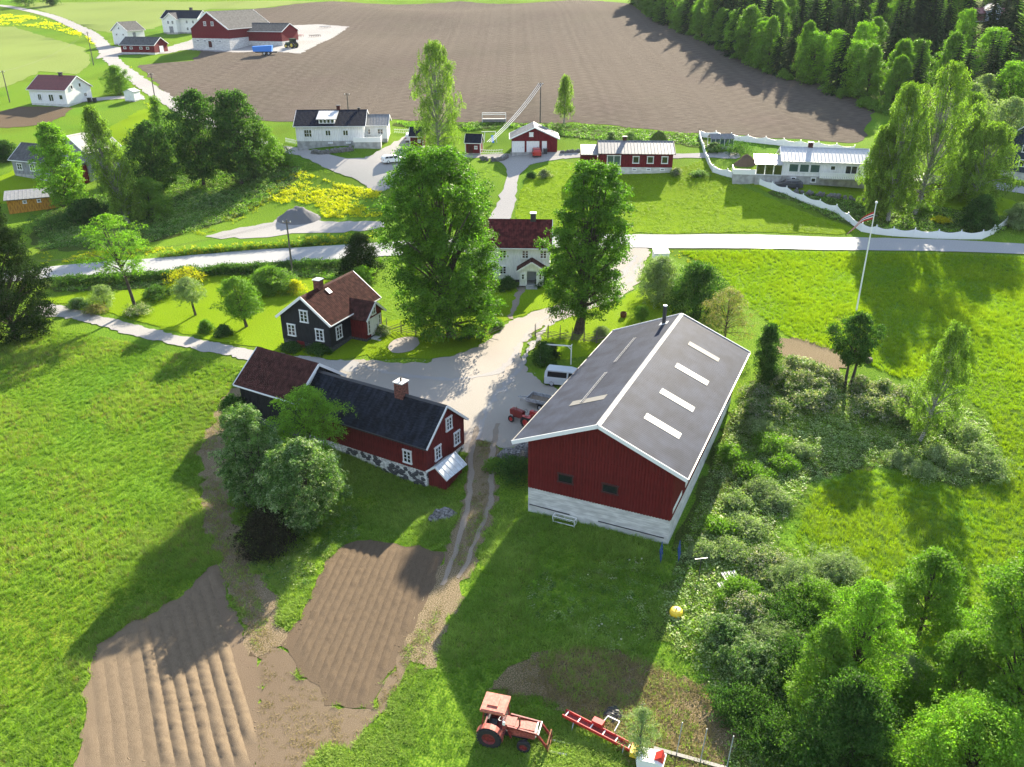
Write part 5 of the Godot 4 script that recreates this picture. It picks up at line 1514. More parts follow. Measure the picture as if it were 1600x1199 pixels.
# broad-leaved crown. o: base (share of height that is bare), clumps, per, spray, size, shape, stems, droop
func leafy_meshes(h: float, w: float, lean: float, o: Dictionary) -> Array:
	var t := Foliage.new()
	var wood_ := MB.new()
	var s: Spray = sprays[o.spray]
	var cb: float = o.get("base", 0.18) * h
	var ch := h - cb
	var R := w / 2
	var clumps: int = o.get("clumps", 40)
	var per: int = o.get("per", 22)
	var size: float = o.get("size", 0.5)
	var shape: String = o.get("shape", "oval")
	var cr0: float = o.get("clump", 0.2) * w
	var stems: int = o.get("stems", 1)
	var tr: float = o.get("trunk", 0.018) * h
	var gaps: float = o.get("gap", 0.0)
	var top := Vector3(lean, cb + ch * 0.72, 0)
	for q in stems:
		var off := Vector3.ZERO if stems == 1 else Vector3(cos(q * 2.4), 0, sin(q * 2.4)) * tr * 2.2
		var kink := Vector3(lean * 0.35, cb * 0.9 + 0.1, 0) + off * 1.8
		wood_.tube(off + Vector3(0, -0.4, 0), kink, tr * 1.25, tr * 0.85, 8, false)
		wood_.tube(kink, top + off * 3.0, tr * 0.85, tr * 0.2, 8, false)
	for q in clumps:
		var f := (q + rng.randf()) / clumps
		var prof := 1.0
		match shape:
			"oval": prof = pow(sin(PI * clampf(0.2 + f * 0.74, 0, 1)), 0.45)
			"round": prof = sqrt(maxf(0.02, 1.0 - pow(2.0 * f - 0.95, 2)))
			"dome": prof = sqrt(maxf(0.03, 1.0 - f * f * 0.97))
			"cone": prof = 1.02 - 0.88 * f
			"flame": prof = pow(sin(PI * clampf(0.14 + f * 0.82, 0, 1)), 0.55) * (1.08 - 0.38 * f)
			"vase": prof = 0.45 + 0.55 * sin(PI * (0.15 + 0.7 * f))
		var cr := cr0 * rng.randf_range(0.5, 1.25) * (0.5 + 0.5 * prof)
		var a := q * 2.39996 + rng.randf_range(-0.5, 0.5)
		var rr: float = maxf(0.0, R * prof - cr * 0.8) * sqrt(rng.randf_range(0.2, 1.0)) * (1.0 + o.get("ragged", 0.8) * wob.get_noise_2d(cos(a) * 40.0, f * 60.0 + sin(a) * 40.0 + h * 17.0)) * (1.14 if q % 7 == 0 else 1.0)
		var sway := lean * clampf((cb + ch * f) / h, 0, 1)
		var ctr := Vector3(cos(a) * rr + sway, cb + ch * f * (1.0 - cr / ch * 0.5), sin(a) * rr)
		ctr.y = minf(ctr.y, h - cr * 0.7)
		ctr.y = maxf(ctr.y, cr * 0.5)
		if q % 3 == 0 or clumps < 30:
			var low := Vector3(sway * 0.8, lerpf(cb * 0.8, ctr.y, 0.45), 0)
			limb(wood_, low, ctr, tr * 0.34, tr * 0.08, 0.06, 5)
		if rng.randf() < gaps:
			continue
		var shade := rng.randi_range(0, 3)
		for k in per:
			var d := rand_dir()
			if d.y < 0.0 and rng.randf() < 0.75:
				d.y = -d.y
			var p := ctr + Vector3(d.x, d.y * 0.72, d.z) * cr * (rng.randf_range(0.8, 1.06) if rng.randf() < 0.45 else rng.randf_range(0.25, 1.4))
			var up: Vector3 = (d * 0.8 + Vector3.UP * o.get("upright", 0.7)).normalized()
			var yaw := rng.randf() * TAU
			var b: Basis
			if s.tints.size() and o.get("hang", false):
				b = Basis(Vector3.UP, yaw) * Basis(Vector3.RIGHT, rng.randf_range(-0.3, 0.3))
			else:
				b = Basis(Quaternion(Vector3.UP, up)) * Basis(Vector3.UP, yaw)
			t.put(s, b, size * rng.randf_range(0.65, 1.25), p, shade + rng.randi_range(0, 4))
	return [t.commit(), wood_.commit()]

func spruce_meshes(h: float, w: float, o: Dictionary) -> Array:
	var t := Foliage.new()
	var wood_ := MB.new()
	var s: Spray = sprays[o.get("spray", "spruce")]
	wood_.tube(Vector3(0, -0.4, 0), Vector3(0, h * 0.97, 0), h * 0.014 + 0.05, 0.02, 7, false)
	var levels: int = o.get("levels", 22)
	for q in levels:
		var f := float(q) / levels
		var y: float = h * (o.get("base", 0.06) + (0.95 - o.get("base", 0.06)) * f)
		var L := w / 2 * pow(1.0 - f, 0.85) * rng.randf_range(0.85, 1.1) + 0.12
		var k := int(lerpf(o.get("arms", 9), 4, f))
		for a in k:
			var ang := TAU * a / k + q * 1.3 + rng.randf_range(-0.25, 0.25)
			var len_ := L * rng.randf_range(0.75, 1.12)
			var segs := maxi(1, int(ceil(len_ / 0.9)))
			for g in segs:
				var r0 := len_ * g / segs
				var b := Basis(Vector3.UP, ang) * Basis(Vector3(0, 0, 1), -0.18 - 0.22 * (1.0 - f) - rng.randf_range(0, 0.15))
				var p := Vector3(cos(ang), 0, -sin(ang)) * r0 + Vector3(0, y - r0 * 0.28 + rng.randf_range(-0.12, 0.12), 0)
				t.put(s, b, maxf(0.45, len_ / segs * 1.25), p, rng.randi_range(0, 9))
	t.put(s, Basis(Vector3(0, 0, 1), PI / 2), 0.8, Vector3(0, h * 0.93, 0), 1)
	return [t.commit(), wood_.commit()]

func plant(called: String, label: String, category: String, at: Vector3, meshes: Array, leaf: Material, bark: Material, group := "", stem := "trunk", crown := "crown", turn := 0.0) -> Node3D:
	var o := thing(called, label, category, at, turn, group)
	part(stem, meshes[1], bark, o)
	part(crown, meshes[0], leaf, o)
	return o

func tree(called: String, label: String, at: Vector3, h: float, w: float, lean: float, o: Dictionary, category := "tree", group := "") -> Node3D:
	return plant(called, label, category, at, leafy_meshes(h, w, lean, o), o.get("mat", M.leaf), o.get("bark", M.bark), group)

func bush(called: String, label: String, at: Vector3, h: float, w: float, lean: float, o: Dictionary, group := "") -> Node3D:
	var q := {"base": 0.0, "shape": "dome", "stems": 3, "trunk": 0.02, "clump": 0.26}
	q.merge(o, true)
	w *= 1.2
	return plant(called, label, "bush", at, leafy_meshes(h, w, lean, q), q.get("mat", M.leaf), q.get("bark", M.bark), group, "stem", "foliage")

func make_sprays() -> void:
	M.leaf = leaf_mat(Color(0.9, 1.0, 0.55))
	M.leaf_dull = leaf_mat(Color(0.75, 0.82, 0.5), 0.8)
	M.leaf_dull.metallic_specular = 0.1
	M.needle = leaf_mat(Color(0.45, 0.5, 0.35), 0.9)
	M.needle.metallic_specular = 0.1
	M.bark = stained(lin(0.11, 0.085, 0.065), 71, Vector3(0.8, 0.25, 0.8), 0.95, 0.5)
	M.birch_bark = stained(lin(0.55, 0.54, 0.5), 72, Vector3(0.5, 1.6, 0.5), 0.85, 0.35)
	make_spray("maple", "bunch", 13, 0.55, [Color(0.108, 0.228, 0.026), Color(0.144, 0.282, 0.031), Color(0.084, 0.186, 0.024)])
	make_spray("lime", "bunch", 12, 0.5, [Color(0.192, 0.348, 0.036), Color(0.156, 0.300, 0.036), Color(0.228, 0.384, 0.042)])
	make_spray("fresh", "bunch", 12, 0.5, [Color(0.168, 0.308, 0.042), Color(0.140, 0.266, 0.039), Color(0.210, 0.350, 0.049)])
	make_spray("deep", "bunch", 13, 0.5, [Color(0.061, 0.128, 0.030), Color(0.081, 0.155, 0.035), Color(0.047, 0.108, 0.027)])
	make_spray("silver", "bunch", 13, 0.45, [Color(0.21, 0.28, 0.12), Color(0.26, 0.32, 0.16), Color(0.16, 0.24, 0.085)])
	make_spray("elder", "bunch", 13, 0.5, [Color(0.099, 0.187, 0.050), Color(0.132, 0.231, 0.066), Color(0.077, 0.149, 0.044), Color(0.286, 0.363, 0.187)])
	make_spray("bronze", "bunch", 11, 0.4, [Color(0.240, 0.240, 0.072), Color(0.288, 0.228, 0.108), Color(0.192, 0.228, 0.054)])
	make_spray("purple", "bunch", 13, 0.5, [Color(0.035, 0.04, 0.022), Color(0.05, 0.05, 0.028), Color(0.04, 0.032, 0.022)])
	make_spray("blossom", "bunch", 12, 0.5, [Color(0.10, 0.17, 0.045), Color(0.13, 0.21, 0.06), Color(0.46, 0.44, 0.38), Color(0.09, 0.16, 0.04), Color(0.30, 0.32, 0.2)])
	make_spray("yellow", "bunch", 12, 0.42, [Color(0.6, 0.53, 0.02), Color(0.54, 0.47, 0.02), Color(0.36, 0.38, 0.03)])
	make_spray("birch", "hang", 18, 0.4, [Color(0.189, 0.290, 0.047), Color(0.230, 0.331, 0.061), Color(0.149, 0.243, 0.041)])
	make_spray("spruce", "needle", 20, 0.55, [Color(0.030, 0.057, 0.021), Color(0.041, 0.076, 0.025), Color(0.023, 0.046, 0.018)], 0.25)
	make_spray("thuja", "bunch", 12, 0.5, [Color(0.03, 0.06, 0.018), Color(0.045, 0.08, 0.024), Color(0.024, 0.046, 0.014)])

func build_vegetation() -> void:
	make_sprays()
	near_trees()
	garden_plants()
	far_trees()
	forest()

func near_trees() -> void:
	tree("maple_tree", "tallest dense maple beside the black cottage", Vector3(-7.16, 1.31, -95.32), 22.42, 14.23, -1.93, {"ragged": 0.45, "spray": "maple", "shape": "oval", "clumps": 255, "per": 39, "size": 0.49, "base": 0.07, "clump": 0.111, "trunk": 0.024})
	tree("maple_tree", "maple with bare lower trunk on the drive beside the big barn", Vector3(8.06, 1.37, -96), 20.48, 10.63, 1.35, {"ragged": 0.45, "spray": "maple", "shape": "oval", "clumps": 204, "per": 33, "size": 0.48, "base": 0.13, "clump": 0.118, "trunk": 0.028, "gap": 0.06})
	tree("elder_tree", "pale-flowered bushy tree hiding the garden side of the red outbuilding", Vector3(-17.33, -1.44, -58.95), 8.43, 7.64, 0.21, {"spray": "elder", "shape": "round", "clumps": 136, "per": 33, "size": 0.29, "base": 0.08, "clump": 0.148, "stems": 3})
	tree("elder_tree", "dark green bushy tree below the tiled shed", Vector3(-22.57, -1.3, -62.39), 9.59, 5.67, 0, {"spray": "elder", "shape": "oval", "clumps": 119, "per": 30, "size": 0.27, "base": 0.05, "clump": 0.163, "stems": 3})
	tree("walnut_tree", "bright yellow-green tree leaning over the black sheet roof", Vector3(-18.78, -1.12, -67.8), 8.48, 8.05, 0.23, {"spray": "lime", "shape": "dome", "clumps": 88, "per": 25, "size": 0.29, "base": 0.35, "clump": 0.126, "gap": 0.12})
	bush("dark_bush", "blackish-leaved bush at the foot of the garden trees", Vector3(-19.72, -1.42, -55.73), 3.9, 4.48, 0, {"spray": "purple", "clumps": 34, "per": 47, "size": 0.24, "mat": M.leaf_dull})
	tree("yew_tree", "small dark tree at the corner of the tiled shed", Vector3(-27.63, -0.44, -75.51), 3.29, 2.7, -0.51, {"spray": "deep", "shape": "round", "clumps": 24, "per": 36, "size": 0.24, "base": 0.25, "clump": 0.26, "mat": M.leaf_dull})
	plant("thuja_tree", "huge dark conifer cut by the left edge of the picture", "tree", Vector3(-60.5, 0.77, -95.81), leafy_meshes(17.5, 11.5, -1.0, {"spray": "thuja", "shape": "flame", "clumps": 204, "per": 33, "size": 0.45, "base": 0.02, "clump": 0.118}), M.leaf_dull, M.bark)
	tree("ash_tree", "open yellow-green ash tree with slim bare trunk beside the lane", Vector3(-49.2, 1.37, -104.06), 12.62, 9.15, -1.72, {"spray": "lime", "shape": "round", "clumps": 95, "per": 16, "size": 0.32, "base": 0.38, "clump": 0.118, "trunk": 0.016, "gap": 0.1})
	tree("pollard_willow", "silvery pollard willow with bent trunk on the garden lawn", Vector3(-40.8, 1.26, -102.22), 5.06, 4.41, -0.74, {"spray": "silver", "shape": "round", "clumps": 30, "per": 36, "size": 0.26, "base": 0.38, "clump": 0.24, "trunk": 0.03})
	tree("apple_tree", "round green apple tree on the garden lawn left of the cottage", Vector3(-33.16, 1.13, -98.52), 6.48, 6.16, -0.87, {"spray": "fresh", "shape": "round", "clumps": 74, "per": 23, "size": 0.29, "base": 0.22, "clump": 0.148, "trunk": 0.03})
	tree("flag_tree", "round dark green twin-stemmed tree in front of the flagpole", Vector3(35.12, 1.58, -80), 8.28, 5.27, 0.26, {"spray": "deep", "shape": "round", "clumps": 81, "per": 23, "size": 0.29, "base": 0.36, "clump": 0.133, "stems": 2, "gap": 0.06})
	tree("slim_birch", "slim thin-leaved birch on the shrubby bank", Vector3(38.99, 0.34, -70.7), 12.32, 5.45, 1.3, {"spray": "birch", "shape": "flame", "clumps": 102, "per": 16, "size": 0.34, "base": 0.14, "clump": 0.118, "hang": true, "bark": M.birch_bark, "trunk": 0.012})
	tree("barn_end_tree", "narrow dark tree at the far right corner of the barn", Vector3(26.89, 1.46, -80.88), 7.01, 3.2, -0.27, {"spray": "deep", "shape": "flame", "clumps": 34, "per": 47, "size": 0.27, "base": 0.04, "clump": 0.28})
	tree("bronze_tree", "bronze-leaved apple tree behind the barn roof", Vector3(24.96, 1.9, -91.68), 6.65, 7.4, 0, {"spray": "bronze", "shape": "dome", "clumps": 91, "per": 16, "size": 0.29, "base": 0.2, "clump": 0.133, "gap": 0.08})
	tree("topiary_tree", "small round clipped tree on the lawn behind the barn", Vector3(16.06, 1.71, -97.92), 2.44, 1.9, 0, {"spray": "fresh", "shape": "round", "clumps": 16, "per": 36, "size": 0.18, "base": 0.25, "clump": 0.34})
	# lower right corner
	tree("corner_maple", "large yellow-green maple filling the lower right corner", Vector3(23.62, -0.71, -30.68), 8.31, 8.75, 0, {"spray": "lime", "shape": "dome", "clumps": 204, "per": 36, "size": 0.24, "base": 0.2, "clump": 0.111})
	tree("edge_maple", "tall green maple cut by the right edge above the corner tree", Vector3(29.36, -0.45, -36.63), 13.07, 7.37, 0, {"spray": "fresh", "shape": "round", "clumps": 187, "per": 36, "size": 0.27, "base": 0.1, "clump": 0.118})
	tree("field_tree", "rounded tree with dark limbs at the edge of the right field", Vector3(27.48, -0.71, -44.19), 7.8, 5.14, -0.08, {"spray": "fresh", "shape": "dome", "clumps": 102, "per": 22, "size": 0.26, "base": 0.25, "clump": 0.133, "gap": 0.1})
	tree("rowan_tree", "feathery light green rowan in the thicket beside the barn yard", Vector3(20.77, -0.85, -38.73), 9.83, 5.71, 0, {"spray": "lime", "shape": "dome", "clumps": 125, "per": 25, "size": 0.22, "base": 0.2, "clump": 0.126, "gap": 0.05})
	tree("rowan_tree", "lower light green rowan leaning out of the thicket", Vector3(18.28, -0.97, -37.35), 8.13, 4.12, -0.07, {"spray": "fresh", "shape": "dome", "clumps": 95, "per": 25, "size": 0.22, "base": 0.15, "clump": 0.133})
	tree("alder_tree", "dull green alder between the edge maple and the rowans", Vector3(26.33, -0.57, -37.47), 6.55, 5.27, 0.08, {"spray": "fresh", "shape": "dome", "clumps": 108, "per": 22, "size": 0.22, "base": 0.15, "clump": 0.126, "gap": 0.08})
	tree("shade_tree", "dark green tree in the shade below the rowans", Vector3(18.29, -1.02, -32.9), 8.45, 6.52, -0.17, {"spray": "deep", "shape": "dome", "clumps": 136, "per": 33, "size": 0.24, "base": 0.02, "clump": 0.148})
	tree("conveyor_sapling", "small leafy tree growing beside the red conveyor", Vector3(7.57, -1.47, -35.62), 4.04, 2.53, -0.07, {"spray": "silver", "shape": "round", "clumps": 22, "per": 30, "size": 0.16, "base": 0.12, "clump": 0.26})
	# thicket between barn and lower right trees: each bush by itself
	var spots_at := [
		[Vector3(21.66, -0.77, -48.24), 2.09, 3.64, 0.0, "fresh", "light green bush left of the feathery rowan"],
		[Vector3(17.47, -0.86, -43.91), 1.89, 3.41, 0.0, "silver", "grey-green bush in the lower thicket"],
		[Vector3(24.46, -0.77, -45.79), 1.9, 3.08, 0.0, "fresh", "green bush right of the feathery rowan"],
		[Vector3(23.53, -0.72, -39.31), 1.89, 3.93, 0.0, "fresh", "leafy bush under the dull green alder"],
		[Vector3(30.61, -0.68, -44.06), 2.08, 3.83, 0.0, "lime", "yellow-green bush in front of the edge maple"],
		[Vector3(29.6, -0.48, -38.16), 2.2, 4.23, 0.0, "fresh", "leafy bush between edge maple and corner maple"],
		[Vector3(16.39, -0.69, -48.79), 1.74, 2.31, 0.0, "fresh", "green bush beside the pallets"],
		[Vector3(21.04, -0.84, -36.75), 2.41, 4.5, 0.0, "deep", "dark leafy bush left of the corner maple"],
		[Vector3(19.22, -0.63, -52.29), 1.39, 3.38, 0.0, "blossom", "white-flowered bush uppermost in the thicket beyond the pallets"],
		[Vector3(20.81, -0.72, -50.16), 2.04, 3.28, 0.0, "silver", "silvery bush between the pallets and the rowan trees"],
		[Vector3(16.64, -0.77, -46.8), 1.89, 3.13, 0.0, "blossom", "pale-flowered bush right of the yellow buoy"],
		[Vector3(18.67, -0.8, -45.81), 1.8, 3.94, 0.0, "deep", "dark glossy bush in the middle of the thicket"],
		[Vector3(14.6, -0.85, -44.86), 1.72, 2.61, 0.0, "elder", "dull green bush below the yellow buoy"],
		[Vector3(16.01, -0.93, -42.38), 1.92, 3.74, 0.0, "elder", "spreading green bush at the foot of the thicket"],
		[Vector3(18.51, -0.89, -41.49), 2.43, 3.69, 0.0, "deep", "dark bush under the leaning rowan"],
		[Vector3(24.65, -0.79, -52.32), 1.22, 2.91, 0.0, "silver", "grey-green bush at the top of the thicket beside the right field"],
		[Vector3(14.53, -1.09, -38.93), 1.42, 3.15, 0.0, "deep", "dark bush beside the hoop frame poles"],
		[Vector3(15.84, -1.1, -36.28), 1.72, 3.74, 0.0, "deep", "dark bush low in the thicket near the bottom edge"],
		[Vector3(25.69, -0.66, -40.85), 1.62, 2.44, 0.0, "silver", "grey bush between alder and rowan"],
		[Vector3(27.65, -0.83, -48.21), 1.47, 2.29, 0.0, "silver", "grey bush at the foot of the rounded field tree"],
	]
	for q in spots_at:
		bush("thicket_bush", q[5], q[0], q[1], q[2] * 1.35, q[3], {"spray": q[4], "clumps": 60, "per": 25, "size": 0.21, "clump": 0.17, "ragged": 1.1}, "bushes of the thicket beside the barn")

func garden_plants() -> void:
	var many := [
		["forsythia_bush", "large yellow-blossomed bush at the roadside hedge", Vector3(-45.25, 2.08, -112.24), 2.39, 5.46, 0.0, "yellow"],
		["forsythia_bush", "small yellow bush left of the cottage chimney", Vector3(-29.39, 1.84, -109.1), 1.95, 2.43, 0.0, "yellow"],
		["lilac_bush", "fresh green bush left of the cottage", Vector3(-33, 1.91, -110.09), 3.21, 5.72, 0.0, "fresh"],
		["garden_bush", "pale thin bush beside the ash tree", Vector3(-54.22, 1.5, -105.57), 2.69, 3.7, 0.0, "silver"],
		["garden_bush", "low dark bush at the lane, first from the conifer", Vector3(-57.07, 1.4, -104.43), 1.39, 2.51, 0.0, "elder"],
		["garden_bush", "low reddish bush at the lane below the pale thin bush", Vector3(-54.13, 1.28, -103.03), 1.19, 2.97, 0.0, "bronze"],
		["garden_bush", "low variegated bush at the foot of the ash tree", Vector3(-48.49, 1.26, -102.62), 0.97, 3.61, 0.0, "blossom"],
		["garden_bush", "dark bush on the lawn edge right of the ash tree", Vector3(-48.01, 1.71, -107.92), 1.51, 3.6, 0.0, "deep"],
		["garden_bush", "small round bush left of the apple tree shadow", Vector3(-37.92, 0.95, -97.2), 1.53, 1.74, 0.0, "fresh"],
		["garden_bush", "small round bush under the apple tree", Vector3(-35.36, 0.94, -96.07), 1.29, 2.03, 0.0, "deep"],
		["laurel_bush", "dense black-green bush at the road left of the tall maple", Vector3(-21.65, 2.24, -116.82), 5.86, 5.83, 0.0, "thuja"],
		["golden_bush", "bright yellow-green bush right behind the cottage ridge", Vector3(-20.86, 2.01, -113.1), 2.48, 3.03, 0.0, "lime"],
		["lilac_bush", "grey-green lilac nearest the drive behind the barn", Vector3(19.53, 2.14, -105.64), 5.9, 6.67, 0.0, "silver"],
		["lilac_bush", "broad dark lilac left of the bronze-leaved tree", Vector3(23.23, 2.15, -100.12), 6.67, 7.93, 0.0, "deep"],
		["cottage_bush", "dark bush against the cottage foundation", Vector3(-25.94, 0.94, -91.43), 0.92, 2.25, 0.0, "deep"],
		["cottage_bush", "bush at the yard corner of the cottage", Vector3(-22.5, 0.98, -90.79), 1.03, 2.82, 0.0, "deep"],
		["cottage_bush", "pale flowering bush at the cottage porch steps", Vector3(-15.93, 1.31, -95.53), 1.15, 1.86, 0.0, "blossom"],
		["maple_foot_bush", "leafy bush under the tall maple beside the yard", Vector3(-5.05, 1.29, -94.93), 1.53, 3.69, 0.0, "deep"],
		["maple_foot_bush", "small round bush beside the footpath to the farmhouse", Vector3(-1.75, 1.37, -97.72), 0.92, 1.43, 0.0, "fresh"],
		["house_bush", "dark bush under the farmhouse windows", Vector3(-0.62, 1.8, -111.11), 1.69, 2.64, 0.0, "deep"],
		["house_bush", "bush at the right corner of the farmhouse", Vector3(4.46, 1.88, -112.13), 1.66, 2.31, 0.0, "deep"],
		["lawn_shrub", "white-flowering round shrub on the bungalow lawn nearest the drive", Vector3(5.86, 7.81, -155.86), 1.54, 2.34, 0.0, "blossom"],
		["lawn_shrub", "small green shrub on the bungalow lawn", Vector3(3.53, 7.78, -156.24), 1.06, 1.64, 0.0, "deep"],
		["lawn_shrub", "white-flowering shrub at the end of the red bungalow", Vector3(29.71, 8.57, -154.42), 1.3, 2.08, 0.0, "blossom"],
		["lawn_shrub", "low shrub right of the red bungalow", Vector3(33.66, 8.69, -153.29), 0.47, 2.98, 0.0, "elder"],
		["cypress_bush", "rounded conifer bush inside the scalloped fence", Vector3(72.14, 5.64, -128.47), 5.14, 4.91, 0.0, "deep"],
		["fence_bush", "yellow-tipped bush among the rockery plants", Vector3(67.54, 5.91, -130.86), 0.98, 2.61, 0.0, "yellow"],
		["fence_bush", "grey-green bush where the scalloped fence ends", Vector3(79.03, 5.84, -129.18), 3.59, 4.93, 0.0, "silver"],
		["rockery_bush", "low green bush under the birch trunks", Vector3(66.3, 6.59, -135.18), 1.26, 3.7, 0.0, "fresh"],
		["barn_corner_bush", "leafy bush at the left front corner of the barn", Vector3(0.35, -0.4, -65.08), 2.14, 3.65, 0.0, "deep"],
		["barn_corner_bush", "low weedy bush beside the rock at the barn corner", Vector3(-1.48, -0.43, -66.78), 1.05, 1.99, 0.0, "fresh"],
		["fence_hop_bush", "dark bush at the end of the pole fence beside the van", Vector3(3.49, 1.06, -87.55), 2.63, 2.45, 0.0, "deep"],
		["van_spruce", "dark bush standing right behind the white van", Vector3(4.43, 1.12, -89.28), 1.59, 1.62, 0.0, "thuja"],
		["lawn_bush", "rounded pale bush beside the pole fence behind the barn", Vector3(10.83, 1.39, -94.55), 1.27, 2, 0.0, "silver"],
		["slope_bush", "green bush on the rough slope below the weeping birch", Vector3(-61.4, 4.02, -142.15), 6.61, 7.1, 0.0, "fresh"],
		["slope_bush", "dark bush below the bright green tree", Vector3(-75.74, 3.23, -135.82), 3.08, 7.25, 0.0, "deep"],
		["slope_bush", "bush between the bright tree and the weeping birch", Vector3(-71.87, 3.63, -141.43), 3.51, 6.44, 0.0, "deep"],
		["slope_bush", "pale bush on the rough slope in front of the dark grove", Vector3(-52.32, 5.02, -145.55), 2.25, 7.67, 0.0, "elder"],
		["slope_bush", "leafy bush at the right foot of the dark grove", Vector3(-46.93, 7.29, -155.4), 3.05, 6.94, 0.0, "elder"],
		["slope_bush", "shrub above the yellow flowers", Vector3(-45.08, 8.83, -162.84), 4.06, 6.02, 0.0, "fresh"],
		["field_edge_bush", "bush behind the red bungalow at the field edge", Vector3(23.87, 11.2, -174.52), 1.94, 3.84, 0.0, "elder"],
		["field_edge_bush", "low bush behind the red bungalow chimney", Vector3(20.07, 11.19, -175.29), 1.74, 2.32, 0.0, "elder"],
		["terrace_bush", "bush beside the greenhouse inside the fence", Vector3(38.65, 10.8, -165.17), 1.78, 3.17, 0.0, "elder"],
		["terrace_bush", "dark bush in front of the greenhouse", Vector3(42.52, 10.83, -163.2), 1.02, 7.19, 0.0, "deep"],
		["left_bush", "dark bush at the left edge above the grey house", Vector3(-101.23, 7.91, -172.14), 3.86, 4.33, 0.0, "deep"],
		["track_tree", "round bush beside the small white shed at the track", Vector3(-101.85, 13.95, -230.06), 7.02, 6.59, 0.0, "fresh"],
	]
	for q in many:
		var big: bool = q[3] > 3.2
		bush(q[0], q[1], q[2], q[3], q[4], q[5], {"spray": q[6], "clumps": 90 if big else 30, "per": 24 if big else 17, "size": 0.34 if big else 0.26, "clump": 0.18 if big else 0.22, "ragged": 1.1, "mat": M.leaf_dull if q[6] == "thuja" else M.leaf})
	# clipped hedge along the road, metre by metre as it grew
	var line: Array = smooth_loop([Vector2(-63.37, -111.25), Vector2(-55.44, -112.62), Vector2(-47.19, -114.6), Vector2(-40.37, -116.12), Vector2(-33.31, -117.25), Vector2(-26.13, -118.42), Vector2(-22.95, -119.48)], false)
	hedge("roadside_hedge", "long dark hedge between road and garden", line, 1.6, 1.3, "deep")
	line = smooth_loop([Vector2(-45.54, -115.09), Vector2(-42.2, -116.09), Vector2(-36.98, -117.16)], false)
	hedge("forsythia_hedge", "low leafy hedge right of the large yellow bush", line, 1.2, 1.0, "fresh")
	line = smooth_loop([Vector2(-52.59, -122.07), Vector2(-45.72, -124.53), Vector2(-37.47, -126.48), Vector2(-29.99, -128.51), Vector2(-24.16, -129.58)], false)
	hedge("flowering_hedge", "low scrub hedge with yellow flowers on the far side of the road", line, 0.9, 1.0, "yellowgreen")
	# shrubs with pale blossom on the bank right of the barn
	var at: Array = [[Vector3(28.22, 1.54, -81.03), Vector3(30.13, 1.76, -82.99), Vector3(30.37, 1.51, -79.84), Vector3(32.15, 1.76, -82.17), Vector3(32.2, 1.49, -79.27), Vector3(33.8, 1.63, -80.52), Vector3(36.4, 1.49, -79.26), Vector3(36.85, 1.26, -77.35), Vector3(38.49, 1.38, -78.58), Vector3(38.5, 1.06, -76.01), Vector3(39.85, 1.16, -76.96), Vector3(37.23, 0.84, -74.34), Vector3(29.16, 1.32, -78.41), Vector3(29.91, 1.04, -76.05), Vector3(31.84, 1.13, -76.45), Vector3(35.5, 0.92, -74.87), Vector3(39.25, 0.76, -73.82), Vector3(25.27, 1.18, -78.7), Vector3(23.95, 0.69, -74.62), Vector3(26.3, 0.81, -75.08)]]
	for p in at[0]:
		var hh := rng.randf_range(1.3, 2.2)
		bush("bank_shrub", "pale blossoming shrub on the bank between barn and flagpole", p, hh, hh * rng.randf_range(1.6, 2.2), 0.0, {"spray": "blossom", "clumps": 16, "per": 22, "size": 0.3}, "blossoming shrubs on the bank")
	at = [[Vector3(43.09, 0.72, -73.89), Vector3(43.51, 0.35, -70.68), Vector3(43.31, 0.01, -67.66), Vector3(40.91, -0.18, -66.26), Vector3(39.5, -0.04, -67.73), Vector3(43.55, -0.19, -65.72), Vector3(35.48, -0.12, -67.3), Vector3(37.05, -0.33, -65.39)]]
	for p in at[0]:
		var hh := rng.randf_range(1.0, 1.7)
		bush("bank_bush", "low silvery bush at the right end of the shrubby bank", p, hh, hh * 2.2, 0.0, {"spray": "silver", "clumps": 14, "per": 22, "size": 0.3}, "silvery bushes of the bank")
	# weeds as high as bushes along the long side of the barn
	at = [[Vector3(20.16, 0.04, -67.6), Vector3(21.45, -0.12, -65.6), Vector3(24.28, 0.18, -69.74), Vector3(24.95, -0.11, -66.7), Vector3(21.86, -0.31, -62.71), Vector3(19.15, -0.33, -60.74), Vector3(16.72, -0.41, -57.12), Vector3(19.37, -0.48, -57.22), Vector3(22.76, -0.44, -60.89), Vector3(15, -0.49, -53.82), Vector3(17.02, -0.53, -53.87), Vector3(23.86, 0.51, -72.95), Vector3(27.03, 0.06, -68.75)]]
	for p in at[0]:
		var hh := rng.randf_range(0.7, 1.2)
		bush("nettle_clump", "knee-high pale nettle clump on the rough ground right of the barn", p, hh, hh * rng.randf_range(2.4, 3.4), 0.0, {"spray": "silver" if rng.randf() < 0.6 else "fresh", "clumps": 14, "per": 24, "size": 0.3}, "nettle clumps right of the barn")

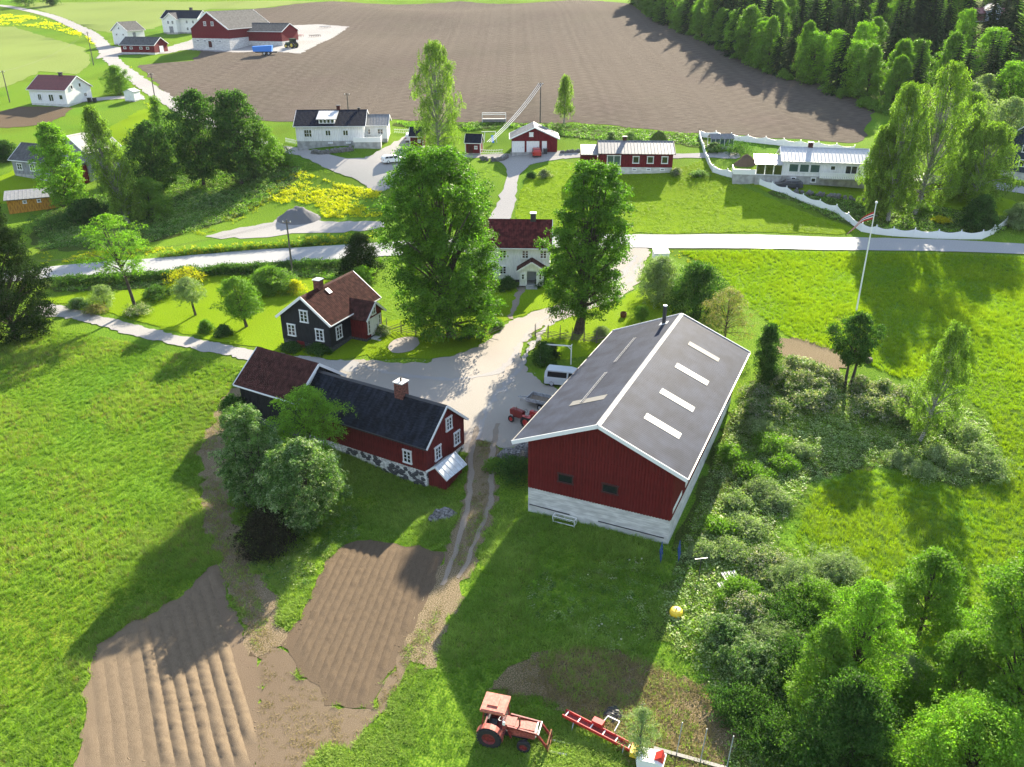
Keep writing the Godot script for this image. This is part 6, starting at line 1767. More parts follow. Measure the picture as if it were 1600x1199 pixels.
func hedge(called: String, label: String, line: Array, h: float, w: float, kind: String) -> void:
	var o := thing(called, label, "hedge", on_ground(line[0].x, line[0].y))
	var t := Foliage.new()
	var at: Vector3 = o.position
	for i in line.size() - 1:
		var a: Vector2 = line[i]
		var b: Vector2 = line[i + 1]
		var k := maxi(1, int(a.distance_to(b) / 0.5))
		for j in k:
			var c := a.lerp(b, (j + rng.randf()) / k)
			var g := on_ground(c.x, c.y) - at
			var hh := h * (0.85 + 0.4 * wob.get_noise_2d(c.x * 6, c.y * 6))
			for q in 34:
				var p := Vector3(rng.randf_range(-w, w) * 0.6, hh * pow(rng.randf(), 0.6), rng.randf_range(-w, w) * 0.6)
				var s: Spray = sprays[kind] if kind != "yellowgreen" else sprays["yellow" if rng.randf() < 0.35 else "fresh"]
				t.put(s, Basis(Vector3.UP, rng.randf() * TAU), rng.randf_range(0.24, 0.4), g + p, rng.randi_range(0, 9))
	part("foliage", t.commit(), M.leaf, o)

func far_trees() -> void:
	var bi := {"spray": "birch", "shape": "flame", "clumps": 204, "per": 12, "size": 0.5, "base": 0.1, "clump": 0.104, "hang": true, "bark": M.birch_bark, "trunk": 0.014}
	tree("tall_birch", "tall weeping birch in front of the brown field", Vector3(-14.27, 9.24, -168.14), 21.55, 11.19, -0.24, bi)
	var sb := bi.duplicate()
	sb.merge({"clumps": 34, "per": 18, "base": 0.22, "clump": 0.24}, true)
	tree("young_birch", "slim young birch at the field edge behind the red garage", Vector3(11.18, 12.56, -188.51), 10.32, 4.91, 0.27, sb)
	tree("bright_tree", "bright yellow-green tree in front of the grey houses", Vector3(-76.45, 4.05, -145.18), 14.96, 8.69, -0.87, {"spray": "lime", "shape": "flame", "clumps": 136, "per": 22, "size": 0.5, "base": 0.1, "clump": 0.141})
	tree("weeping_birch", "leaning weeping birch with white trunk left of the dark grove", Vector3(-63.67, 3.7, -138.76), 19.17, 7.47, -2.9, bi)
	tree("grove_tree", "left dark tree of the grove below the gravel track", Vector3(-56.89, 6.08, -156.24), 16.92, 12.91, 0.46, {"spray": "deep", "shape": "round", "clumps": 153, "per": 23, "size": 0.5, "base": 0.1, "clump": 0.133})
	tree("grove_tree", "right dark tree of the grove below the gravel track", Vector3(-49.27, 6.87, -154.74), 16.17, 9.58, -0.23, {"spray": "deep", "shape": "oval", "clumps": 129, "per": 22, "size": 0.5, "base": 0.12, "clump": 0.141})
	tree("grove_tree", "low black-green tree at the left of the grove", Vector3(-65.51, 5.38, -156.23), 12.23, 11.62, 0, {"spray": "deep", "shape": "round", "clumps": 119, "per": 22, "size": 0.5, "base": 0.03, "clump": 0.148})
	tree("grove_tree", "narrow light green tree rising above the grove", Vector3(-69.66, 7.71, -173.73), 12.23, 4.59, -0.76, {"spray": "fresh", "shape": "flame", "clumps": 34, "per": 26, "size": 0.45, "base": 0.1, "clump": 0.26})
	tree("grove_tree", "leafy tree at the right foot of the grove", Vector3(-46.15, 7.97, -158.46), 9.46, 7.28, 0, {"spray": "fresh", "shape": "round", "clumps": 74, "per": 18, "size": 0.45, "base": 0.05, "clump": 0.163})
	# birches by the flag
	tree("flag_birch", "left birch of the group behind the flag", Vector3(59.82, 5.89, -132.35), 21.15, 9.04, -0.39, bi)
	tree("flag_birch", "tallest birch of the group behind the flag", Vector3(64.65, 6.42, -134.38), 23.39, 12.68, 1.78, bi)
	tree("flag_birch", "short leaning birch left in the group behind the flag", Vector3(58.59, 6.19, -134.04), 14.46, 7.03, -0.8, bi)
	tree("flag_birch", "bright birch beside the garden pavilion", Vector3(75.55, 7.2, -138.49), 13.18, 11.98, 1.65, bi)
	tree("flag_birch", "birch between the tallest birch and the pavilion birch", Vector3(74.92, 8.01, -143.37), 16.28, 8.47, 0, bi)
	tree("slope_willow", "pale grey-green willow behind the pavilion birch", Vector3(87.81, 9.93, -154.43), 12.04, 12.49, 0, {"spray": "silver", "shape": "round", "clumps": 119, "per": 18, "size": 0.55, "base": 0.05, "clump": 0.148})
	tree("slope_willow", "pale grey-green willow between forest and birches", Vector3(85.09, 11.33, -163.87), 12.06, 11.96, 0, {"spray": "silver", "shape": "round", "clumps": 102, "per": 18, "size": 0.55, "base": 0.05, "clump": 0.148})
	for q in [[Vector3(-232.95, 30.02, -442.77), 8.83, 15.25, 0, "leafy tree at the top left corner"], [Vector3(-221.59, 30.23, -445.95), 6.97, 9.22, 0, "small leafy tree second from the top left corner"]]:
		tree("hill_tree", q[4], q[0], q[1], q[2], q[3], {"spray": "deep", "shape": "round", "clumps": 30, "per": 24, "size": 0.6, "base": 0.05, "clump": 0.24})

func forest() -> void:
	# a few kinds, then one tree at a time
	var kinds := []
	for q in 4:
		kinds.append([spruce_meshes(19.0 + q, 8.0 + 0.6 * q, {"levels": 30, "arms": 12}), M.needle, "spruce"])
	for q in 3:
		kinds.append([leafy_meshes(15.0, 8.5, 0.3, {"spray": "fresh", "shape": "flame", "clumps": 102, "per": 14, "size": 0.6, "base": 0.12, "clump": 0.133}), M.leaf, "broadleaf"])
	kinds.append([leafy_meshes(14.0, 8.0, -0.3, {"spray": "lime", "shape": "oval", "clumps": 95, "per": 14, "size": 0.6, "base": 0.12, "clump": 0.141}), M.leaf, "broadleaf"])
	kinds.append([leafy_meshes(11.0, 8.5, 0.2, {"spray": "silver", "shape": "round", "clumps": 95, "per": 14, "size": 0.6, "base": 0.05, "clump": 0.148}), M.leaf, "willow"])
	var edge: Array = [Vector2(54.28, -417.61), Vector2(56.92, -354.94), Vector2(61.06, -332.86), Vector2(65.55, -302.31), Vector2(67.39, -262.06), Vector2(70.13, -242.41), Vector2(75.18, -226.71), Vector2(80.64, -205.35), Vector2(82.24, -199.22), Vector2(85.55, -195.88), Vector2(87.5, -186.96), Vector2(93.75, -182.79), Vector2(101.55, -182.37), Vector2(103.13, -172.73), Vector2(103.6, -162.14)]
	var pts := []
	# the front rank stands along the field
	for i in edge.size() - 1:
		var a: Vector2 = edge[i]
		var b: Vector2 = edge[i + 1]
		var k := maxi(1, int(a.distance_to(b) / 4.6))
		for j in k:
			pts.append(a.lerp(b, (j + rng.randf_range(0.2, 0.8)) / k) + Vector2(rng.randf_range(0, 2), rng.randf_range(-3, 0)))
	# the rest behind it, up the hill
	var tries := 0
	var wood_area := PackedVector2Array([Vector2(57.34, -425.5), Vector2(61.66, -339.13), Vector2(68.68, -269.05), Vector2(77.14, -233.2), Vector2(83.08, -211.06), Vector2(84.54, -204.73), Vector2(89.75, -192.36), Vector2(96.19, -188.14), Vector2(105.8, -185.47), Vector2(109.5, -168.29), Vector2(151.09, -219.94), Vector2(290.7, -438.34), Vector2(152.69, -442.33)])
	var clear := PackedVector2Array([Vector2(127.59, -259.39), Vector2(145.19, -258.28), Vector2(205.94, -369.43), Vector2(215.72, -395.79), Vector2(198.41, -399.91), Vector2(180.13, -372.17)])
	var lo := wood_area[0]
	var hi := wood_area[0]
	for p in wood_area:
		lo = lo.min(p)
		hi = hi.max(p)
	while pts.size() < 300 and tries < 9000:
		tries += 1
		var p := Vector2(rng.randf_range(lo.x, hi.x), rng.randf_range(maxf(lo.y, -470.0), hi.y))
		if not Geometry2D.is_point_in_polygon(p, wood_area) or Geometry2D.is_point_in_polygon(p, clear):
			continue
		# keep to what the picture can show: trees far off to the side are left out
		if p.x > -p.y * 0.63 + 8.0:
			continue
		var ok := true
		for o in pts:
			if o.distance_squared_to(p) < 20.0:
				ok = false
				break
		if ok:
			pts.append(p)
	var firsts := {}
	for i in pts.size():
		var p: Vector2 = pts[i]
		if Geometry2D.is_point_in_polygon(p, clear):
			continue
		var d := -p.y
		var side: float = wob.get_noise_2d(p.x * 1.5, p.y * 1.5)
		var q := 0
		if side > 0.03 and d < 330 or rng.randf() < 0.3:
			q = rng.randi_range(0, 3)
		else:
			q = [4, 5, 6, 7, 8][rng.randi_range(0, 4)]
		if i < 60 and p.x < 110 and rng.randf() < 0.6:
			q = [4, 5, 6, 7, 8][rng.randi_range(0, 4)]
		if d > 330 and p.x < 90 and rng.randf() < 0.6:
			q = [4, 5, 6, 7][rng.randi_range(0, 3)]
		var s := rng.randf_range(0.72, 1.12)
		var at := on_ground(p.x, p.y)
		var info: Array = {"spruce": ["spruce_tree", "dark spruce in the forest above the ploughed field", "spruces of the hillside forest"], "broadleaf": ["broadleaf_tree", "light green broadleaf tree in the forest above the ploughed field", "broadleaf trees of the hillside forest"], "willow": ["willow_tree", "grey-green willow in the forest above the ploughed field", "willows of the hillside forest"]}[kinds[q][2]]
		var o: Node3D
		if firsts.has(q):
			o = copy_of(firsts[q], at, rng.randf() * TAU)
		else:
			o = plant(info[0], info[1], "tree", at, kinds[q][0], kinds[q][1], M.bark, info[2])
			firsts[q] = o
		o.scale = Vector3(s * rng.randf_range(0.8, 1.2), s * rng.randf_range(0.82, 1.15), s)
	# low scrub at the forest edge
	for i in edge.size() - 3:
		for j in 4:
			var c: Vector2 = edge[i].lerp(edge[i + 1], (j + rng.randf()) / 4.0) + Vector2(rng.randf_range(-1.5, 0), rng.randf_range(0, 2.5))
			var hh := rng.randf_range(1.4, 2.6)
			bush("edge_shrub", "low green shrub at the forest edge beside the ploughed field", on_ground(c.x, c.y), hh, hh * 1.7, 0.0, {"spray": "fresh", "clumps": 8, "per": 16, "size": 0.5}, "shrubs along the forest edge")

# ================= vehicles and small things =================
func wheel(root: Node3D, at: Vector3, r: float, w: float, tyre: Material, rim: Material, called := "wheel") -> void:
	var t := MB.new()
	var x := Vector3(1, 0, 0)
	t.lathe(Vector3.ZERO, x, [Vector2(r * 0.58, -w / 2), Vector2(r * 0.93, -w / 2), Vector2(r, -w * 0.3), Vector2(r, w * 0.3), Vector2(r * 0.93, w / 2), Vector2(r * 0.58, w / 2)], 20)
	if r > 0.5:
		for k in 20:
			var a := TAU * k / 20
			for s in [-1, 1]:
				t.bar(Vector3(0, cos(a), sin(a)) * r, Vector3(s * w * 0.45, cos(a + 0.2) * r, sin(a + 0.2) * r), 0.06, 0.09, Vector3(0, cos(a), sin(a)))
	var o := part(called, t.commit(), tyre, root, at)
	var m := MB.new()
	m.lathe(Vector3.ZERO, x, [Vector2(0.001, -w * 0.25), Vector2(r * 0.25, -w * 0.3), Vector2(r * 0.5, -w * 0.2), Vector2(r * 0.59, -w * 0.46), Vector2(r * 0.59, w * 0.46), Vector2(r * 0.5, w * 0.2), Vector2(r * 0.25, w * 0.3), Vector2(0.001, w * 0.25)], 16)
	part("rim", m.commit(), rim, o)

# car with +z forward; outline in (z, y)
func car(called: String, label: String, at: Vector3, turn: float, body: Material, o: Dictionary) -> Node3D:
	var c := thing(called, label, o.get("cat", "car"), at, turn)
	var hw: float = o.get("half", 0.88)
	var lower: Array = o.lower
	var upper: Array = o.upper
	var mb := MB.new()
	mb.extrude(lower, hw)
	var belt: float = o.belt
	var cab := []
	for p in upper:
		cab.append(p)
	mb.extrude(cab, hw - 0.03, belt + 0.05, 0.13)
	part("body", mb.commit(), body, c)
	# side windows lie on the slanting sides
	var top: float = o.top
	for s in [-1, 1]:
		for q in o.windows:
			var g := MB.new()
			var yb := belt + 0.08
			var yt := top - 0.12
			var xb := hw - 0.03 - 0.13 * 0.0 + 0.012
			var xt := hw - 0.16 + 0.03
			var a := Vector3(s * lerpf(xb, xt, 0.15), yb, q[0])
			var b := Vector3(s * lerpf(xb, xt, 0.15), yb, q[1])
			var d := Vector3(s * xt, yt, q[2])
			var e := Vector3(s * xt, yt, q[3])
			var off := Vector3(s * 0.012, 0, 0)
			if s > 0:
				g.quad(b + off, a + off, e + off, d + off)
			else:
				g.quad(a + off, b + off, d + off, e + off)
			part("side_window", g.commit(), M.car_glass, c)
	for q in o.screens:
		var g := MB.new()
		var a := Vector2(q[0], q[1])
		var b := Vector2(q[2], q[3])
		var n := Vector2(b.y - a.y, -(b.x - a.x)).normalized() * (1.0 if q[4] > 0 else -1.0) * 0.02
		var w0 := hw - 0.12
		var w1 := hw - 0.24
		g.quad(Vector3(-w0, a.y + n.y, a.x + n.x), Vector3(w0, a.y + n.y, a.x + n.x), Vector3(w1, b.y + n.y, b.x + n.x), Vector3(-w1, b.y + n.y, b.x + n.x))
		part("windscreen" if q[4] > 0 else "rear_window", g.commit(), M.car_glass, c)
	var zl: float = lower[0].x
	for s in [-1, 1]:
		var t := MB.new()
		t.cbox(Vector3(s * (hw - 0.14), belt - 0.18, o.rear - 0.01), Vector3(0.22, 0.24, 0.06))
		part("tail_light", t.commit(), M.lamp_red, c)
		var f := MB.new()
		f.cbox(Vector3(s * (hw - 0.18), belt - 0.25, o.front + 0.0), Vector3(0.3, 0.16, 0.08))
		part("headlight", f.commit(), M.lamp_white, c)
		for z in o.axles:
			wheel(c, Vector3(s * (hw - 0.1), 0.32, z), 0.32, 0.2, M.tyre, M.alloy)
	var bp := MB.new()
	bp.cbox(Vector3(0, 0.42, o.front + 0.03), Vector3(hw * 1.9, 0.22, 0.1))
	part("bumper", bp.commit(), o.get("bumper", body), c)
	var br := MB.new()
	br.cbox(Vector3(0, 0.42, o.rear - 0.03), Vector3(hw * 1.9, 0.22, 0.1))
	part("bumper", br.commit(), o.get("bumper", body), c)
	return c

func things_materials() -> void:
	M.tyre = mat(lin(0.018, 0.018, 0.018), 0.85)
	M.alloy = mat(lin(0.55, 0.56, 0.57), 0.35, {"metallic": 0.5})
	M.car_glass = mat(lin(0.012, 0.014, 0.017), 0.08)
	M.lamp_red = mat(lin(0.3, 0.01, 0.01), 0.2)
	M.lamp_white = mat(lin(0.7, 0.7, 0.68), 0.15)
	M.silver_paint = mat(lin(0.52, 0.56, 0.60), 0.3, {"clearcoat_enabled": true, "clearcoat": 0.6})
	M.red_paint = mat(lin(0.42, 0.03, 0.025), 0.35)
	M.navy_paint = mat(lin(0.02, 0.024, 0.036), 0.2, {"clearcoat_enabled": true, "clearcoat": 0.8})
	M.faded_red = stained(lin(0.46, 0.115, 0.085), 81, Vector3(0.8, 0.8, 0.8), 0.6, 0.75)
	M.tractor_red = stained(lin(0.26, 0.03, 0.028), 82, Vector3(0.8, 0.8, 0.8), 0.55, 0.6)
	M.galv = stained(lin(0.42, 0.44, 0.46), 83, Vector3(0.6, 0.6, 0.6), 0.45, 0.75)
	M.plank = wood(lin(0.22, 0.18, 0.14), 84)
	M.grey_pole = wood(lin(0.16, 0.14, 0.125), 85)
	M.blue_paint = mat(lin(0.02, 0.06, 0.22), 0.5)
	M.bright_blue = mat(lin(0.03, 0.2, 0.62), 0.5)
	M.yellow_plastic = mat(lin(0.75, 0.52, 0.03), 0.4)
	M.green_paint = mat(lin(0.02, 0.07, 0.03), 0.4)
	M.rim_yellow = mat(lin(0.65, 0.5, 0.06), 0.5)
	M.black_plastic = mat(lin(0.012, 0.012, 0.013), 0.4)
	M.rock = stained(lin(0.27, 0.265, 0.255), 86, Vector3(0.6, 0.6, 0.6), 0.95, 0.35)
	M.vinyl = mat(lin(0.76, 0.78, 0.79), 0.45)
	M.flag_red = mat(lin(0.42, 0.02, 0.03), 0.8, {"cull_mode": BaseMaterial3D.CULL_DISABLED})
	M.flag_blue = mat(lin(0.015, 0.02, 0.09), 0.8, {"cull_mode": BaseMaterial3D.CULL_DISABLED})
	M.cab_red = stained(lin(0.5, 0.15, 0.105), 88, Vector3(0.5, 0.5, 0.5), 0.7, 0.8)
	M.rust = stained(lin(0.24, 0.09, 0.035), 87, Vector3(0.8, 0.8, 0.8), 0.9, 0.5)

func build_small_things() -> void:
	things_materials()
	vehicles()
	cab_tractor()
	old_tractor()
	farm_things()
	fences_and_poles()
	far_things()

func vehicles() -> void:
	var estate := {"lower": [Vector2(-2.3, 0.3), Vector2(2.25, 0.3), Vector2(2.3, 0.62), Vector2(2.0, 0.8), Vector2(1.1, 0.92), Vector2(-2.3, 0.95)], "upper": [Vector2(-2.3, 0.9), Vector2(1.15, 0.9), Vector2(0.35, 1.42), Vector2(-1.75, 1.44), Vector2(-2.2, 1.2)], "belt": 0.92, "top": 1.44, "windows": [[0.75, -0.35, -0.3, 0.3], [-0.45, -1.2, -1.15, -0.4], [-1.3, -2.0, -1.75, -1.25]], "screens": [[1.1, 0.95, 0.4, 1.4, 1], [-2.24, 1.0, -1.8, 1.4, -1]], "axles": [-1.4, 1.4], "front": 2.28, "rear": -2.3}
	car("estate_car", "black-blue estate car parked below the white bungalow", Vector3(47.22, 8.32, -144.92), -1.717, M.navy_paint, estate)
	car("red_car", "small red car standing before the garage doors", Vector3(4.79, 9.38, -169.39), 0.05 + PI, M.red_paint, {"lower": [Vector2(-1.9, 0.3), Vector2(1.9, 0.3), Vector2(1.95, 0.65), Vector2(1.1, 0.92), Vector2(-1.9, 0.95)], "upper": [Vector2(-1.9, 0.9), Vector2(1.1, 0.9), Vector2(0.4, 1.45), Vector2(-1.4, 1.47), Vector2(-1.85, 1.1)], "belt": 0.92, "top": 1.47, "windows": [[0.7, -0.3, -0.25, 0.35], [-0.4, -1.4, -1.2, -0.35]], "screens": [[1.05, 0.95, 0.42, 1.42, 1], [-1.86, 1.0, -1.45, 1.42, -1]], "axles": [-1.2, 1.2], "front": 1.94, "rear": -1.9, "half": 0.84})
	var van := {"lower": [Vector2(-2.2, 0.3), Vector2(2.1, 0.3), Vector2(2.2, 0.7), Vector2(1.95, 0.98), Vector2(-2.2, 1.05)], "upper": [Vector2(-2.2, 1.0), Vector2(1.85, 1.0), Vector2(1.05, 1.72), Vector2(0.5, 1.84), Vector2(-1.95, 1.84), Vector2(-2.18, 1.6)], "belt": 1.05, "top": 1.84, "windows": [[1.25, 0.35, 0.4, 0.9], [0.2, -1.9, -1.85, 0.2]], "screens": [[1.8, 1.05, 1.1, 1.7, 1], [-2.2, 1.15, -2.02, 1.7, -1]], "axles": [-1.4, 1.35], "front": 2.18, "rear": -2.2, "half": 0.9, "cat": "van", "bumper": M.black_plastic}
	car("parked_van", "silver minivan parked between the pole fence and the barn", Vector3(5.8, 0.87, -82.29), 1.338, M.silver_paint, van)
	car("white_car", "white estate car in the drive beside the dormer house", Vector3(-20.69, 11.19, -176.32), -3.095, M.white_paint, estate)
	car("white_car", "white car half hidden behind the tall maple on the gravel", Vector3(-22.27, 9.38, -162.17), 2.006, M.white_paint, estate)

func cab_tractor() -> void:
	var t := thing("cab_tractor", "faded red tractor with cab and pallet forks in the lower foreground", "tractor", Vector3(-0.23, -1.69, -37.36), 1.313)
	var hood := MB.new()
	hood.box(Vector3(-0.32, 0.75, 0.15), Vector3(0.32, 1.38, 1.75))
	hood.box(Vector3(-0.28, 0.6, 0.2), Vector3(0.28, 0.76, 1.7))
	part("hood", hood.commit(), M.faded_red, t)
	var fuel := MB.new()
	fuel.box(Vector3(-0.36, 1.1, -0.15), Vector3(0.36, 1.46, 0.5))
	part("dash_cowl", fuel.commit(), M.faded_red, t)
	var gr := MB.new()
	for k in 5:
		gr.box(Vector3(-0.29, 0.8 + 0.11 * k, 1.752), Vector3(0.29, 0.86 + 0.11 * k, 1.79))
	part("grille", gr.commit(), M.white_paint, t)
	var ch := MB.new()
	ch.box(Vector3(-0.25, 0.45, -1.3), Vector3(0.25, 0.8, 1.3))
	ch.tube(Vector3(-0.85, 0.72, -0.95), Vector3(0.85, 0.72, -0.95), 0.14, 0.14, 8)
	ch.tube(Vector3(-0.75, 0.42, 1.15), Vector3(0.75, 0.42, 1.15), 0.09, 0.09, 8)
	part("chassis", ch.commit(), M.dark_metal, t)
	for s in [-1, 1]:
		wheel(t, Vector3(s * 0.86, 0.74, -0.95), 0.74, 0.42, M.tyre, M.tractor_red, "rear_wheel")
		wheel(t, Vector3(s * 0.74, 0.42, 1.15), 0.42, 0.26, M.tyre, M.tractor_red, "front_wheel")
		var f := MB.new()
		var x0: float = s * 0.62
		var x1: float = s * 1.02
		var last := Vector2.ZERO
		for k in 8:
			var a := deg_to_rad(-10.0 + 24.0 * k)
			var p := Vector2(-0.95 - cos(a) * 0.84 * -1.0, 0.74 + sin(a) * 0.84)
			if k > 0:
				f.quad(Vector3(minf(x0, x1), last.y, last.x), Vector3(maxf(x0, x1), last.y, last.x), Vector3(maxf(x0, x1), p.y, p.x), Vector3(minf(x0, x1), p.y, p.x))
				f.quad(Vector3(maxf(x0, x1), last.y - 0.03, last.x), Vector3(minf(x0, x1), last.y - 0.03, last.x), Vector3(minf(x0, x1), p.y - 0.03, p.x), Vector3(maxf(x0, x1), p.y - 0.03, p.x))
			last = p
		part("fender", f.commit(), M.faded_red, t)
	# cab
	for q in [[-0.66, -1.45], [0.66, -1.45], [-0.66, -0.12], [0.66, -0.12]]:
		var po := MB.new()
		po.bar(Vector3(q[0], 1.2, q[1]), Vector3(q[0] * 0.94, 2.5, q[1] + (0.12 if q[1] < -1 else -0.12)), 0.08, 0.08, Vector3(0, 0, 1))
		part("cab_post", po.commit(), M.tractor_red, t)
	var rf := MB.new()
	rf.box(Vector3(-0.74, 2.5, -1.55), Vector3(0.74, 2.66, -0.02))
	rf.box(Vector3(-0.68, 2.66, -1.48), Vector3(0.68, 2.7, -0.1))
	var roof := part("cab_roof", rf.commit(), M.cab_red, t)
	var hat := MB.new()
	hat.box(Vector3(-0.34, 2.7, -1.2), Vector3(0.34, 2.78, -0.55))
	part("roof_hatch", hat.commit(), M.cab_red, roof)
	var ci := MB.new()
	ci.box(Vector3(-0.6, 0.8, -1.4), Vector3(0.6, 1.25, -1.3))
	ci.box(Vector3(-0.6, 0.8, -1.4), Vector3(-0.54, 1.3, -0.7))
	ci.box(Vector3(0.54, 0.8, -1.4), Vector3(0.6, 1.3, -0.7))
	ci.box(Vector3(-0.6, 0.75, -1.4), Vector3(0.6, 0.82, -0.1))
	part("cab_panel", ci.commit(), M.tractor_red, t)
	var seat := MB.new()
	seat.box(Vector3(-0.25, 0.95, -1.15), Vector3(0.25, 1.08, -0.7))
	seat.box(Vector3(-0.25, 1.08, -1.22), Vector3(0.25, 1.5, -1.12))
	part("seat", seat.commit(), M.black_plastic, t)
	var sw := MB.new()
	sw.lathe(Vector3(0, 1.5, -0.42), Vector3(0, 0.85, -0.5).normalized(), [Vector2(0.17, -0.015), Vector2(0.2, -0.015), Vector2(0.2, 0.015), Vector2(0.17, 0.015), Vector2(0.17, -0.015)], 14)
	part("steering_wheel", sw.commit(), M.white_paint, t)
	var gm := mat(Color(0.75, 0.8, 0.78, 0.16), 0.05, {"transparency": BaseMaterial3D.TRANSPARENCY_ALPHA})
	var ws := MB.new()
	ws.quad(Vector3(-0.6, 1.3, -0.12), Vector3(0.6, 1.3, -0.12), Vector3(0.58, 2.48, -0.22), Vector3(-0.58, 2.48, -0.22))
	part("windscreen", ws.commit(), gm, t)
	var ex := MB.new()
	ex.tube(Vector3(-0.12, 1.38, 0.75), Vector3(-0.12, 2.0, 0.75), 0.05, 0.05, 8)
	part("exhaust", ex.commit(), M.rust, t)
	var mr := MB.new()
	mr.bar(Vector3(-0.68, 2.2, -0.15), Vector3(-1.0, 2.25, 0.0), 0.03, 0.03)
	mr.cbox(Vector3(-1.02, 2.25, 0.0), Vector3(0.05, 0.26, 0.16))
	part("mirror", mr.commit(), M.white_paint, t)
	# front loader
	for s in [-1, 1]:
		var a := MB.new()
		a.bar(Vector3(s * 0.48, 1.45, 0.05), Vector3(s * 0.48, 1.3, 1.9), 0.09, 0.15)
		a.bar(Vector3(s * 0.48, 1.3, 1.9), Vector3(s * 0.48, 0.35, 2.55), 0.09, 0.15)
		a.bar(Vector3(s * 0.48, 0.6, 0.3), Vector3(s * 0.48, 1.4, 0.1), 0.1, 0.12)
		part("loader_arm", a.commit(), M.tractor_red, t)
		var fk := MB.new()
		fk.box(Vector3(s * 0.42 - 0.06, 0.08, 2.65), Vector3(s * 0.42 + 0.06, 0.13, 3.75))
		part("pallet_fork", fk.commit(), M.galv, t)
	for q in [[1.32, 1.78], [1.33, 1.98]]:
		var c := MB.new()
		c.bar(Vector3(-0.52, q[0], q[1]), Vector3(0.52, q[0], q[1]), 0.07, 0.1)
		part("loader_crossbar", c.commit(), M.white_paint, t)
	var fr := MB.new()
	fr.bar(Vector3(-0.6, 0.2, 2.6), Vector3(0.6, 0.2, 2.6), 0.08, 0.12)
	fr.bar(Vector3(-0.6, 0.75, 2.55), Vector3(0.6, 0.75, 2.55), 0.08, 0.1)
	for x in [-0.56, 0.0, 0.56]:
		fr.bar(Vector3(x, 0.1, 2.6), Vector3(x, 0.8, 2.55), 0.07, 0.07, Vector3(0, 0, 1))
	part("fork_frame", fr.commit(), M.rust, t)

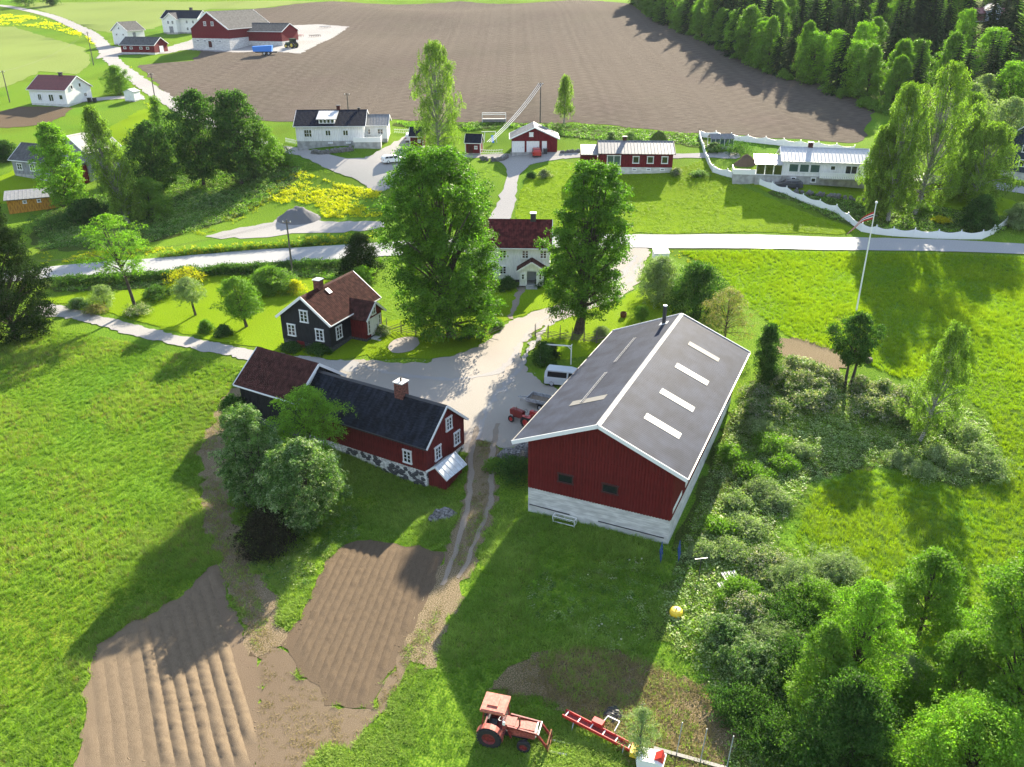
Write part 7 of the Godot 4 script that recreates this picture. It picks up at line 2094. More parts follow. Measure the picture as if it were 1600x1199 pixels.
func old_tractor() -> void:
	var t := thing("old_tractor", "small old red tractor without cab half under the barn eave", "tractor", Vector3(1.15, 0.3, -74.55), -2.227)
	var h := MB.new()
	h.box(Vector3(-0.26, 0.65, 0.0), Vector3(0.26, 1.2, 1.5))
	h.box(Vector3(-0.22, 1.2, 0.1), Vector3(0.22, 1.28, 1.4))
	part("hood", h.commit(), M.tractor_red, t)
	var g := MB.new()
	g.box(Vector3(-0.23, 0.7, 1.5), Vector3(0.23, 1.15, 1.55))
	part("grille", g.commit(), M.red_paint, t)
	var ch := MB.new()
	ch.box(Vector3(-0.18, 0.45, -1.1), Vector3(0.18, 0.7, 1.2))
	ch.tube(Vector3(-0.7, 0.6, -0.85), Vector3(0.7, 0.6, -0.85), 0.12, 0.12, 8)
	ch.tube(Vector3(-0.6, 0.38, 1.1), Vector3(0.6, 0.38, 1.1), 0.06, 0.06, 8)
	part("chassis", ch.commit(), M.tractor_red, t)
	for s in [-1, 1]:
		wheel(t, Vector3(s * 0.7, 0.62, -0.85), 0.62, 0.3, M.tyre, M.red_paint, "rear_wheel")
		wheel(t, Vector3(s * 0.6, 0.36, 1.1), 0.36, 0.16, M.tyre, M.red_paint, "front_wheel")
		var f := MB.new()
		f.box(Vector3(s * 0.68 - 0.18, 1.22, -1.3), Vector3(s * 0.68 + 0.18, 1.26, -0.4))
		f.box(Vector3(s * 0.5 - 0.02, 0.7, -1.3), Vector3(s * 0.5 + 0.02, 1.26, -0.4))
		part("fender", f.commit(), M.red_paint, t)
	var st := MB.new()
	st.box(Vector3(-0.22, 0.95, -1.0), Vector3(0.22, 1.02, -0.6))
	st.box(Vector3(-0.22, 1.0, -1.06), Vector3(0.22, 1.25, -1.0))
	part("seat", st.commit(), M.red_paint, t)
	var sw := MB.new()
	sw.tube(Vector3(0, 1.15, 0.0), Vector3(0, 1.4, -0.3), 0.02, 0.02, 6)
	sw.lathe(Vector3(0, 1.4, -0.3), Vector3(0, 0.6, -0.7).normalized(), [Vector2(0.17, -0.015), Vector2(0.2, -0.015), Vector2(0.2, 0.015), Vector2(0.17, 0.015), Vector2(0.17, -0.015)], 14)
	part("steering_wheel", sw.commit(), M.black_plastic, t)
	var ex := MB.new()
	ex.tube(Vector3(0.1, 1.2, 0.8), Vector3(0.1, 1.6, 0.8), 0.035, 0.035, 8)
	part("exhaust", ex.commit(), M.rust, t)
	# trailer behind it
	var r := thing("car_trailer", "flat galvanised trailer standing between van and old tractor", "trailer", Vector3(2.97, 0.58, -77.82), -2.033)
	var bed := MB.new()
	bed.box(Vector3(-0.85, 0.55, -1.7), Vector3(0.85, 0.62, 1.3))
	part("bed", bed.commit(), M.plank, r)
	for q in [[Vector3(-0.88, 0.6, -1.72), Vector3(-0.83, 0.98, 1.32)], [Vector3(0.83, 0.6, -1.72), Vector3(0.88, 0.98, 1.32)], [Vector3(-0.83, 0.6, 1.27), Vector3(0.83, 0.98, 1.32)], [Vector3(-0.83, 0.6, -1.72), Vector3(0.83, 0.98, -1.67)]]:
		var sd := MB.new()
		sd.box(q[0], q[1])
		part("side_board", sd.commit(), M.galv, r)
	var db := MB.new()
	db.bar(Vector3(-0.5, 0.55, 1.3), Vector3(0, 0.5, 2.6), 0.06, 0.08)
	db.bar(Vector3(0.5, 0.55, 1.3), Vector3(0, 0.5, 2.6), 0.06, 0.08)
	db.tube(Vector3(0, 0.0, 2.3), Vector3(0, 0.75, 2.3), 0.03, 0.03, 8)
	part("drawbar", db.commit(), M.galv, r)
	for s in [-1, 1]:
		wheel(r, Vector3(s * 0.98, 0.3, -0.35), 0.3, 0.18, M.tyre, M.alloy)
		var mg := MB.new()
		mg.box(Vector3(s * 0.98 - 0.12, 0.62, -0.75), Vector3(s * 0.98 + 0.12, 0.65, 0.05))
		part("mudguard", mg.commit(), M.black_plastic, r)

func farm_things() -> void:
	# conveyor
	var c := thing("bale_conveyor", "long red bale conveyor lying behind the cab tractor", "conveyor", Vector3(5.26, -1.51, -37.25), 0.998)
	var rails := MB.new()
	for s in [-1, 1]:
		rails.bar(Vector3(s * 0.24, 0.62, -2.4), Vector3(s * 0.24, 0.45, 2.3), 0.05, 0.22)
	part("side_rail", rails.commit(), M.red_paint, c)
	var tr := MB.new()
	tr.bar(Vector3(0, 0.55, -2.4), Vector3(0, 0.38, 2.3), 0.44, 0.03)
	part("trough", tr.commit(), M.tractor_red, c)
	for k in 6:
		var sl := MB.new()
		var z := -2.2 + 0.85 * k
		sl.bar(Vector3(-0.2, 0.66 - 0.035 * k, z), Vector3(0.2, 0.66 - 0.035 * k, z), 0.06, 0.05)
		part("slat", sl.commit(), M.white_paint, c)
	var mo := MB.new()
	mo.box(Vector3(0.2, 0.5, -0.6), Vector3(0.6, 0.85, 0.1))
	part("motor", mo.commit(), M.red_paint, c)
	var ho := MB.new()
	for q in [[Vector3(0.5, 0.75, 0.0), Vector3(1.0, 0.9, 0.1)], [Vector3(1.0, 0.9, 0.1), Vector3(1.0, 0.9, 0.9)], [Vector3(1.0, 0.9, 0.9), Vector3(0.3, 0.75, 0.9)]]:
		ho.bar(q[0], q[1], 0.05, 0.05)
	part("handle", ho.commit(), M.white_paint, c)
	for z in [-1.6, 1.8]:
		for s in [-1, 1]:
			var lg := MB.new()
			lg.bar(Vector3(s * 0.24, 0.5, z), Vector3(s * 0.45, -0.05, z), 0.05, 0.05, Vector3(0, 0, 1))
			part("leg", lg.commit(), M.galv, c)
	var en := MB.new()
	en.box(Vector3(-0.3, 0.2, 2.3), Vector3(0.3, 0.55, 2.9))
	part("hopper", en.commit(), M.rust, c)
	# white and red machine under the sapling
	var w := thing("seed_drill", "white machine with red lid at the bottom edge beside the conveyor", "machine", Vector3(8.07, -1.47, -34.9), 1.204)
	var wb := MB.new()
	wb.extrude([Vector2(-0.7, 0.3), Vector2(0.7, 0.3), Vector2(0.8, 1.0), Vector2(0.4, 1.15), Vector2(-0.8, 1.0)], 0.5)
	part("tank", wb.commit(), M.white_paint, w)
	var wl := MB.new()
	wl.extrude([Vector2(0.2, 1.16), Vector2(0.75, 1.05), Vector2(0.6, 1.5)], 0.3)
	part("lid", wl.commit(), M.red_paint, w)
	var wy := MB.new()
	wy.box(Vector3(0.1, 0.35, -1.3), Vector3(0.8, 0.7, -0.72))
	part("hopper", wy.commit(), M.yellow_plastic, w)
	for s in [-1, 1]:
		wheel(w, Vector3(s * 0.62, 0.3, 0.0), 0.3, 0.16, M.tyre, M.alloy)
	# hoop frame: beam on the ground with slim poles
	var hp := thing("pole_stand", "frame of three slim white poles on a dark ground beam", "frame", Vector3(10.89, -1.34, -35.23), 1.227)
	var bm := MB.new()
	bm.bar(Vector3(0, 0.12, -2.6), Vector3(0, 0.12, 2.4), 0.25, 0.2)
	part("ground_beam", bm.commit(), M.dark_metal, hp)
	for z in [-1.25, 0.15, 1.65]:
		var po := MB.new()
		po.tube(Vector3(0, 0.1, z), Vector3(0.12, 2.7, z + 0.12), 0.035, 0.03, 8)
		part("pole", po.commit(), M.galv, hp)
	var stk := thing("garden_stake", "thin grey stake standing beside the black sheet", "stake", Vector3(8.02, -1.35, -38.39))
	var sk := MB.new()
	sk.tube(Vector3(0, -0.2, 0), Vector3(0, 1.4, 0), 0.03, 0.025, 6)
	part("stake", sk.commit(), M.grey_pole, stk)
	var skt := MB.new()
	skt.bar(Vector3(-0.12, 1.3, 0), Vector3(0.12, 1.34, 0), 0.03, 0.05)
	part("crosspiece", skt.commit(), M.grey_pole, stk)
	# crumpled black plastic sheet
	var bag := tag(part("plastic_sheet", crumpled(0.75, 0.42, 21), M.black_plastic, self, Vector3(6.41, -1.4, -38.84)), "crumpled black plastic sheet behind the conveyor", "sheet")
	bag.rotation.y = 0.4
	# pallets
	for q in [[Vector3(16.39, -0.61, -51.15), "upper of two grey pallets in the weeds right of the barn"], [Vector3(15.85, -0.64, -50), "lower of two grey pallets in the weeds right of the barn"]]:
		var p := thing("pallet", q[1], "pallet", q[0], 0.25, "pallets right of the barn")
		p.rotation.x = 0.12
		for k in 5:
			var sl := MB.new()
			sl.cbox(Vector3(-0.5 + 0.25 * k, 0.42, 0), Vector3(0.16, 0.03, 0.85))
			part("slat", sl.commit(), mat(lin(0.55, 0.53, 0.5), 0.9), p)
		for k in 3:
			var rn := MB.new()
			rn.cbox(Vector3(0, 0.34, -0.36 + 0.36 * k), Vector3(1.15, 0.12, 0.1))
			part("runner", rn.commit(), M.grey_pole, p)
		var fe := MB.new()
		fe.cbox(Vector3(0, 0.14, 0), Vector3(1.0, 0.28, 0.7))
		part("stone_fill", fe.commit(), M.rock, p)
	# yellow buoy
	var bu := thing("yellow_buoy", "round yellow buoy with grey knob in the grass before the barn", "buoy", Vector3(11.69, -0.77, -47.34))
	var bb := MB.new()
	bb.lathe(Vector3.ZERO, Vector3.UP, [Vector2(0.3, 0.0), Vector2(0.44, 0.12), Vector2(0.48, 0.3), Vector2(0.44, 0.46), Vector2(0.3, 0.56), Vector2(0.1, 0.6), Vector2(0.001, 0.6)], 24)
	part("float", bb.commit(), M.yellow_plastic, bu)
	var kn := MB.new()
	kn.tube(Vector3(0, 0.58, 0), Vector3(0, 0.72, 0), 0.07, 0.05, 10)
	part("knob", kn.commit(), M.galv, bu)
	# bench frame by the barn wall
	var be := thing("white_bench", "white tubular bench frame standing at the barn wall", "bench", Vector3(4.35, -0.49, -58.32), -0.42)
	for q in [0.12, 0.62]:
		var fr := MB.new()
		for s in [-0.25, 0.25]:
			fr.bar(Vector3(-0.95, q, s), Vector3(0.95, q, s), 0.05, 0.05)
		for x in [-0.95, 0.95]:
			fr.bar(Vector3(x, q, -0.25), Vector3(x, q, 0.25), 0.05, 0.05)
		part("frame", fr.commit(), M.white_paint, be)
	for q in [[-0.95, -0.25], [0.95, -0.25], [-0.95, 0.25], [0.95, 0.25]]:
		var lg := MB.new()
		lg.bar(Vector3(q[0], -0.05, q[1]), Vector3(q[0], 0.62, q[1]), 0.05, 0.05, Vector3(0, 0, 1))
		part("leg", lg.commit(), M.white_paint, be)
	# blue frames leaning at the corner
	for q in [[Vector3(11.65, -0.48, -53.48), "blue barred gate leaning nearest the barn corner"], [Vector3(13.07, -0.48, -53.64), "second blue barred gate out from the barn corner"]]:
		var fr := thing("blue_gate", q[1], "gate", q[0], 1.25, "blue gates at the barn corner")
		for s in [-1, 1]:
			var a := MB.new()
			a.bar(Vector3(s * 0.5, -0.05, 0), Vector3(s * 0.5, 1.25, -0.15), 0.07, 0.05, Vector3(0, 0, 1))
			part("upright", a.commit(), M.blue_paint, fr)
		for k in 4:
			var a := MB.new()
			a.bar(Vector3(-0.5, 0.2 + 0.33 * k, -0.04 * k), Vector3(0.5, 0.2 + 0.33 * k, -0.04 * k), 0.05, 0.06)
			part("rung", a.commit(), M.blue_paint, fr)
	var trs := thing("drying_stand", "dark post with pale crossbar right of the blue gates", "stand", Vector3(14.09, -0.58, -51.18), 0.2)
	var tp := MB.new()
	tp.tube(Vector3(0, -0.2, 0), Vector3(0, 1.9, 0), 0.04, 0.04, 6)
	part("post", tp.commit(), M.dark_metal, trs)
	var tb := MB.new()
	tb.bar(Vector3(-0.5, 1.9, 0), Vector3(0.5, 1.88, 0), 0.06, 0.04)
	part("crossbar", tb.commit(), M.galv, trs)
	# boulders
	for q in [[Vector3(-5.82, -1.27, -60.57), 0.95, "lichen-grey boulder in front of the red privy", 3], [Vector3(-6.55, -1.35, -60.12), 0.6, "lower grey stone beside the boulder", 4], [Vector3(0, -0.21, -68.49), 1.3, "grey outcrop of rock at the left barn corner", 5], [Vector3(1.34, -0.06, -69.67), 1.0, "grey rock under the barn eave", 6]]:
		var bo := part("boulder", stone_mesh(q[3] * 7, q[1]), M.rock, self, q[0])
		bo.scale = Vector3(1.1, 0.75, 0.9)
		tag(bo, q[2], "rock")
	# laundry frame
	var lf := thing("laundry_frame", "white carved laundry frame beside the van", "frame", Vector3(4.93, 1.07, -87.44), -0.18)
	for s in [-1, 1]:
		var p := MB.new()
		p.bar(Vector3(s * 1.75, -0.3, 0), Vector3(s * 1.75, 2.3, 0), 0.12, 0.12, Vector3(0, 0, 1))
		p.bar(Vector3(s * 1.75, 2.2, -0.6), Vector3(s * 1.75, 2.45, 0.6), 0.08, 0.1)
		p.bar(Vector3(s * 1.75, 1.8, 0), Vector3(s * 1.3, 2.25, 0), 0.07, 0.07)
		part("post", p.commit(), M.white_paint, lf)
	var lb := MB.new()
	lb.bar(Vector3(-1.75, 2.25, 0), Vector3(1.75, 2.25, 0), 0.1, 0.12)
	part("beam", lb.commit(), M.white_paint, lf)
	# stump pot and box by the road
	var pot := thing("wicker_pot", "small dark basket on the lawn left of the clipped tree", "basket", Vector3(14.13, 1.7, -100.39))
	var pm := MB.new()
	pm.lathe(Vector3.ZERO, Vector3.UP, [Vector2(0.3, 0.0), Vector2(0.42, 0.3), Vector2(0.4, 0.65), Vector2(0.34, 0.7), Vector2(0.3, 0.4), Vector2(0.001, 0.4)], 12)
	part("basket", pm.commit(), M.rust, pot)
	var bx := thing("roadside_box", "white box with sloping lid at the road junction", "box", Vector3(22.09, 3.01, -121.46), 0.1)
	var bm2 := MB.new()
	bm2.extrude([Vector2(-0.7, 0.0), Vector2(0.7, 0.0), Vector2(0.7, 1.0), Vector2(-0.7, 1.35)], 1.1)
	part("body", bm2.commit(), M.white_paint, bx)
	var bl := MB.new()
	bl.bar(Vector3(0, 1.4, -0.8), Vector3(0, 1.02, 0.82), 2.3, 0.06)
	part("lid", bl.commit(), M.zinc, bx)
	# dark stump by the bank
	tag(part("tree_stump", stump_mesh(), M.bark, self, Vector3(39.61, 1.96, -85.78)), "cut tree stump on the grass beside the flagpole tree", "stump")

func stump_mesh() -> ArrayMesh:
	var m := MB.new()
	m.tube(Vector3(0, -0.1, 0), Vector3(0, 0.5, 0), 0.5, 0.38, 12)
	return m.commit()

func crumpled(r: float, h: float, seed_: int) -> ArrayMesh:
	var f := FastNoiseLite.new()
	f.seed = seed_
	f.frequency = 1.6
	var st := SurfaceTool.new()
	st.begin(Mesh.PRIMITIVE_TRIANGLES)
	st.set_smooth_group(-1)
	var k := 14
	var p := func(i: int, j: int) -> Vector3:
		var x := (float(i) / k - 0.5) * 2.0
		var z := (float(j) / k - 0.5) * 2.0
		var e := maxf(0.0, 1.0 - Vector2(x, z).length())
		return Vector3(x * r * (1.0 + 0.3 * f.get_noise_2d(z * 2, 7)), h * sqrt(e) * (0.7 + 0.9 * absf(f.get_noise_2d(x, z))) - 0.02, z * r)
	for i in k:
		for j in k:
			for q in [[i, j], [i + 1, j], [i + 1, j + 1], [i, j], [i + 1, j + 1], [i, j + 1]]:
				st.add_vertex(p.call(q[0], q[1]))
	st.generate_normals()
	return st.commit()

func fences_and_poles() -> void:
	# flag and pole
	var base: Vector3 = Vector3(43.2, 2.78, -99.58)
	var fp := thing("flagpole", "tall white flagpole at the bank right of the barn", "flagpole", base)
	var pm := MB.new()
	pm.tube(Vector3(0, -0.3, 0), Vector3(0, 13.6, 0), 0.11, 0.05, 10)
	part("pole", pm.commit(), M.white_paint, fp)
	var kb := MB.new()
	kb.lathe(Vector3(0, 13.6, 0), Vector3.UP, [Vector2(0.001, 0.0), Vector2(0.14, 0.05), Vector2(0.17, 0.15), Vector2(0.12, 0.27), Vector2(0.001, 0.32)], 12)
	part("knob", kb.commit(), M.trim, fp)
	# the long pennant hangs in folds: red with a white-edged blue stripe
	var fl := thing("pennant_flag", "long red, white and blue pennant drooping from the flagpole", "flag", base + Vector3(0, 12.2, 0))
	var bands := [[1.0, 0.72, M.flag_red], [0.72, 0.6, M.white_paint], [0.6, 0.4, M.flag_blue], [0.4, 0.28, M.white_paint], [0.28, 0.0, M.flag_red]]
	var n := 18
	for b in bands:
		var st := SurfaceTool.new()
		st.begin(Mesh.PRIMITIVE_TRIANGLES)
		st.set_smooth_group(0)
		var pt := func(i: int, v: float) -> Vector3:
			var u := float(i) / n
			var hgt := lerpf(0.95, 0.12, u)
			return Vector3(-0.08 - 2.7 * u, -2.0 * u * u - 0.4 * u + hgt * (v - 0.5), 0.16 * sin(u * 11.0) * (0.3 + u))
		for i in n:
			var a: Vector3 = pt.call(i, b[0])
			var c: Vector3 = pt.call(i + 1, b[0])
			var d: Vector3 = pt.call(i + 1, b[1])
			var e: Vector3 = pt.call(i, b[1])
			for w in [a, c, d, a, d, e]:
				st.add_vertex(w)
		st.index()
		st.generate_normals()
		part("stripe", st.commit(), b[2], fl)

	# scalloped white fence: one panel between each two posts
	var runs := [
		["scalloped_fence", "white scalloped board fence along the road below the white bungalow", [Vector3(37.89, 11.86, -176.11), Vector3(36.87, 10.8, -166.21), Vector3(36.28, 9.78, -158.79), Vector3(36.31, 9.07, -154.17), Vector3(38.34, 8.86, -151.84), Vector3(40.54, 8.66, -149.56), Vector3(42.55, 8.49, -147.69), Vector3(44.42, 8.06, -144.61), Vector3(46.26, 7.77, -142.51), Vector3(48.19, 7.19, -139.42), Vector3(50.32, 6.75, -137.28), Vector3(52.48, 6.36, -135.46), Vector3(53.44, 5.72, -132.64), Vector3(54.47, 5.02, -129.06), Vector3(56.26, 4.92, -127.96), Vector3(58.54, 4.88, -127), Vector3(61.44, 4.9, -126.19), Vector3(64.7, 4.92, -125.4), Vector3(67.86, 4.96, -124.92), Vector3(71.05, 5.01, -124.74), Vector3(73.59, 5.33, -126.44), Vector3(77.08, 5.89, -129.61)]],
		["scalloped_fence", "white scalloped board fence between the white bungalow and the ploughed field", [Vector3(37.89, 11.86, -176.11), Vector3(40.93, 11.85, -174.58), Vector3(43.57, 11.79, -172.62), Vector3(46.4, 11.74, -170.69), Vector3(49.43, 11.69, -168.83), Vector3(52.44, 11.61, -167.12), Vector3(55.2, 11.51, -165.57), Vector3(58.32, 11.44, -164.6), Vector3(61.3, 11.32, -163.28), Vector3(64.28, 11.17, -162.07)]]]
	for r in runs:
		var o := thing(r[0], r[1], "fence", r[2][0])
		var pts: Array = r[2]
		for i in pts.size() - 1:
			var a: Vector3 = pts[i] - pts[0]
			var b: Vector3 = pts[i + 1] - pts[0]
			fence_panel(o, a, b, 1.25)
		for p in pts:
			var q := MB.new()
			q.cbox(p - pts[0] + Vector3(0, 0.68, 0), Vector3(0.13, 1.6, 0.13))
			part("post", q.commit(), M.vinyl, o)

	# slanting pole fences of split spruce
	pole_fence("slanting pole fence below the tall maple", [Vector2(-16.28, -96.49), Vector2(-14.11, -96.08), Vector2(-11.68, -95.31), Vector2(-9.3, -94.75), Vector2(-7.25, -94.19), Vector2(-5.24, -94.2), Vector2(-2.95, -94.95)])
	pole_fence("slanting pole fence between drive and van", [Vector2(2.02, -95.34), Vector2(3.87, -94.56), Vector2(5.77, -93.96), Vector2(7.66, -93.53), Vector2(9.52, -92.9), Vector2(11.34, -92.08)])
	# lattice fences of the far gardens
	for r in [["white lattice fence before the play shed", [Vector3(-6.44, 9.02, -173.49), Vector3(-4.88, 8.99, -172.93), Vector3(-3.34, 9.04, -172.68), Vector3(-1.8, 9.15, -172.77)], 0.9], ["white lattice fence beside the drive of the dormer house", [Vector3(-24.41, 11.95, -180.36), Vector3(-22.56, 11.82, -180.4), Vector3(-20.71, 11.75, -181.63), Vector3(-19.35, 11.71, -182.74)], 1.0], ["white picket fence at the left end of the dormer house", [Vector3(-47.59, 9.87, -181.98), Vector3(-45.75, 10.04, -179.41), Vector3(-44.03, 10.25, -176.65)], 0.9]]:
		var pts: Array = r[1]
		var o := thing("lattice_fence", r[0], "fence", pts[0])
		for i in pts.size() - 1:
			var a: Vector3 = pts[i] - pts[0]
			var b: Vector3 = pts[i + 1] - pts[0]
			var k := maxi(3, int(a.distance_to(b) / 0.4))
			for j in k:
				var p := a.lerp(b, float(j) / k)
				var q := MB.new()
				q.bar(p, p + Vector3(0.0, r[2], 0) + (b - a).normalized() * 0.3, 0.06, 0.03)
				part("lath", q.commit(), M.trim, o)
			var t := MB.new()
			t.bar(a + Vector3(0, 0.25, 0), b + Vector3(0, 0.25, 0), 0.05, 0.08)
			t.bar(a + Vector3(0, 0.75, 0), b + Vector3(0, 0.75, 0), 0.05, 0.08)
			part("rail", t.commit(), M.trim, o)
	# dry stone walls
	stone_wall("low boulder wall in front of the dormer house", [Vector2(-38.56, -166.34), Vector2(-36.53, -165.5), Vector2(-34.51, -165.94), Vector2(-32.63, -166.54), Vector2(-31.02, -167.27)], 0.55)
	stone_wall("grey stone wall under the lattice fence at the play shed", [Vector2(-6.04, -168.72), Vector2(-3.75, -167.54), Vector2(-1.75, -167.62), Vector2(-0.88, -169.72)], 0.5)
	stone_wall("dark stone wall on the bank above the scalloped fence", [Vector2(46.8, -142.93), Vector2(50.04, -141.84), Vector2(53.46, -140.75), Vector2(56.81, -139.57), Vector2(60.2, -138.63)], 0.5)
	stone_wall("stone edging right of the red garage", [Vector2(9.56, -169.32), Vector2(11.32, -169.31), Vector2(13.32, -169.28)], 0.4)

	# power poles and their wires
	var tops := {}
	for q in [["field", Vector3(6.13, 12.43, -190.29), 8.5, "grey power pole behind the red garage"], ["track", Vector3(-127.4, 17.46, -273.73), 9.5, "slim power pole beside the gravel track to the far farm"], ["left", Vector3(-125.06, 13.22, -219.89), 7.5, "slim power pole at the left edge of the hay field"], ["hedge", Vector3(-30.99, 2.17, -114.35), 8.5, "grey power pole at the roadside hedge"], ["drive", Vector3(-85.97, 12.28, -213.02), 8.5, "slim power pole beside the small white shed"], ["dorm", Vector3(-36.1, 12.88, -193.81), 5.5, "thin pole behind the dormer house"], ["bung", Vector3(85.75, 12.55, -178.11), 7.0, "slim lamp pole at the corner of the ploughed field"]]:
		var o := thing("power_pole", q[3], "pole", q[1])
		var mb := MB.new()
		mb.tube(Vector3(0, -0.5, 0), Vector3(0, q[2], 0), 0.15, 0.1, 8)
		part("pole", mb.commit(), M.grey_pole, o)
		var cb := MB.new()
		cb.bar(Vector3(-0.6, q[2] - 0.4, 0), Vector3(0.6, q[2] - 0.4, 0), 0.08, 0.1)
		part("crossarm", cb.commit(), M.grey_pole, o)
		for x in [-0.5, 0.0, 0.5]:
			var ib := MB.new()
			ib.tube(Vector3(x, q[2] - 0.35, 0), Vector3(x, q[2] - 0.15, 0), 0.05, 0.04, 6)
			part("insulator", ib.commit(), M.trim, o)
		tops[q[0]] = q[1] + Vector3(0, q[2] - 0.2, 0)
	for q in [["field", Vector3(-4.41, 12.52, -166), 0.8, "sagging white power cable from the garage pole to the play shed", 0.05], ["hedge", Vector3(-65.05, 5.52, -112), 0.9, "thin cables beside the road left of the hedge pole", 0.008], ["left", "track", 1.5, "thin cables across the hay field", 0.006]]:
		var a: Vector3 = tops[q[0]]
		var b: Vector3 = tops[q[1]] if q[1] is String else q[1]
		var o := thing("power_cable", q[3], "cable", a)
		for k in 3:
			var wb := MB.new()
			var off := Vector3(-0.4 + 0.4 * k, 0.0, 0.1 * k)
			var last := off
			for i in range(1, 15):
				var t := i / 14.0
				var p := (b - a) * t + off - Vector3(0, q[2] * 4.0 * t * (1.0 - t), 0)
				wb.tube(last, p, q[4], q[4], 5, false)
				last = p
			part("wire", wb.commit(), M.zinc if q[4] > 0.02 else M.grey_pole, o)

func fence_panel(o: Node3D, a: Vector3, b: Vector3, h: float) -> void:
	var mb := MB.new()
	var k := 10
	var side := (b - a).cross(Vector3.UP).normalized() * 0.03
	for i in k:
		var t0 := float(i) / k
		var t1 := float(i + 1) / k
		var p0 := a.lerp(b, t0)
		var p1 := a.lerp(b, t1)
		var h0 := h - 0.3 * sin(PI * t0)
		var h1 := h - 0.3 * sin(PI * t1)
		var u0 := Vector3(0, h0, 0)
		var u1 := Vector3(0, h1, 0)
		var lo := Vector3(0, -0.1, 0)
		var s := side * (1.0 if i % 2 else 0.75)
		mb.quad(p0 + s + lo, p1 + s + lo, p1 + s + u1, p0 + s + u0)
		mb.quad(p1 - s + lo, p0 - s + lo, p0 - s + u0, p1 - s + u1)
		mb.quad(p0 + s + u0, p1 + s + u1, p1 - s + u1, p0 - s + u0)
	part("panel", mb.commit(), M.vinyl, o)

func pole_fence(label: String, line: Array) -> void:
	var pts := smooth_loop(line, false)
	var o := thing("pole_fence", label, "fence", on_ground(line[0].x, line[0].y))
	var at: Vector3 = o.position
	var gone := 0.0
	for i in pts.size() - 1:
		var a: Vector2 = pts[i]
		var b: Vector2 = pts[i + 1]
		var d := (b - a).normalized()
		var k := maxi(1, int(a.distance_to(b) / 0.42))
		for j in k:
			var c := a.lerp(b, float(j) / k)
			var g := on_ground(c.x, c.y) - at
			# the slanting rails rise along the fence
			var rb := MB.new()
			var r := rng.randf_range(0.03, 0.05)
			rb.tube(g + Vector3(0, 0.12, 0), g + Vector3(d.x * 2.6, 1.05 + rng.randf_range(-0.1, 0.15), d.y * 2.6), r, r * 0.7, 6)
			part("rail", rb.commit(), M.grey_pole, o)
			gone += 0.42
			if gone > 1.1:
				gone = 0.0
				for s in [-0.12, 0.12]:
					var pb := MB.new()
					pb.tube(g + Vector3(-d.y * s, -0.2, d.x * s), g + Vector3(-d.y * s, rng.randf_range(1.5, 1.95), d.x * s), 0.045, 0.03, 6)
					part("post", pb.commit(), M.grey_pole, o)

func stone_wall(label: String, line: Array, r: float) -> void:
	var pts := smooth_loop(line, false)
	var o := thing("stone_wall", label, "wall", on_ground(line[0].x, line[0].y))
	var at: Vector3 = o.position
	var kinds := []
	for k in 4:
		kinds.append(stone_mesh(40 + k, 1.0))
	for i in pts.size() - 1:
		var a: Vector2 = pts[i]
		var b: Vector2 = pts[i + 1]
		var k := maxi(1, int(a.distance_to(b) / (r * 1.1)))
		for j in k:
			for lift in [0.25, 0.85]:
				var c := a.lerp(b, (j + rng.randf()) / k)
				var s := part("stone", kinds[rng.randi_range(0, 3)], M.rock, o, on_ground(c.x, c.y) - at + Vector3(0, lift * r, 0))
				var q := r * rng.randf_range(0.6, 1.0)
				s.scale = Vector3(q, q * 0.75, q)
				s.rotation = Vector3(rng.randf() * 6.0, rng.randf() * 6.0, rng.randf() * 6.0)

func heap(label: String, at: Vector3, w: float, h: float, m: Material, seed_: int) -> void:
	var f := FastNoiseLite.new()
	f.seed = seed_
	f.frequency = 0.35
	var st := SurfaceTool.new()
	st.begin(Mesh.PRIMITIVE_TRIANGLES)
	st.set_smooth_group(0)
	var k := 24
	var p := func(i: int, j: int) -> Vector3:
		var x := (float(i) / k - 0.5) * w * 1.3
		var z := (float(j) / k - 0.5) * w * 0.9
		var e := clampf(1.0 - Vector2(x / w * 2.0, z / w * 2.6).length(), 0, 1)
		return Vector3(x, gy(at.x + x, at.z + z) - at.y - 0.1 + h * smoothstep(0.0, 0.9, e) * (1.0 + 0.4 * f.get_noise_2d(x * 2, z * 2)), z)
	for i in k:
		for j in k:
			for q in [[i, j], [i + 1, j], [i + 1, j + 1], [i, j], [i + 1, j + 1], [i, j + 1]]:
				st.add_vertex(p.call(q[0], q[1]))
	st.index()
	st.generate_normals()
	tag(part("gravel_heap", st.commit(), m, self, at), label, "heap")

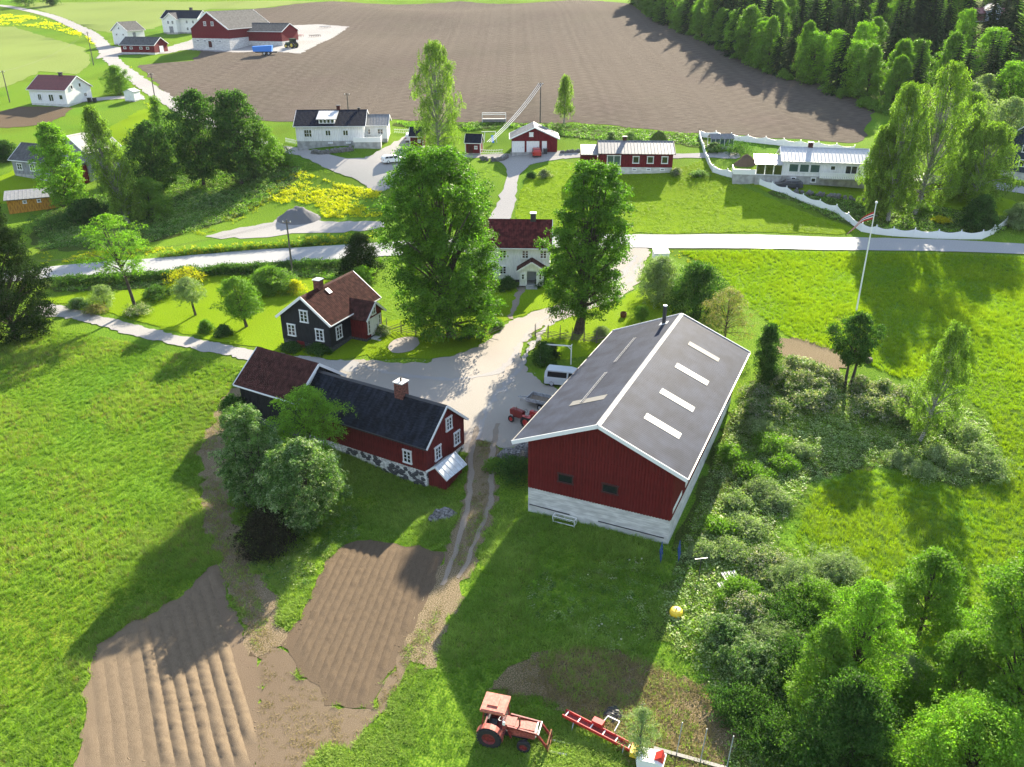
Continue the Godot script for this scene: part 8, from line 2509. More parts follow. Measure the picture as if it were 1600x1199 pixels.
func far_things() -> void:
	heap("grey gravel heap beside the yellow flowers", Vector3(-35.68, 4.48, -139.12), 8.5, 1.9, M.heap_grey, 3)
	heap("dark earth heap behind the white terrace", Vector3(42.85, 10.09, -157.2), 5.0, 1.6, M.soil_dark, 4)
	heap("green-grey earth heap behind the red bungalow", Vector3(29.63, 11.36, -174.49), 5.0, 1.8, M.weeds, 5)
	# blue tipper trailer and green tractor at the far farm
	var t := thing("tipper_trailer", "bright blue tipper trailer at the far farm", "trailer", Vector3(-79.48, 19.26, -289.24), 1.637)
	var b := MB.new()
	b.extrude([Vector2(-3.0, 1.1), Vector2(2.8, 1.1), Vector2(3.0, 2.9), Vector2(-3.2, 2.6)], 1.2)
	part("tub", b.commit(), M.bright_blue, t)
	var c := MB.new()
	c.box(Vector3(-0.5, 0.7, -2.5), Vector3(0.5, 1.1, 4.4))
	part("chassis", c.commit(), M.dark_metal, t)
	for s in [-1, 1]:
		for z in [0.4, 1.8]:
			wheel(t, Vector3(s * 1.0, 0.55, z), 0.55, 0.4, M.tyre, M.alloy)
	var g := thing("green_tractor", "green tractor with yellow wheels beside the blue trailer", "tractor", Vector3(-73.67, 20.45, -303.41), -2.068)
	var h := MB.new()
	h.extrude([Vector2(0.2, 1.0), Vector2(2.4, 1.0), Vector2(2.3, 1.7), Vector2(0.2, 1.9)], 0.45)
	h.box(Vector3(-0.5, 0.7, -1.6), Vector3(0.5, 1.1, 2.0))
	part("hood", h.commit(), M.green_paint, g)
	var cb := MB.new()
	cb.extrude([Vector2(-1.5, 1.3), Vector2(0.3, 1.3), Vector2(0.1, 2.8), Vector2(-1.4, 2.8)], 0.75)
	part("cab", cb.commit(), M.car_glass, g)
	var cr := MB.new()
	cr.box(Vector3(-0.85, 2.8, -1.6), Vector3(0.85, 3.0, 0.3))
	part("cab_roof", cr.commit(), M.green_paint, g)
	for s in [-1, 1]:
		wheel(g, Vector3(s * 1.0, 0.95, -1.0), 0.95, 0.55, M.tyre, M.rim_yellow, "rear_wheel")
		wheel(g, Vector3(s * 0.95, 0.65, 1.6), 0.65, 0.4, M.tyre, M.rim_yellow, "front_wheel")
	# wrapped bales
	for q in [[Vector3(-87.12, 22.12, -335.3), "white wrapped bale nearest the far barn wing"], [Vector3(-85.1, 22.22, -337.67), "white wrapped bale right of the far barn wing"]]:
		var o := thing("wrapped_bale", q[1], "bale", q[0], 0.4, "white bales at the far farm")
		var mb := MB.new()
		mb.lathe(Vector3(0, 0.6, 0), Vector3(1, 0, 0), [Vector2(0.001, -0.62), Vector2(0.52, -0.6), Vector2(0.62, -0.5), Vector2(0.62, 0.5), Vector2(0.52, 0.6), Vector2(0.001, 0.62)], 16)
		part("wrap", mb.commit(), M.white_paint, o)
	# goal-like white cage at the field edge
	var cg := thing("white_trough", "white open-framed feeding rack at the field edge above the swing", "rack", Vector3(-3.96, 12.29, -193.18), 0.03)
	for q in [[Vector3(-2.6, 0, -0.6), Vector3(-2.6, 1.9, -0.6)], [Vector3(2.6, 0, -0.6), Vector3(2.6, 1.9, -0.6)], [Vector3(-2.6, 0, 0.6), Vector3(-2.6, 1.7, 0.6)], [Vector3(2.6, 0, 0.6), Vector3(2.6, 1.7, 0.6)]]:
		var mb := MB.new()
		mb.bar(q[0] - Vector3(0, 0.2, 0), q[1], 0.1, 0.1, Vector3(0, 0, 1))
		part("post", mb.commit(), M.trim, cg)
	for q in [[-0.6, 1.9], [0.6, 1.7]]:
		var mb := MB.new()
		mb.bar(Vector3(-2.65, q[1], q[0]), Vector3(2.65, q[1], q[0]), 0.1, 0.12)
		part("top_rail", mb.commit(), M.trim, cg)
	var tg := MB.new()
	tg.box(Vector3(-2.6, 0.1, -0.5), Vector3(2.6, 0.75, 0.55))
	part("trough", tg.commit(), M.light_roof, cg)
	# swing set with blue slide
	var sw := thing("swing_set", "white swing frame with small blue slide beside the play shed", "swing", Vector3(-4.55, 10.01, -181.15), 0.1)
	for s in [-1, 1]:
		for z in [-0.8, 0.8]:
			var mb := MB.new()
			mb.bar(Vector3(s * 1.3, 0, z), Vector3(s * 1.1, 2.1, 0), 0.09, 0.09, Vector3(0, 0, 1))
			part("leg", mb.commit(), M.trim, sw)
	var tb := MB.new()
	tb.bar(Vector3(-1.8, 2.1, 0), Vector3(1.2, 2.1, 0), 0.1, 0.1)
	part("top_bar", tb.commit(), M.trim, sw)
	var sl := MB.new()
	sl.bar(Vector3(0.4, 1.4, 0.2), Vector3(0.5, 0.1, 1.6), 0.45, 0.06)
	part("slide", sl.commit(), M.bright_blue, sw)
	# greenhouse
	var gh := thing("greenhouse", "small white-framed greenhouse inside the scalloped fence", "greenhouse", Vector3(40.35, 11.17, -167.57), 0.05)
	var gb := MB.new()
	gb.box(Vector3(-2.2, -0.3, -1.2), Vector3(2.2, 0.5, 1.2))
	part("base", gb.commit(), M.concrete, gh)
	for k in 6:
		for s in [-1.2, 1.2]:
			var mb := MB.new()
			mb.cbox(Vector3(-2.2 + 0.88 * k, 1.15, s), Vector3(0.08, 1.4, 0.08))
			part("mullion", mb.commit(), M.white_paint, gh)
	var gr := MB.new()
	slope(gr, Vector3(-2.3, 1.85, 1.3), Vector3(1, 0, 0), Vector3(0, 0.8, -1.3).normalized(), 4.6, 1.53, "felt", 0.06)
	slope(gr, Vector3(2.3, 1.85, -1.3), Vector3(-1, 0, 0), Vector3(0, 0.8, 1.3).normalized(), 4.6, 1.53, "felt", 0.06)
	part("roof", gr.commit(), M.light_roof, gh)
	for k in 5:
		var mb := MB.new()
		mb.box(Vector3(-2.16 + 0.88 * k, 0.5, 1.16), Vector3(-2.16 + 0.88 * k + 0.8, 1.85, 1.19))
		part("pane", mb.commit(), M.glass_teal, gh)
	# bins
	for q in [[Vector3(6.56, 9.57, -169.72), M.navy_paint, "dark blue bin at the garage side door"], [Vector3(-105.23, 13.2, -220.08), M.black_plastic, "first of two black bins beside the red-roofed house"], [Vector3(-103.99, 13.19, -220.15), M.black_plastic, "second of two black bins beside the red-roofed house"]]:
		var o := thing("wheelie_bin", q[2], "bin", q[0])
		var mb := MB.new()
		mb.extrude([Vector2(-0.35, 0.0), Vector2(0.3, 0.0), Vector2(0.4, 1.0), Vector2(-0.42, 1.0)], 0.36)
		part("body", mb.commit(), q[1], o)
		var l := MB.new()
		l.box(Vector3(-0.4, 1.0, -0.46), Vector3(0.4, 1.1, 0.46))
		part("lid", l.commit(), q[1], o)
	# scrap at the far court
	for q in [[Vector3(-79.19, 22.05, -336.63), "red implement on the far court", M.red_paint], [Vector3(-74.12, 23.94, -362.98), "grey implement at the far end of the court", M.galv], [Vector3(-73.03, 22, -337.66), "dark harrow at the edge of the far court", M.dark_metal]]:
		var o := thing("farm_implement", q[1], "implement", q[0], rng.randf() * 3.0)
		var fr := MB.new()
		for z in [-1.0, 0.0, 1.0]:
			fr.bar(Vector3(-2.0, 0.7, z), Vector3(2.0, 0.7, z), 0.12, 0.12)
		for x in [-1.8, 1.8]:
			fr.bar(Vector3(x, 0.7, -1.1), Vector3(x, 0.7, 1.1), 0.12, 0.12)
		part("frame", fr.commit(), q[2], o)
		for x in 6:
			for z in [-1.0, 1.0]:
				var ti := MB.new()
				ti.bar(Vector3(-1.8 + 0.72 * x, 0.7, z), Vector3(-1.8 + 0.72 * x, 0.0, z + 0.15), 0.07, 0.05, Vector3(0, 0, 1))
				part("tine", ti.commit(), M.rust, o)

# ================= ground cover nobody could count =================
func tuft_mesh(blades: int, spread: float, wide: float, lean: float, seed_: int) -> ArrayMesh:
	var r := RandomNumberGenerator.new()
	r.seed = seed_
	var v := PackedVector3Array()
	var n := PackedVector3Array()
	var c := PackedColorArray()
	for k in blades:
		var a := r.randf() * TAU
		var o := Vector3(cos(a), 0, sin(a)) * spread * sqrt(r.randf())
		var yaw := r.randf() * TAU
		var f := Vector3(cos(yaw), 0, sin(yaw))
		var s := Vector3(-f.z, 0, f.x) * wide * 0.5
		var h := r.randf_range(0.6, 1.1)
		var mid := o + Vector3(0, h * 0.55, 0) + f * lean * 0.25
		var tip := o + Vector3(0, h, 0) + f * lean * r.randf_range(0.5, 1.2)
		var g := r.randf_range(0.8, 1.2)
		var col := Color(g * r.randf_range(0.92, 1.1), g, g * 0.95)
		for q in [[o - s, o + s, mid + s * 0.8], [o - s, mid + s * 0.8, mid - s * 0.8], [mid - s * 0.8, mid + s * 0.8, tip]]:
			var nn: Vector3 = (q[1] - q[0]).cross(q[2] - q[0]).normalized()
			v.append_array([q[0], q[2], q[1]])
			n.append_array([nn, nn, nn])
			c.append_array([col, col, col])
	var a2 := []
	a2.resize(Mesh.ARRAY_MAX)
	a2[Mesh.ARRAY_VERTEX] = v
	a2[Mesh.ARRAY_NORMAL] = n
	a2[Mesh.ARRAY_COLOR] = c
	var m := ArrayMesh.new()
	m.add_surface_from_arrays(Mesh.PRIMITIVE_TRIANGLES, a2)
	return m

func spray_mesh(called: String, t: int) -> ArrayMesh:
	var f := Foliage.new()
	f.put(sprays[called], Basis(), 1.0, Vector3(0, 0.35, 0), t)
	f.put(sprays[called], Basis(Vector3.UP, 1.1), 0.8, Vector3(0.45, 0.2, 0.2), t + 3)
	return f.commit()

var total_cover := 0

func scatter(called: String, label: String, area: Array, per_m2: float, mesh: Mesh, m: Material, lo_s: float, hi_s: float, cols: Array, tall := 1.0, patchy := 0.0, keep_off := true) -> void:
	var poly := PackedVector2Array(area)
	var lo := poly[0]
	var hi := poly[0]
	for p in poly:
		lo = lo.min(p)
		hi = hi.max(p)
	var near := []
	if keep_off:
		for b in bare:
			var bl: Vector2 = b[0]
			var bh: Vector2 = b[0]
			for p in b:
				bl = bl.min(p)
				bh = bh.max(p)
			if bl.x < hi.x and bh.x > lo.x and bl.y < hi.y and bh.y > lo.y:
				near.append([bl, bh, b])
	var n := int((hi.x - lo.x) * (hi.y - lo.y) * per_m2)
	var xs: Array[Transform3D] = []
	var cs := PackedColorArray()
	for i in n:
		var p := Vector2(rng.randf_range(lo.x, hi.x), rng.randf_range(lo.y, hi.y))
		if not Geometry2D.is_point_in_polygon(p, poly):
			continue
		var pn := tone.get_noise_2d(p.x * 3.0 + 50.0, p.y * 3.0)
		if patchy > 0.0 and pn + rng.randf_range(-0.25, 0.25) < patchy - 0.35:
			continue
		var off := false
		for b in near:
			if p.x > b[0].x and p.x < b[1].x and p.y > b[0].y and p.y < b[1].y and Geometry2D.is_point_in_polygon(p, b[2]):
				off = true
				break
		if off:
			continue
		var s := rng.randf_range(lo_s, hi_s) * (1.0 + 0.5 * pn)
		var basis := Basis(Vector3.UP, rng.randf() * TAU).scaled(Vector3(s, s * tall, s))
		xs.append(Transform3D(basis, Vector3(p.x, gy(p.x, p.y) - 0.01, p.y)))
		var c: Color = cols[0].lerp(cols[1], clampf(0.5 + 0.9 * pn + rng.randf_range(-0.35, 0.35), 0, 1))
		var g := rng.randf_range(0.85, 1.15)
		cs.append(Color(c.r * g, c.g * g, c.b * g))
	var mm := MultiMesh.new()
	mm.transform_format = MultiMesh.TRANSFORM_3D
	mm.use_colors = true
	mm.mesh = mesh
	mm.instance_count = xs.size()
	for i in xs.size():
		mm.set_instance_transform(i, xs[i])
		mm.set_instance_color(i, cs[i])
	total_cover += xs.size()
	var o := MultiMeshInstance3D.new()
	o.name = numbered(called)
	o.multimesh = mm
	o.material_override = m
	add_child(o)
	tag(o, label, "grass" if called.contains("grass") else "plants")
	o.set_meta("kind", "stuff")

func build_ground_cover() -> void:
	var gm := leaf_mat(Color(0.95, 1.0, 0.5), 0.6)
	var g1 := tuft_mesh(16, 0.55, 0.07, 0.5, 1)
	var g2 := tuft_mesh(14, 0.6, 0.06, 0.8, 2)
	var low := tuft_mesh(14, 0.9, 0.09, 0.6, 3)
	var fresh := [Color(0.15, 0.29, 0.034), Color(0.32, 0.45, 0.085)]
	var sunny := [Color(0.23, 0.38, 0.018), Color(0.345, 0.47, 0.024)]
	var straw := [Color(0.20, 0.17, 0.07), Color(0.34, 0.27, 0.14)]
	scatter("meadow_grass", "tall green meadow grass left of the farm", [Vector2(-68.11, -97.11), Vector2(-60.83, -92.31), Vector2(-59.43, -98.74), Vector2(-52.21, -96.92), Vector2(-41.79, -92.25), Vector2(-30.19, -87.51), Vector2(-30.39, -78.44), Vector2(-30.04, -72.47), Vector2(-28.34, -66.02), Vector2(-24.85, -58.43), Vector2(-22.66, -54.22), Vector2(-23.52, -53.41), Vector2(-26.04, -48.25), Vector2(-28.76, -44.97), Vector2(-25.26, -34.48), Vector2(-31.85, -34.38)], 16.0, g1, gm, 0.22, 0.38, fresh, 1.0)
	scatter("meadow_grass", "bright yellow-green meadow grass right of the farm", [Vector2(52.16, -121.31), Vector2(84.23, -116.64), Vector2(36.63, -38.92), Vector2(33.39, -41.69), Vector2(30.11, -43.53), Vector2(26.1, -44.21), Vector2(25.04, -49.62), Vector2(22.59, -55.69), Vector2(26.42, -62.89), Vector2(31.59, -66.34), Vector2(36.47, -65.39), Vector2(39.52, -63.23), Vector2(45.01, -65.19), Vector2(47.85, -75.17), Vector2(46.83, -80.74), Vector2(41.33, -82.38), Vector2(37.99, -86.66), Vector2(32.59, -92.75), Vector2(30.32, -101.89), Vector2(29.37, -116.48), Vector2(25.12, -123.65)], 13.0, g1, gm, 0.24, 0.42, sunny, 1.0)
	scatter("rough_grass", "long dark grass in front of the barn", [Vector2(-2.76, -53.69), Vector2(-0.55, -60.29), Vector2(1.9, -60.08), Vector2(12.63, -54.58), Vector2(10.75, -47.48), Vector2(8.54, -42.82), Vector2(5.71, -44.62), Vector2(2.18, -44.19), Vector2(-0.43, -42.6), Vector2(-2.5, -41.03), Vector2(-4.47, -45.56), Vector2(-3.78, -49.38)], 9.0, g2, gm, 0.3, 0.6, fresh, 1.0)
	scatter("rough_grass", "green grass around the plots and the cab tractor", [Vector2(-8.6, -40.05), Vector2(-6.64, -45), Vector2(-4.47, -45.56), Vector2(-1.69, -42.08), Vector2(4.04, -39.32), Vector2(7.4, -34.36), Vector2(-13.42, -34.61), Vector2(-10.91, -37.1)], 12.0, g1, gm, 0.3, 0.5, fresh, 0.6)
	scatter("rough_grass", "grass below the red outbuilding", [Vector2(-27.7, -77.19), Vector2(-25.99, -80.92), Vector2(-15.24, -73.49), Vector2(-9.56, -67.6), Vector2(-4.92, -70.68), Vector2(-3.74, -64.62), Vector2(-3.98, -57.96), Vector2(-5.64, -55.32), Vector2(-12.65, -57.27), Vector2(-15, -54.62), Vector2(-15.19, -49.66), Vector2(-16.42, -45.1), Vector2(-19.2, -50.42), Vector2(-22.75, -56.72), Vector2(-26.35, -65.06), Vector2(-27.96, -71.39)], 12.0, g1, gm, 0.3, 0.5, fresh, 0.7)
	scatter("straw_grass", "dead straw among the scrap beside the cab tractor", [Vector2(-1.25, -41.01), Vector2(0, -42.59), Vector2(2.62, -44.18), Vector2(5.68, -44.34), Vector2(8.61, -43.37), Vector2(10.89, -41.65), Vector2(12.74, -40.54), Vector2(13.62, -38.98), Vector2(12.34, -34.19), Vector2(7.4, -34.36), Vector2(6.24, -37.31), Vector2(4.04, -39.32), Vector2(1.23, -39.92)], 16.0, low, gm, 0.3, 0.55, straw, 0.5, 0.1, false)
	scatter("rough_grass", "green tufts coming up through the dead grass", [Vector2(-1.25, -41.01), Vector2(0, -42.59), Vector2(2.62, -44.18), Vector2(5.68, -44.34), Vector2(8.61, -43.37), Vector2(10.89, -41.65), Vector2(12.74, -40.54), Vector2(13.62, -38.98), Vector2(12.34, -34.19), Vector2(7.4, -34.36), Vector2(6.24, -37.31), Vector2(4.04, -39.32), Vector2(1.23, -39.92)], 9.0, g1, gm, 0.25, 0.5, fresh, 0.7, 0.4, false)
	scatter("straw_grass", "dry stalks on the field tracks", [Vector2(-30.39, -78.44), Vector2(-29.09, -80.99), Vector2(-27.96, -71.39), Vector2(-25.47, -63.09), Vector2(-22.38, -56.72), Vector2(-19.4, -51.15), Vector2(-16.8, -45.72), Vector2(-15.69, -43.91), Vector2(-16.05, -41.11), Vector2(-17.59, -44.5), Vector2(-21.12, -50.41), Vector2(-24.04, -55.85), Vector2(-27.26, -63.04), Vector2(-29.93, -71.34)], 9.0, low, gm, 0.24, 0.42, straw, 0.45, 0.2, false)
	scatter("rough_grass", "green tufts along the brown tracks", [Vector2(-30.39, -78.44), Vector2(-29.09, -80.99), Vector2(-27.96, -71.39), Vector2(-25.47, -63.09), Vector2(-22.38, -56.72), Vector2(-19.4, -51.15), Vector2(-16.8, -45.72), Vector2(-15.69, -43.91), Vector2(-16.05, -41.11), Vector2(-17.59, -44.5), Vector2(-21.12, -50.41), Vector2(-24.04, -55.85), Vector2(-27.26, -63.04), Vector2(-29.93, -71.34)], 6.0, g1, gm, 0.25, 0.45, fresh, 0.5, 0.4, false)
	scatter("straw_grass", "dry stalks between the wheel ruts", [Vector2(-3.41, -71.56), Vector2(-1.98, -71.44), Vector2(-1.9, -62.34), Vector2(-2.88, -56.97), Vector2(-3.97, -52.99), Vector2(-5.1, -48.09), Vector2(-6.2, -42.7), Vector2(-8.19, -40.05), Vector2(-7.76, -43.28), Vector2(-6.03, -48.11), Vector2(-4.77, -53.8), Vector2(-3.48, -58.81)], 9.0, low, gm, 0.24, 0.42, straw, 0.45, 0.2, false)
	scatter("rough_grass", "green tufts along the track beside the barn", [Vector2(-3.41, -71.56), Vector2(-1.98, -71.44), Vector2(-1.9, -62.34), Vector2(-2.88, -56.97), Vector2(-3.97, -52.99), Vector2(-5.1, -48.09), Vector2(-6.2, -42.7), Vector2(-8.19, -40.05), Vector2(-7.76, -43.28), Vector2(-6.03, -48.11), Vector2(-4.77, -53.8), Vector2(-3.48, -58.81)], 6.0, g1, gm, 0.25, 0.45, fresh, 0.5, 0.38, false)
	scatter("lawn_grass", "short lawn grass around the cottage and farmhouse", [Vector2(-63.14, -106.37), Vector2(-56.95, -109.86), Vector2(-42.96, -115.6), Vector2(-27.4, -115.41), Vector2(-18.04, -113.68), Vector2(-8.71, -109.04), Vector2(-1.78, -111.5), Vector2(9.01, -113.59), Vector2(17.51, -109.91), Vector2(20.71, -103), Vector2(17.86, -95.2), Vector2(7.34, -88.74), Vector2(3.01, -91.43), Vector2(-7.4, -89.61), Vector2(-15.75, -91.06), Vector2(-26.21, -90.78), Vector2(-47.07, -100.02)], 9, low, gm, 0.2, 0.3, sunny, 0.35)
	scatter("lawn_grass", "bright grass of the bungalow lawn", [Vector2(1.7, -149.32), Vector2(3.58, -158.89), Vector2(8.61, -164.83), Vector2(16.16, -159.99), Vector2(30.74, -158.02), Vector2(36, -161), Vector2(36.42, -154.14), Vector2(41.56, -144.41), Vector2(46.95, -136.42), Vector2(53.27, -128.73), Vector2(30.27, -130.46), Vector2(16.33, -131.92), Vector2(1.54, -132.95), Vector2(0.86, -141.21)], 6, low, gm, 0.3, 0.5, sunny, 0.4)
	scatter("rough_grass", "rough grass filling the ground between tracks, plots and trees", [Vector2(-34.28, -81.12), Vector2(-29.5, -83.7), Vector2(-16.76, -83.22), Vector2(-2.48, -71.48), Vector2(1.83, -70.07), Vector2(13.28, -55.38), Vector2(20.26, -70.8), Vector2(28.78, -86.97), Vector2(37.3, -80.82), Vector2(52.08, -76.47), Vector2(49.84, -59.92), Vector2(33.12, -33.42), Vector2(-31.12, -34.39), Vector2(-30.35, -45.55)], 13.0, g1, gm, 0.3, 0.52, fresh, 0.5, 0.1)
	scatter("rough_grass", "rough grass between the road and the bungalows", [Vector2(-77.98, -136.42), Vector2(-45.97, -161.68), Vector2(-22.99, -152.25), Vector2(-4.54, -149.8), Vector2(0, -163.32), Vector2(41.56, -144.41), Vector2(53.75, -128.69), Vector2(77.54, -124.99), Vector2(84.21, -138.08), Vector2(46.23, -154.48), Vector2(12.17, -163.05), Vector2(-19.58, -164.18), Vector2(-48.23, -170.55), Vector2(-82.21, -155.06)], 1.6, low, gm, 0.2, 0.36, fresh, 0.8, 0.05)
	scatter("straw_grass", "dry stalks on the sandy ground between the plots", [Vector2(-17.95, -46.67), Vector2(-16.13, -45.72), Vector2(-15.03, -43.9), Vector2(-11.76, -40.05), Vector2(-8.89, -39.49), Vector2(-8.02, -42.94), Vector2(-6.92, -46.84), Vector2(-5.76, -52.31), Vector2(-4.76, -54.44), Vector2(-5.25, -50.12), Vector2(-6.09, -46.2), Vector2(-6.9, -43.27), Vector2(-8.12, -39.54), Vector2(-9.43, -37.58), Vector2(-11.51, -36.18), Vector2(-13.8, -34.61), Vector2(-14.91, -34.61), Vector2(-16.6, -42.09)], 5.0, low, gm, 0.2, 0.36, straw, 0.45, 0.3, false)
	scatter("straw_grass", "scattered dry stalks in the left meadow", [Vector2(-68.11, -97.11), Vector2(-60.83, -92.31), Vector2(-59.43, -98.74), Vector2(-52.21, -96.92), Vector2(-41.79, -92.25), Vector2(-30.19, -87.51), Vector2(-30.39, -78.44), Vector2(-30.04, -72.47), Vector2(-28.34, -66.02), Vector2(-24.85, -58.43), Vector2(-22.66, -54.22), Vector2(-23.52, -53.41), Vector2(-26.04, -48.25), Vector2(-28.76, -44.97), Vector2(-25.26, -34.48), Vector2(-31.85, -34.38)], 2.5, low, gm, 0.2, 0.34, straw, 1.0, 0.38)
	scatter("straw_grass", "dry grass spots before the barn and the cab tractor", [Vector2(-5.13, -42.69), Vector2(-3.42, -42.66), Vector2(-3.14, -37.55), Vector2(-4.71, -37.56), Vector2(-6.04, -35.33), Vector2(-1.51, -35.29), Vector2(0, -45.44), Vector2(5.07, -54.79), Vector2(8.05, -54.26), Vector2(7.77, -51.63), Vector2(4.84, -51.41), Vector2(3.11, -56.52), Vector2(0, -56.74), Vector2(-0.54, -59.39), Vector2(3.77, -59.5)], 5.0, low, gm, 0.16, 0.3, straw, 0.7, 0.3)
	# weeds
	var pale := [Color(0.9, 1.0, 0.85), Color(1.5, 1.45, 1.2)]
	var wm: Material = M.leaf
	var k := 0
	for q in [["silver", 3.0], ["fresh", 3.2], ["elder", 2.2], ["blossom", 1.4]]:
		k += 1
		scatter("weed_cover", "knee-high mixed weeds right of the barn", [Vector2(20.26, -70.8), Vector2(23.98, -78.81), Vector2(27.96, -83.91), Vector2(32.99, -86.69), Vector2(34.34, -82.13), Vector2(40.25, -79.65), Vector2(45.23, -78.7), Vector2(46.95, -73.98), Vector2(44.68, -65.68), Vector2(39.85, -63.95), Vector2(36.27, -66.34), Vector2(31.76, -66.82), Vector2(26.14, -63.83), Vector2(23.07, -59.12), Vector2(19.35, -53.17), Vector2(18.3, -47.46), Vector2(20.06, -44.3), Vector2(14.69, -34.1), Vector2(12.16, -34.19), Vector2(13.15, -40.53), Vector2(11.27, -43.85), Vector2(10.53, -47.49), Vector2(12.86, -53.02), Vector2(14.78, -57.93), Vector2(17.94, -65.51)], q[1] * 1.7, spray_mesh(q[0], k), wm, 0.18, 0.42, pale, 0.9)
		scatter("weed_cover", "mixed weeds on the rough slope beyond the road", [Vector2(-72.97, -126.38), Vector2(-80.93, -142.52), Vector2(-78.53, -151.99), Vector2(-70.8, -155.8), Vector2(-71.65, -167.85), Vector2(-45.97, -161.68), Vector2(-39.19, -158.56), Vector2(-40.86, -149.86), Vector2(-45.43, -141.2), Vector2(-51.59, -133.48), Vector2(-59.12, -126.51)], q[1] * 0.5, spray_mesh(q[0], k + 2), wm, 0.35, 0.7, pale, 0.9)
		scatter("weed_cover", "weeds along the road verge", [Vector2(-64.94, -113.83), Vector2(-50.45, -116.12), Vector2(-37.64, -119.66), Vector2(-24.79, -121.48), Vector2(-21.1, -122.29), Vector2(-19.45, -117.31), Vector2(-23.51, -114.05), Vector2(-32.96, -115.77), Vector2(-42.96, -115.6), Vector2(-50.38, -111.01), Vector2(-62.17, -109.8)], q[1] * 0.6, spray_mesh(q[0], k + 4), wm, 0.3, 0.5, pale, 0.9)
		scatter("weed_cover", "weeds on the bank above the scalloped fence", [Vector2(43.62, -143.98), Vector2(53.67, -141.46), Vector2(60.91, -137.67), Vector2(69.23, -137.5), Vector2(75.31, -132.63), Vector2(78.72, -131.31), Vector2(74.47, -126.64), Vector2(66.94, -127.28), Vector2(57.7, -128.71), Vector2(54.39, -130.62), Vector2(48.27, -137.41)], q[1] * 0.6, spray_mesh(q[0], k + 6), wm, 0.3, 0.5, pale, 0.9)
		scatter("weed_cover", "weeds at the edge of the ploughed field", [Vector2(-24.88, -188.86), Vector2(-5.64, -192.86), Vector2(13.77, -188.06), Vector2(26.85, -182.8), Vector2(37.92, -177.63), Vector2(37.3, -167.8), Vector2(30.75, -173.43), Vector2(20.63, -174.53), Vector2(13.16, -178.49), Vector2(9.32, -180.79), Vector2(0, -189.73), Vector2(-21.74, -185.24)], q[1] * 0.35, spray_mesh(q[0], k + 1), wm, 0.35, 0.6, pale, 0.9)
		scatter("weed_cover", "leafy weeds in the dark grass before the barn", [Vector2(0.98, -51.98), Vector2(12, -53.79), Vector2(10.53, -47.49), Vector2(8.18, -43.39), Vector2(4.44, -45.26), Vector2(1.38, -47.86)], q[1] * 0.5, spray_mesh(q[0], k + 3), wm, 0.2, 0.4, pale, 0.9)
		scatter("weed_cover", "ground elder under the garden trees", [Vector2(-22.73, -58.47), Vector2(-19.95, -61.31), Vector2(-13.6, -62.92), Vector2(-12.73, -57.76), Vector2(-15, -54.62), Vector2(-15.83, -50.38), Vector2(-19.6, -51.89)], q[1], spray_mesh(q[0], k + 5), wm, 0.2, 0.36, pale, 0.9)
	var ye := [Color(1.0, 1.05, 1.0), Color(1.3, 1.3, 1.0)]
	scatter("yellow_flowers", "mass of yellow flowers on the slope above the gravel lot", [Vector2(-43.44, -150.15), Vector2(-42.92, -153.91), Vector2(-39.02, -157.72), Vector2(-32.33, -153.19), Vector2(-23.25, -149.74), Vector2(-21.92, -140.12), Vector2(-27.77, -139.11), Vector2(-31.61, -139.64), Vector2(-32.87, -143.49), Vector2(-36.62, -145.74), Vector2(-39.86, -145.33), Vector2(-42.47, -147)], 7.0, spray_mesh("yellow", 0), M.leaf, 0.3, 0.55, ye, 0.9, 0.12, false)
	scatter("yellow_flowers", "yellow flowers along the far side of the road", [Vector2(-72.63, -125.73), Vector2(-58.54, -125.06), Vector2(-46.54, -127.18), Vector2(-35.4, -130.35), Vector2(-24.71, -133.12), Vector2(-21.07, -133.64), Vector2(-20.64, -130.37), Vector2(-26.94, -128.25), Vector2(-39.35, -126.14), Vector2(-52.59, -122.07), Vector2(-69.38, -119.2)], 3.5, spray_mesh("yellow", 1), M.leaf, 0.25, 0.5, ye, 0.9, 0.3)
	scatter("yellow_flowers", "strip of yellow flowers climbing the rough slope", [Vector2(-51.59, -133.48), Vector2(-48.99, -138.57), Vector2(-46.17, -143.96), Vector2(-42.73, -150.56), Vector2(-41.45, -147.42), Vector2(-43.78, -141.12), Vector2(-46.95, -135.24), Vector2(-49.77, -131.05)], 4.0, spray_mesh("yellow", 2), M.leaf, 0.25, 0.5, ye, 0.9, 0.2)
	scatter("yellow_flowers", "yellow flowers along the gravel track to the far farm", [Vector2(-228.72, -411.54), Vector2(-211.03, -404.66), Vector2(-190.32, -384.23), Vector2(-168.57, -359.14), Vector2(-154.64, -338.58), Vector2(-148.14, -327.79), Vector2(-145.12, -316.57), Vector2(-166.55, -348.97), Vector2(-185.86, -368.91), Vector2(-203, -377.45), Vector2(-211.3, -373.25)], 0.9, spray_mesh("yellow", 3), M.leaf, 0.4, 0.8, ye, 0.9, 0.28)
	scatter("yellow_flowers", "yellow flowers at the corner of the ploughed field", [Vector2(-118.61, -274.11), Vector2(-115.4, -272.36), Vector2(-105.21, -251.38), Vector2(-108.41, -254.45), Vector2(-114.22, -264.48)], 1.2, spray_mesh("yellow", 4), M.leaf, 0.4, 0.8, ye, 0.9)
	scatter("yellow_flowers", "yellow flowers beside the small white shed", [Vector2(-92.4, -222.33), Vector2(-89.04, -221.05), Vector2(-84.88, -210.44), Vector2(-88.45, -214.28)], 1.2, spray_mesh("yellow", 5), M.leaf, 0.4, 0.8, ye, 0.9)
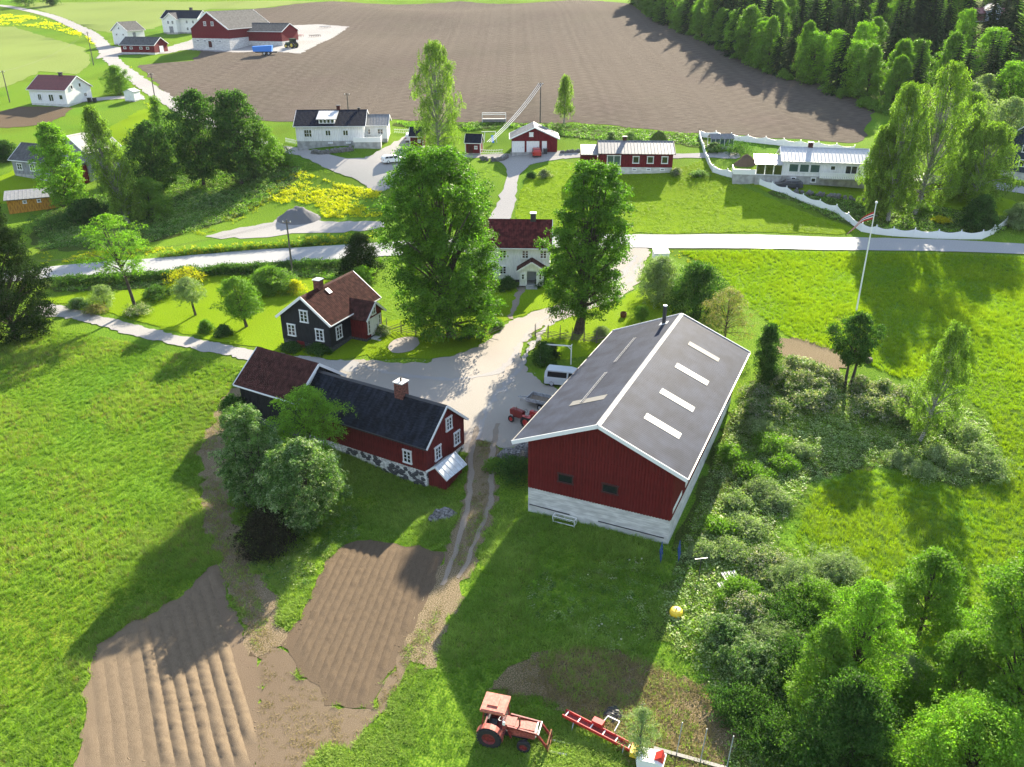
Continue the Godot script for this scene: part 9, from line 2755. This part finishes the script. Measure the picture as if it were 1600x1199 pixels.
	scatter("yellow_flowers", "yellow flowers at the road beside the white box", [Vector2(23.8, -123.82), Vector2(27.17, -124.39), Vector2(30.82, -123.38), Vector2(28.99, -119.08), Vector2(25.26, -119.03)], 1.0, spray_mesh("yellow", 6), M.leaf, 0.2, 0.35, ye, 0.9, 0.25)
	var clod := stone_mesh(77, 1.0)
	var earth := [Color(0.75, 0.72, 0.7), Color(1.1, 1.08, 1.05)]
	scatter("soil_clods", "loose clods on the potato plot", [Vector2(-23.42, -53.41), Vector2(-22.17, -52.27), Vector2(-20.59, -48.66), Vector2(-18.26, -44.98), Vector2(-16.74, -41.97), Vector2(-14.91, -34.61), Vector2(-25.18, -34.48), Vector2(-27.18, -40.43), Vector2(-28.37, -44.67), Vector2(-27.06, -47.1), Vector2(-25.67, -48.26), Vector2(-24.34, -50.02)], 9.0, clod, M.soil, 0.03, 0.1, earth, 0.8, 0.0, false)
	scatter("soil_clods", "loose clods on the tilled plot", [Vector2(-12.16, -56.88), Vector2(-7.21, -55.7), Vector2(-5.74, -54.66), Vector2(-5.95, -52.32), Vector2(-7.07, -46.97), Vector2(-8.17, -43.05), Vector2(-8.81, -40.93), Vector2(-9.04, -39.69), Vector2(-10.43, -39.95), Vector2(-11.68, -40.26), Vector2(-15.12, -44.26), Vector2(-15.77, -45.34), Vector2(-14.78, -49.51), Vector2(-14.46, -54.19), Vector2(-13.39, -56.43)], 10.0, clod, M.soil_dark, 0.03, 0.1, earth, 0.8, 0.0, false)
	scatter("loose_stones", "loose gravel along the edges of the yard", [Vector2(-21.79, -87.43), Vector2(-17.62, -88.66), Vector2(-8.07, -88.62), Vector2(-2.18, -95.14), Vector2(2.65, -102.53), Vector2(6.79, -105.79), Vector2(15.4, -108.27), Vector2(7.33, -100.71), Vector2(2.18, -95.34), Vector2(1.09, -88), Vector2(4.76, -80.73), Vector2(0, -69.98), Vector2(-3.42, -71.78), Vector2(-5.15, -70.3), Vector2(-10.59, -77.75)], 2.0, clod, M.grey_gravel, 0.03, 0.07, earth, 0.7, 0.1, false)
	print("cover copies ", total_cover)
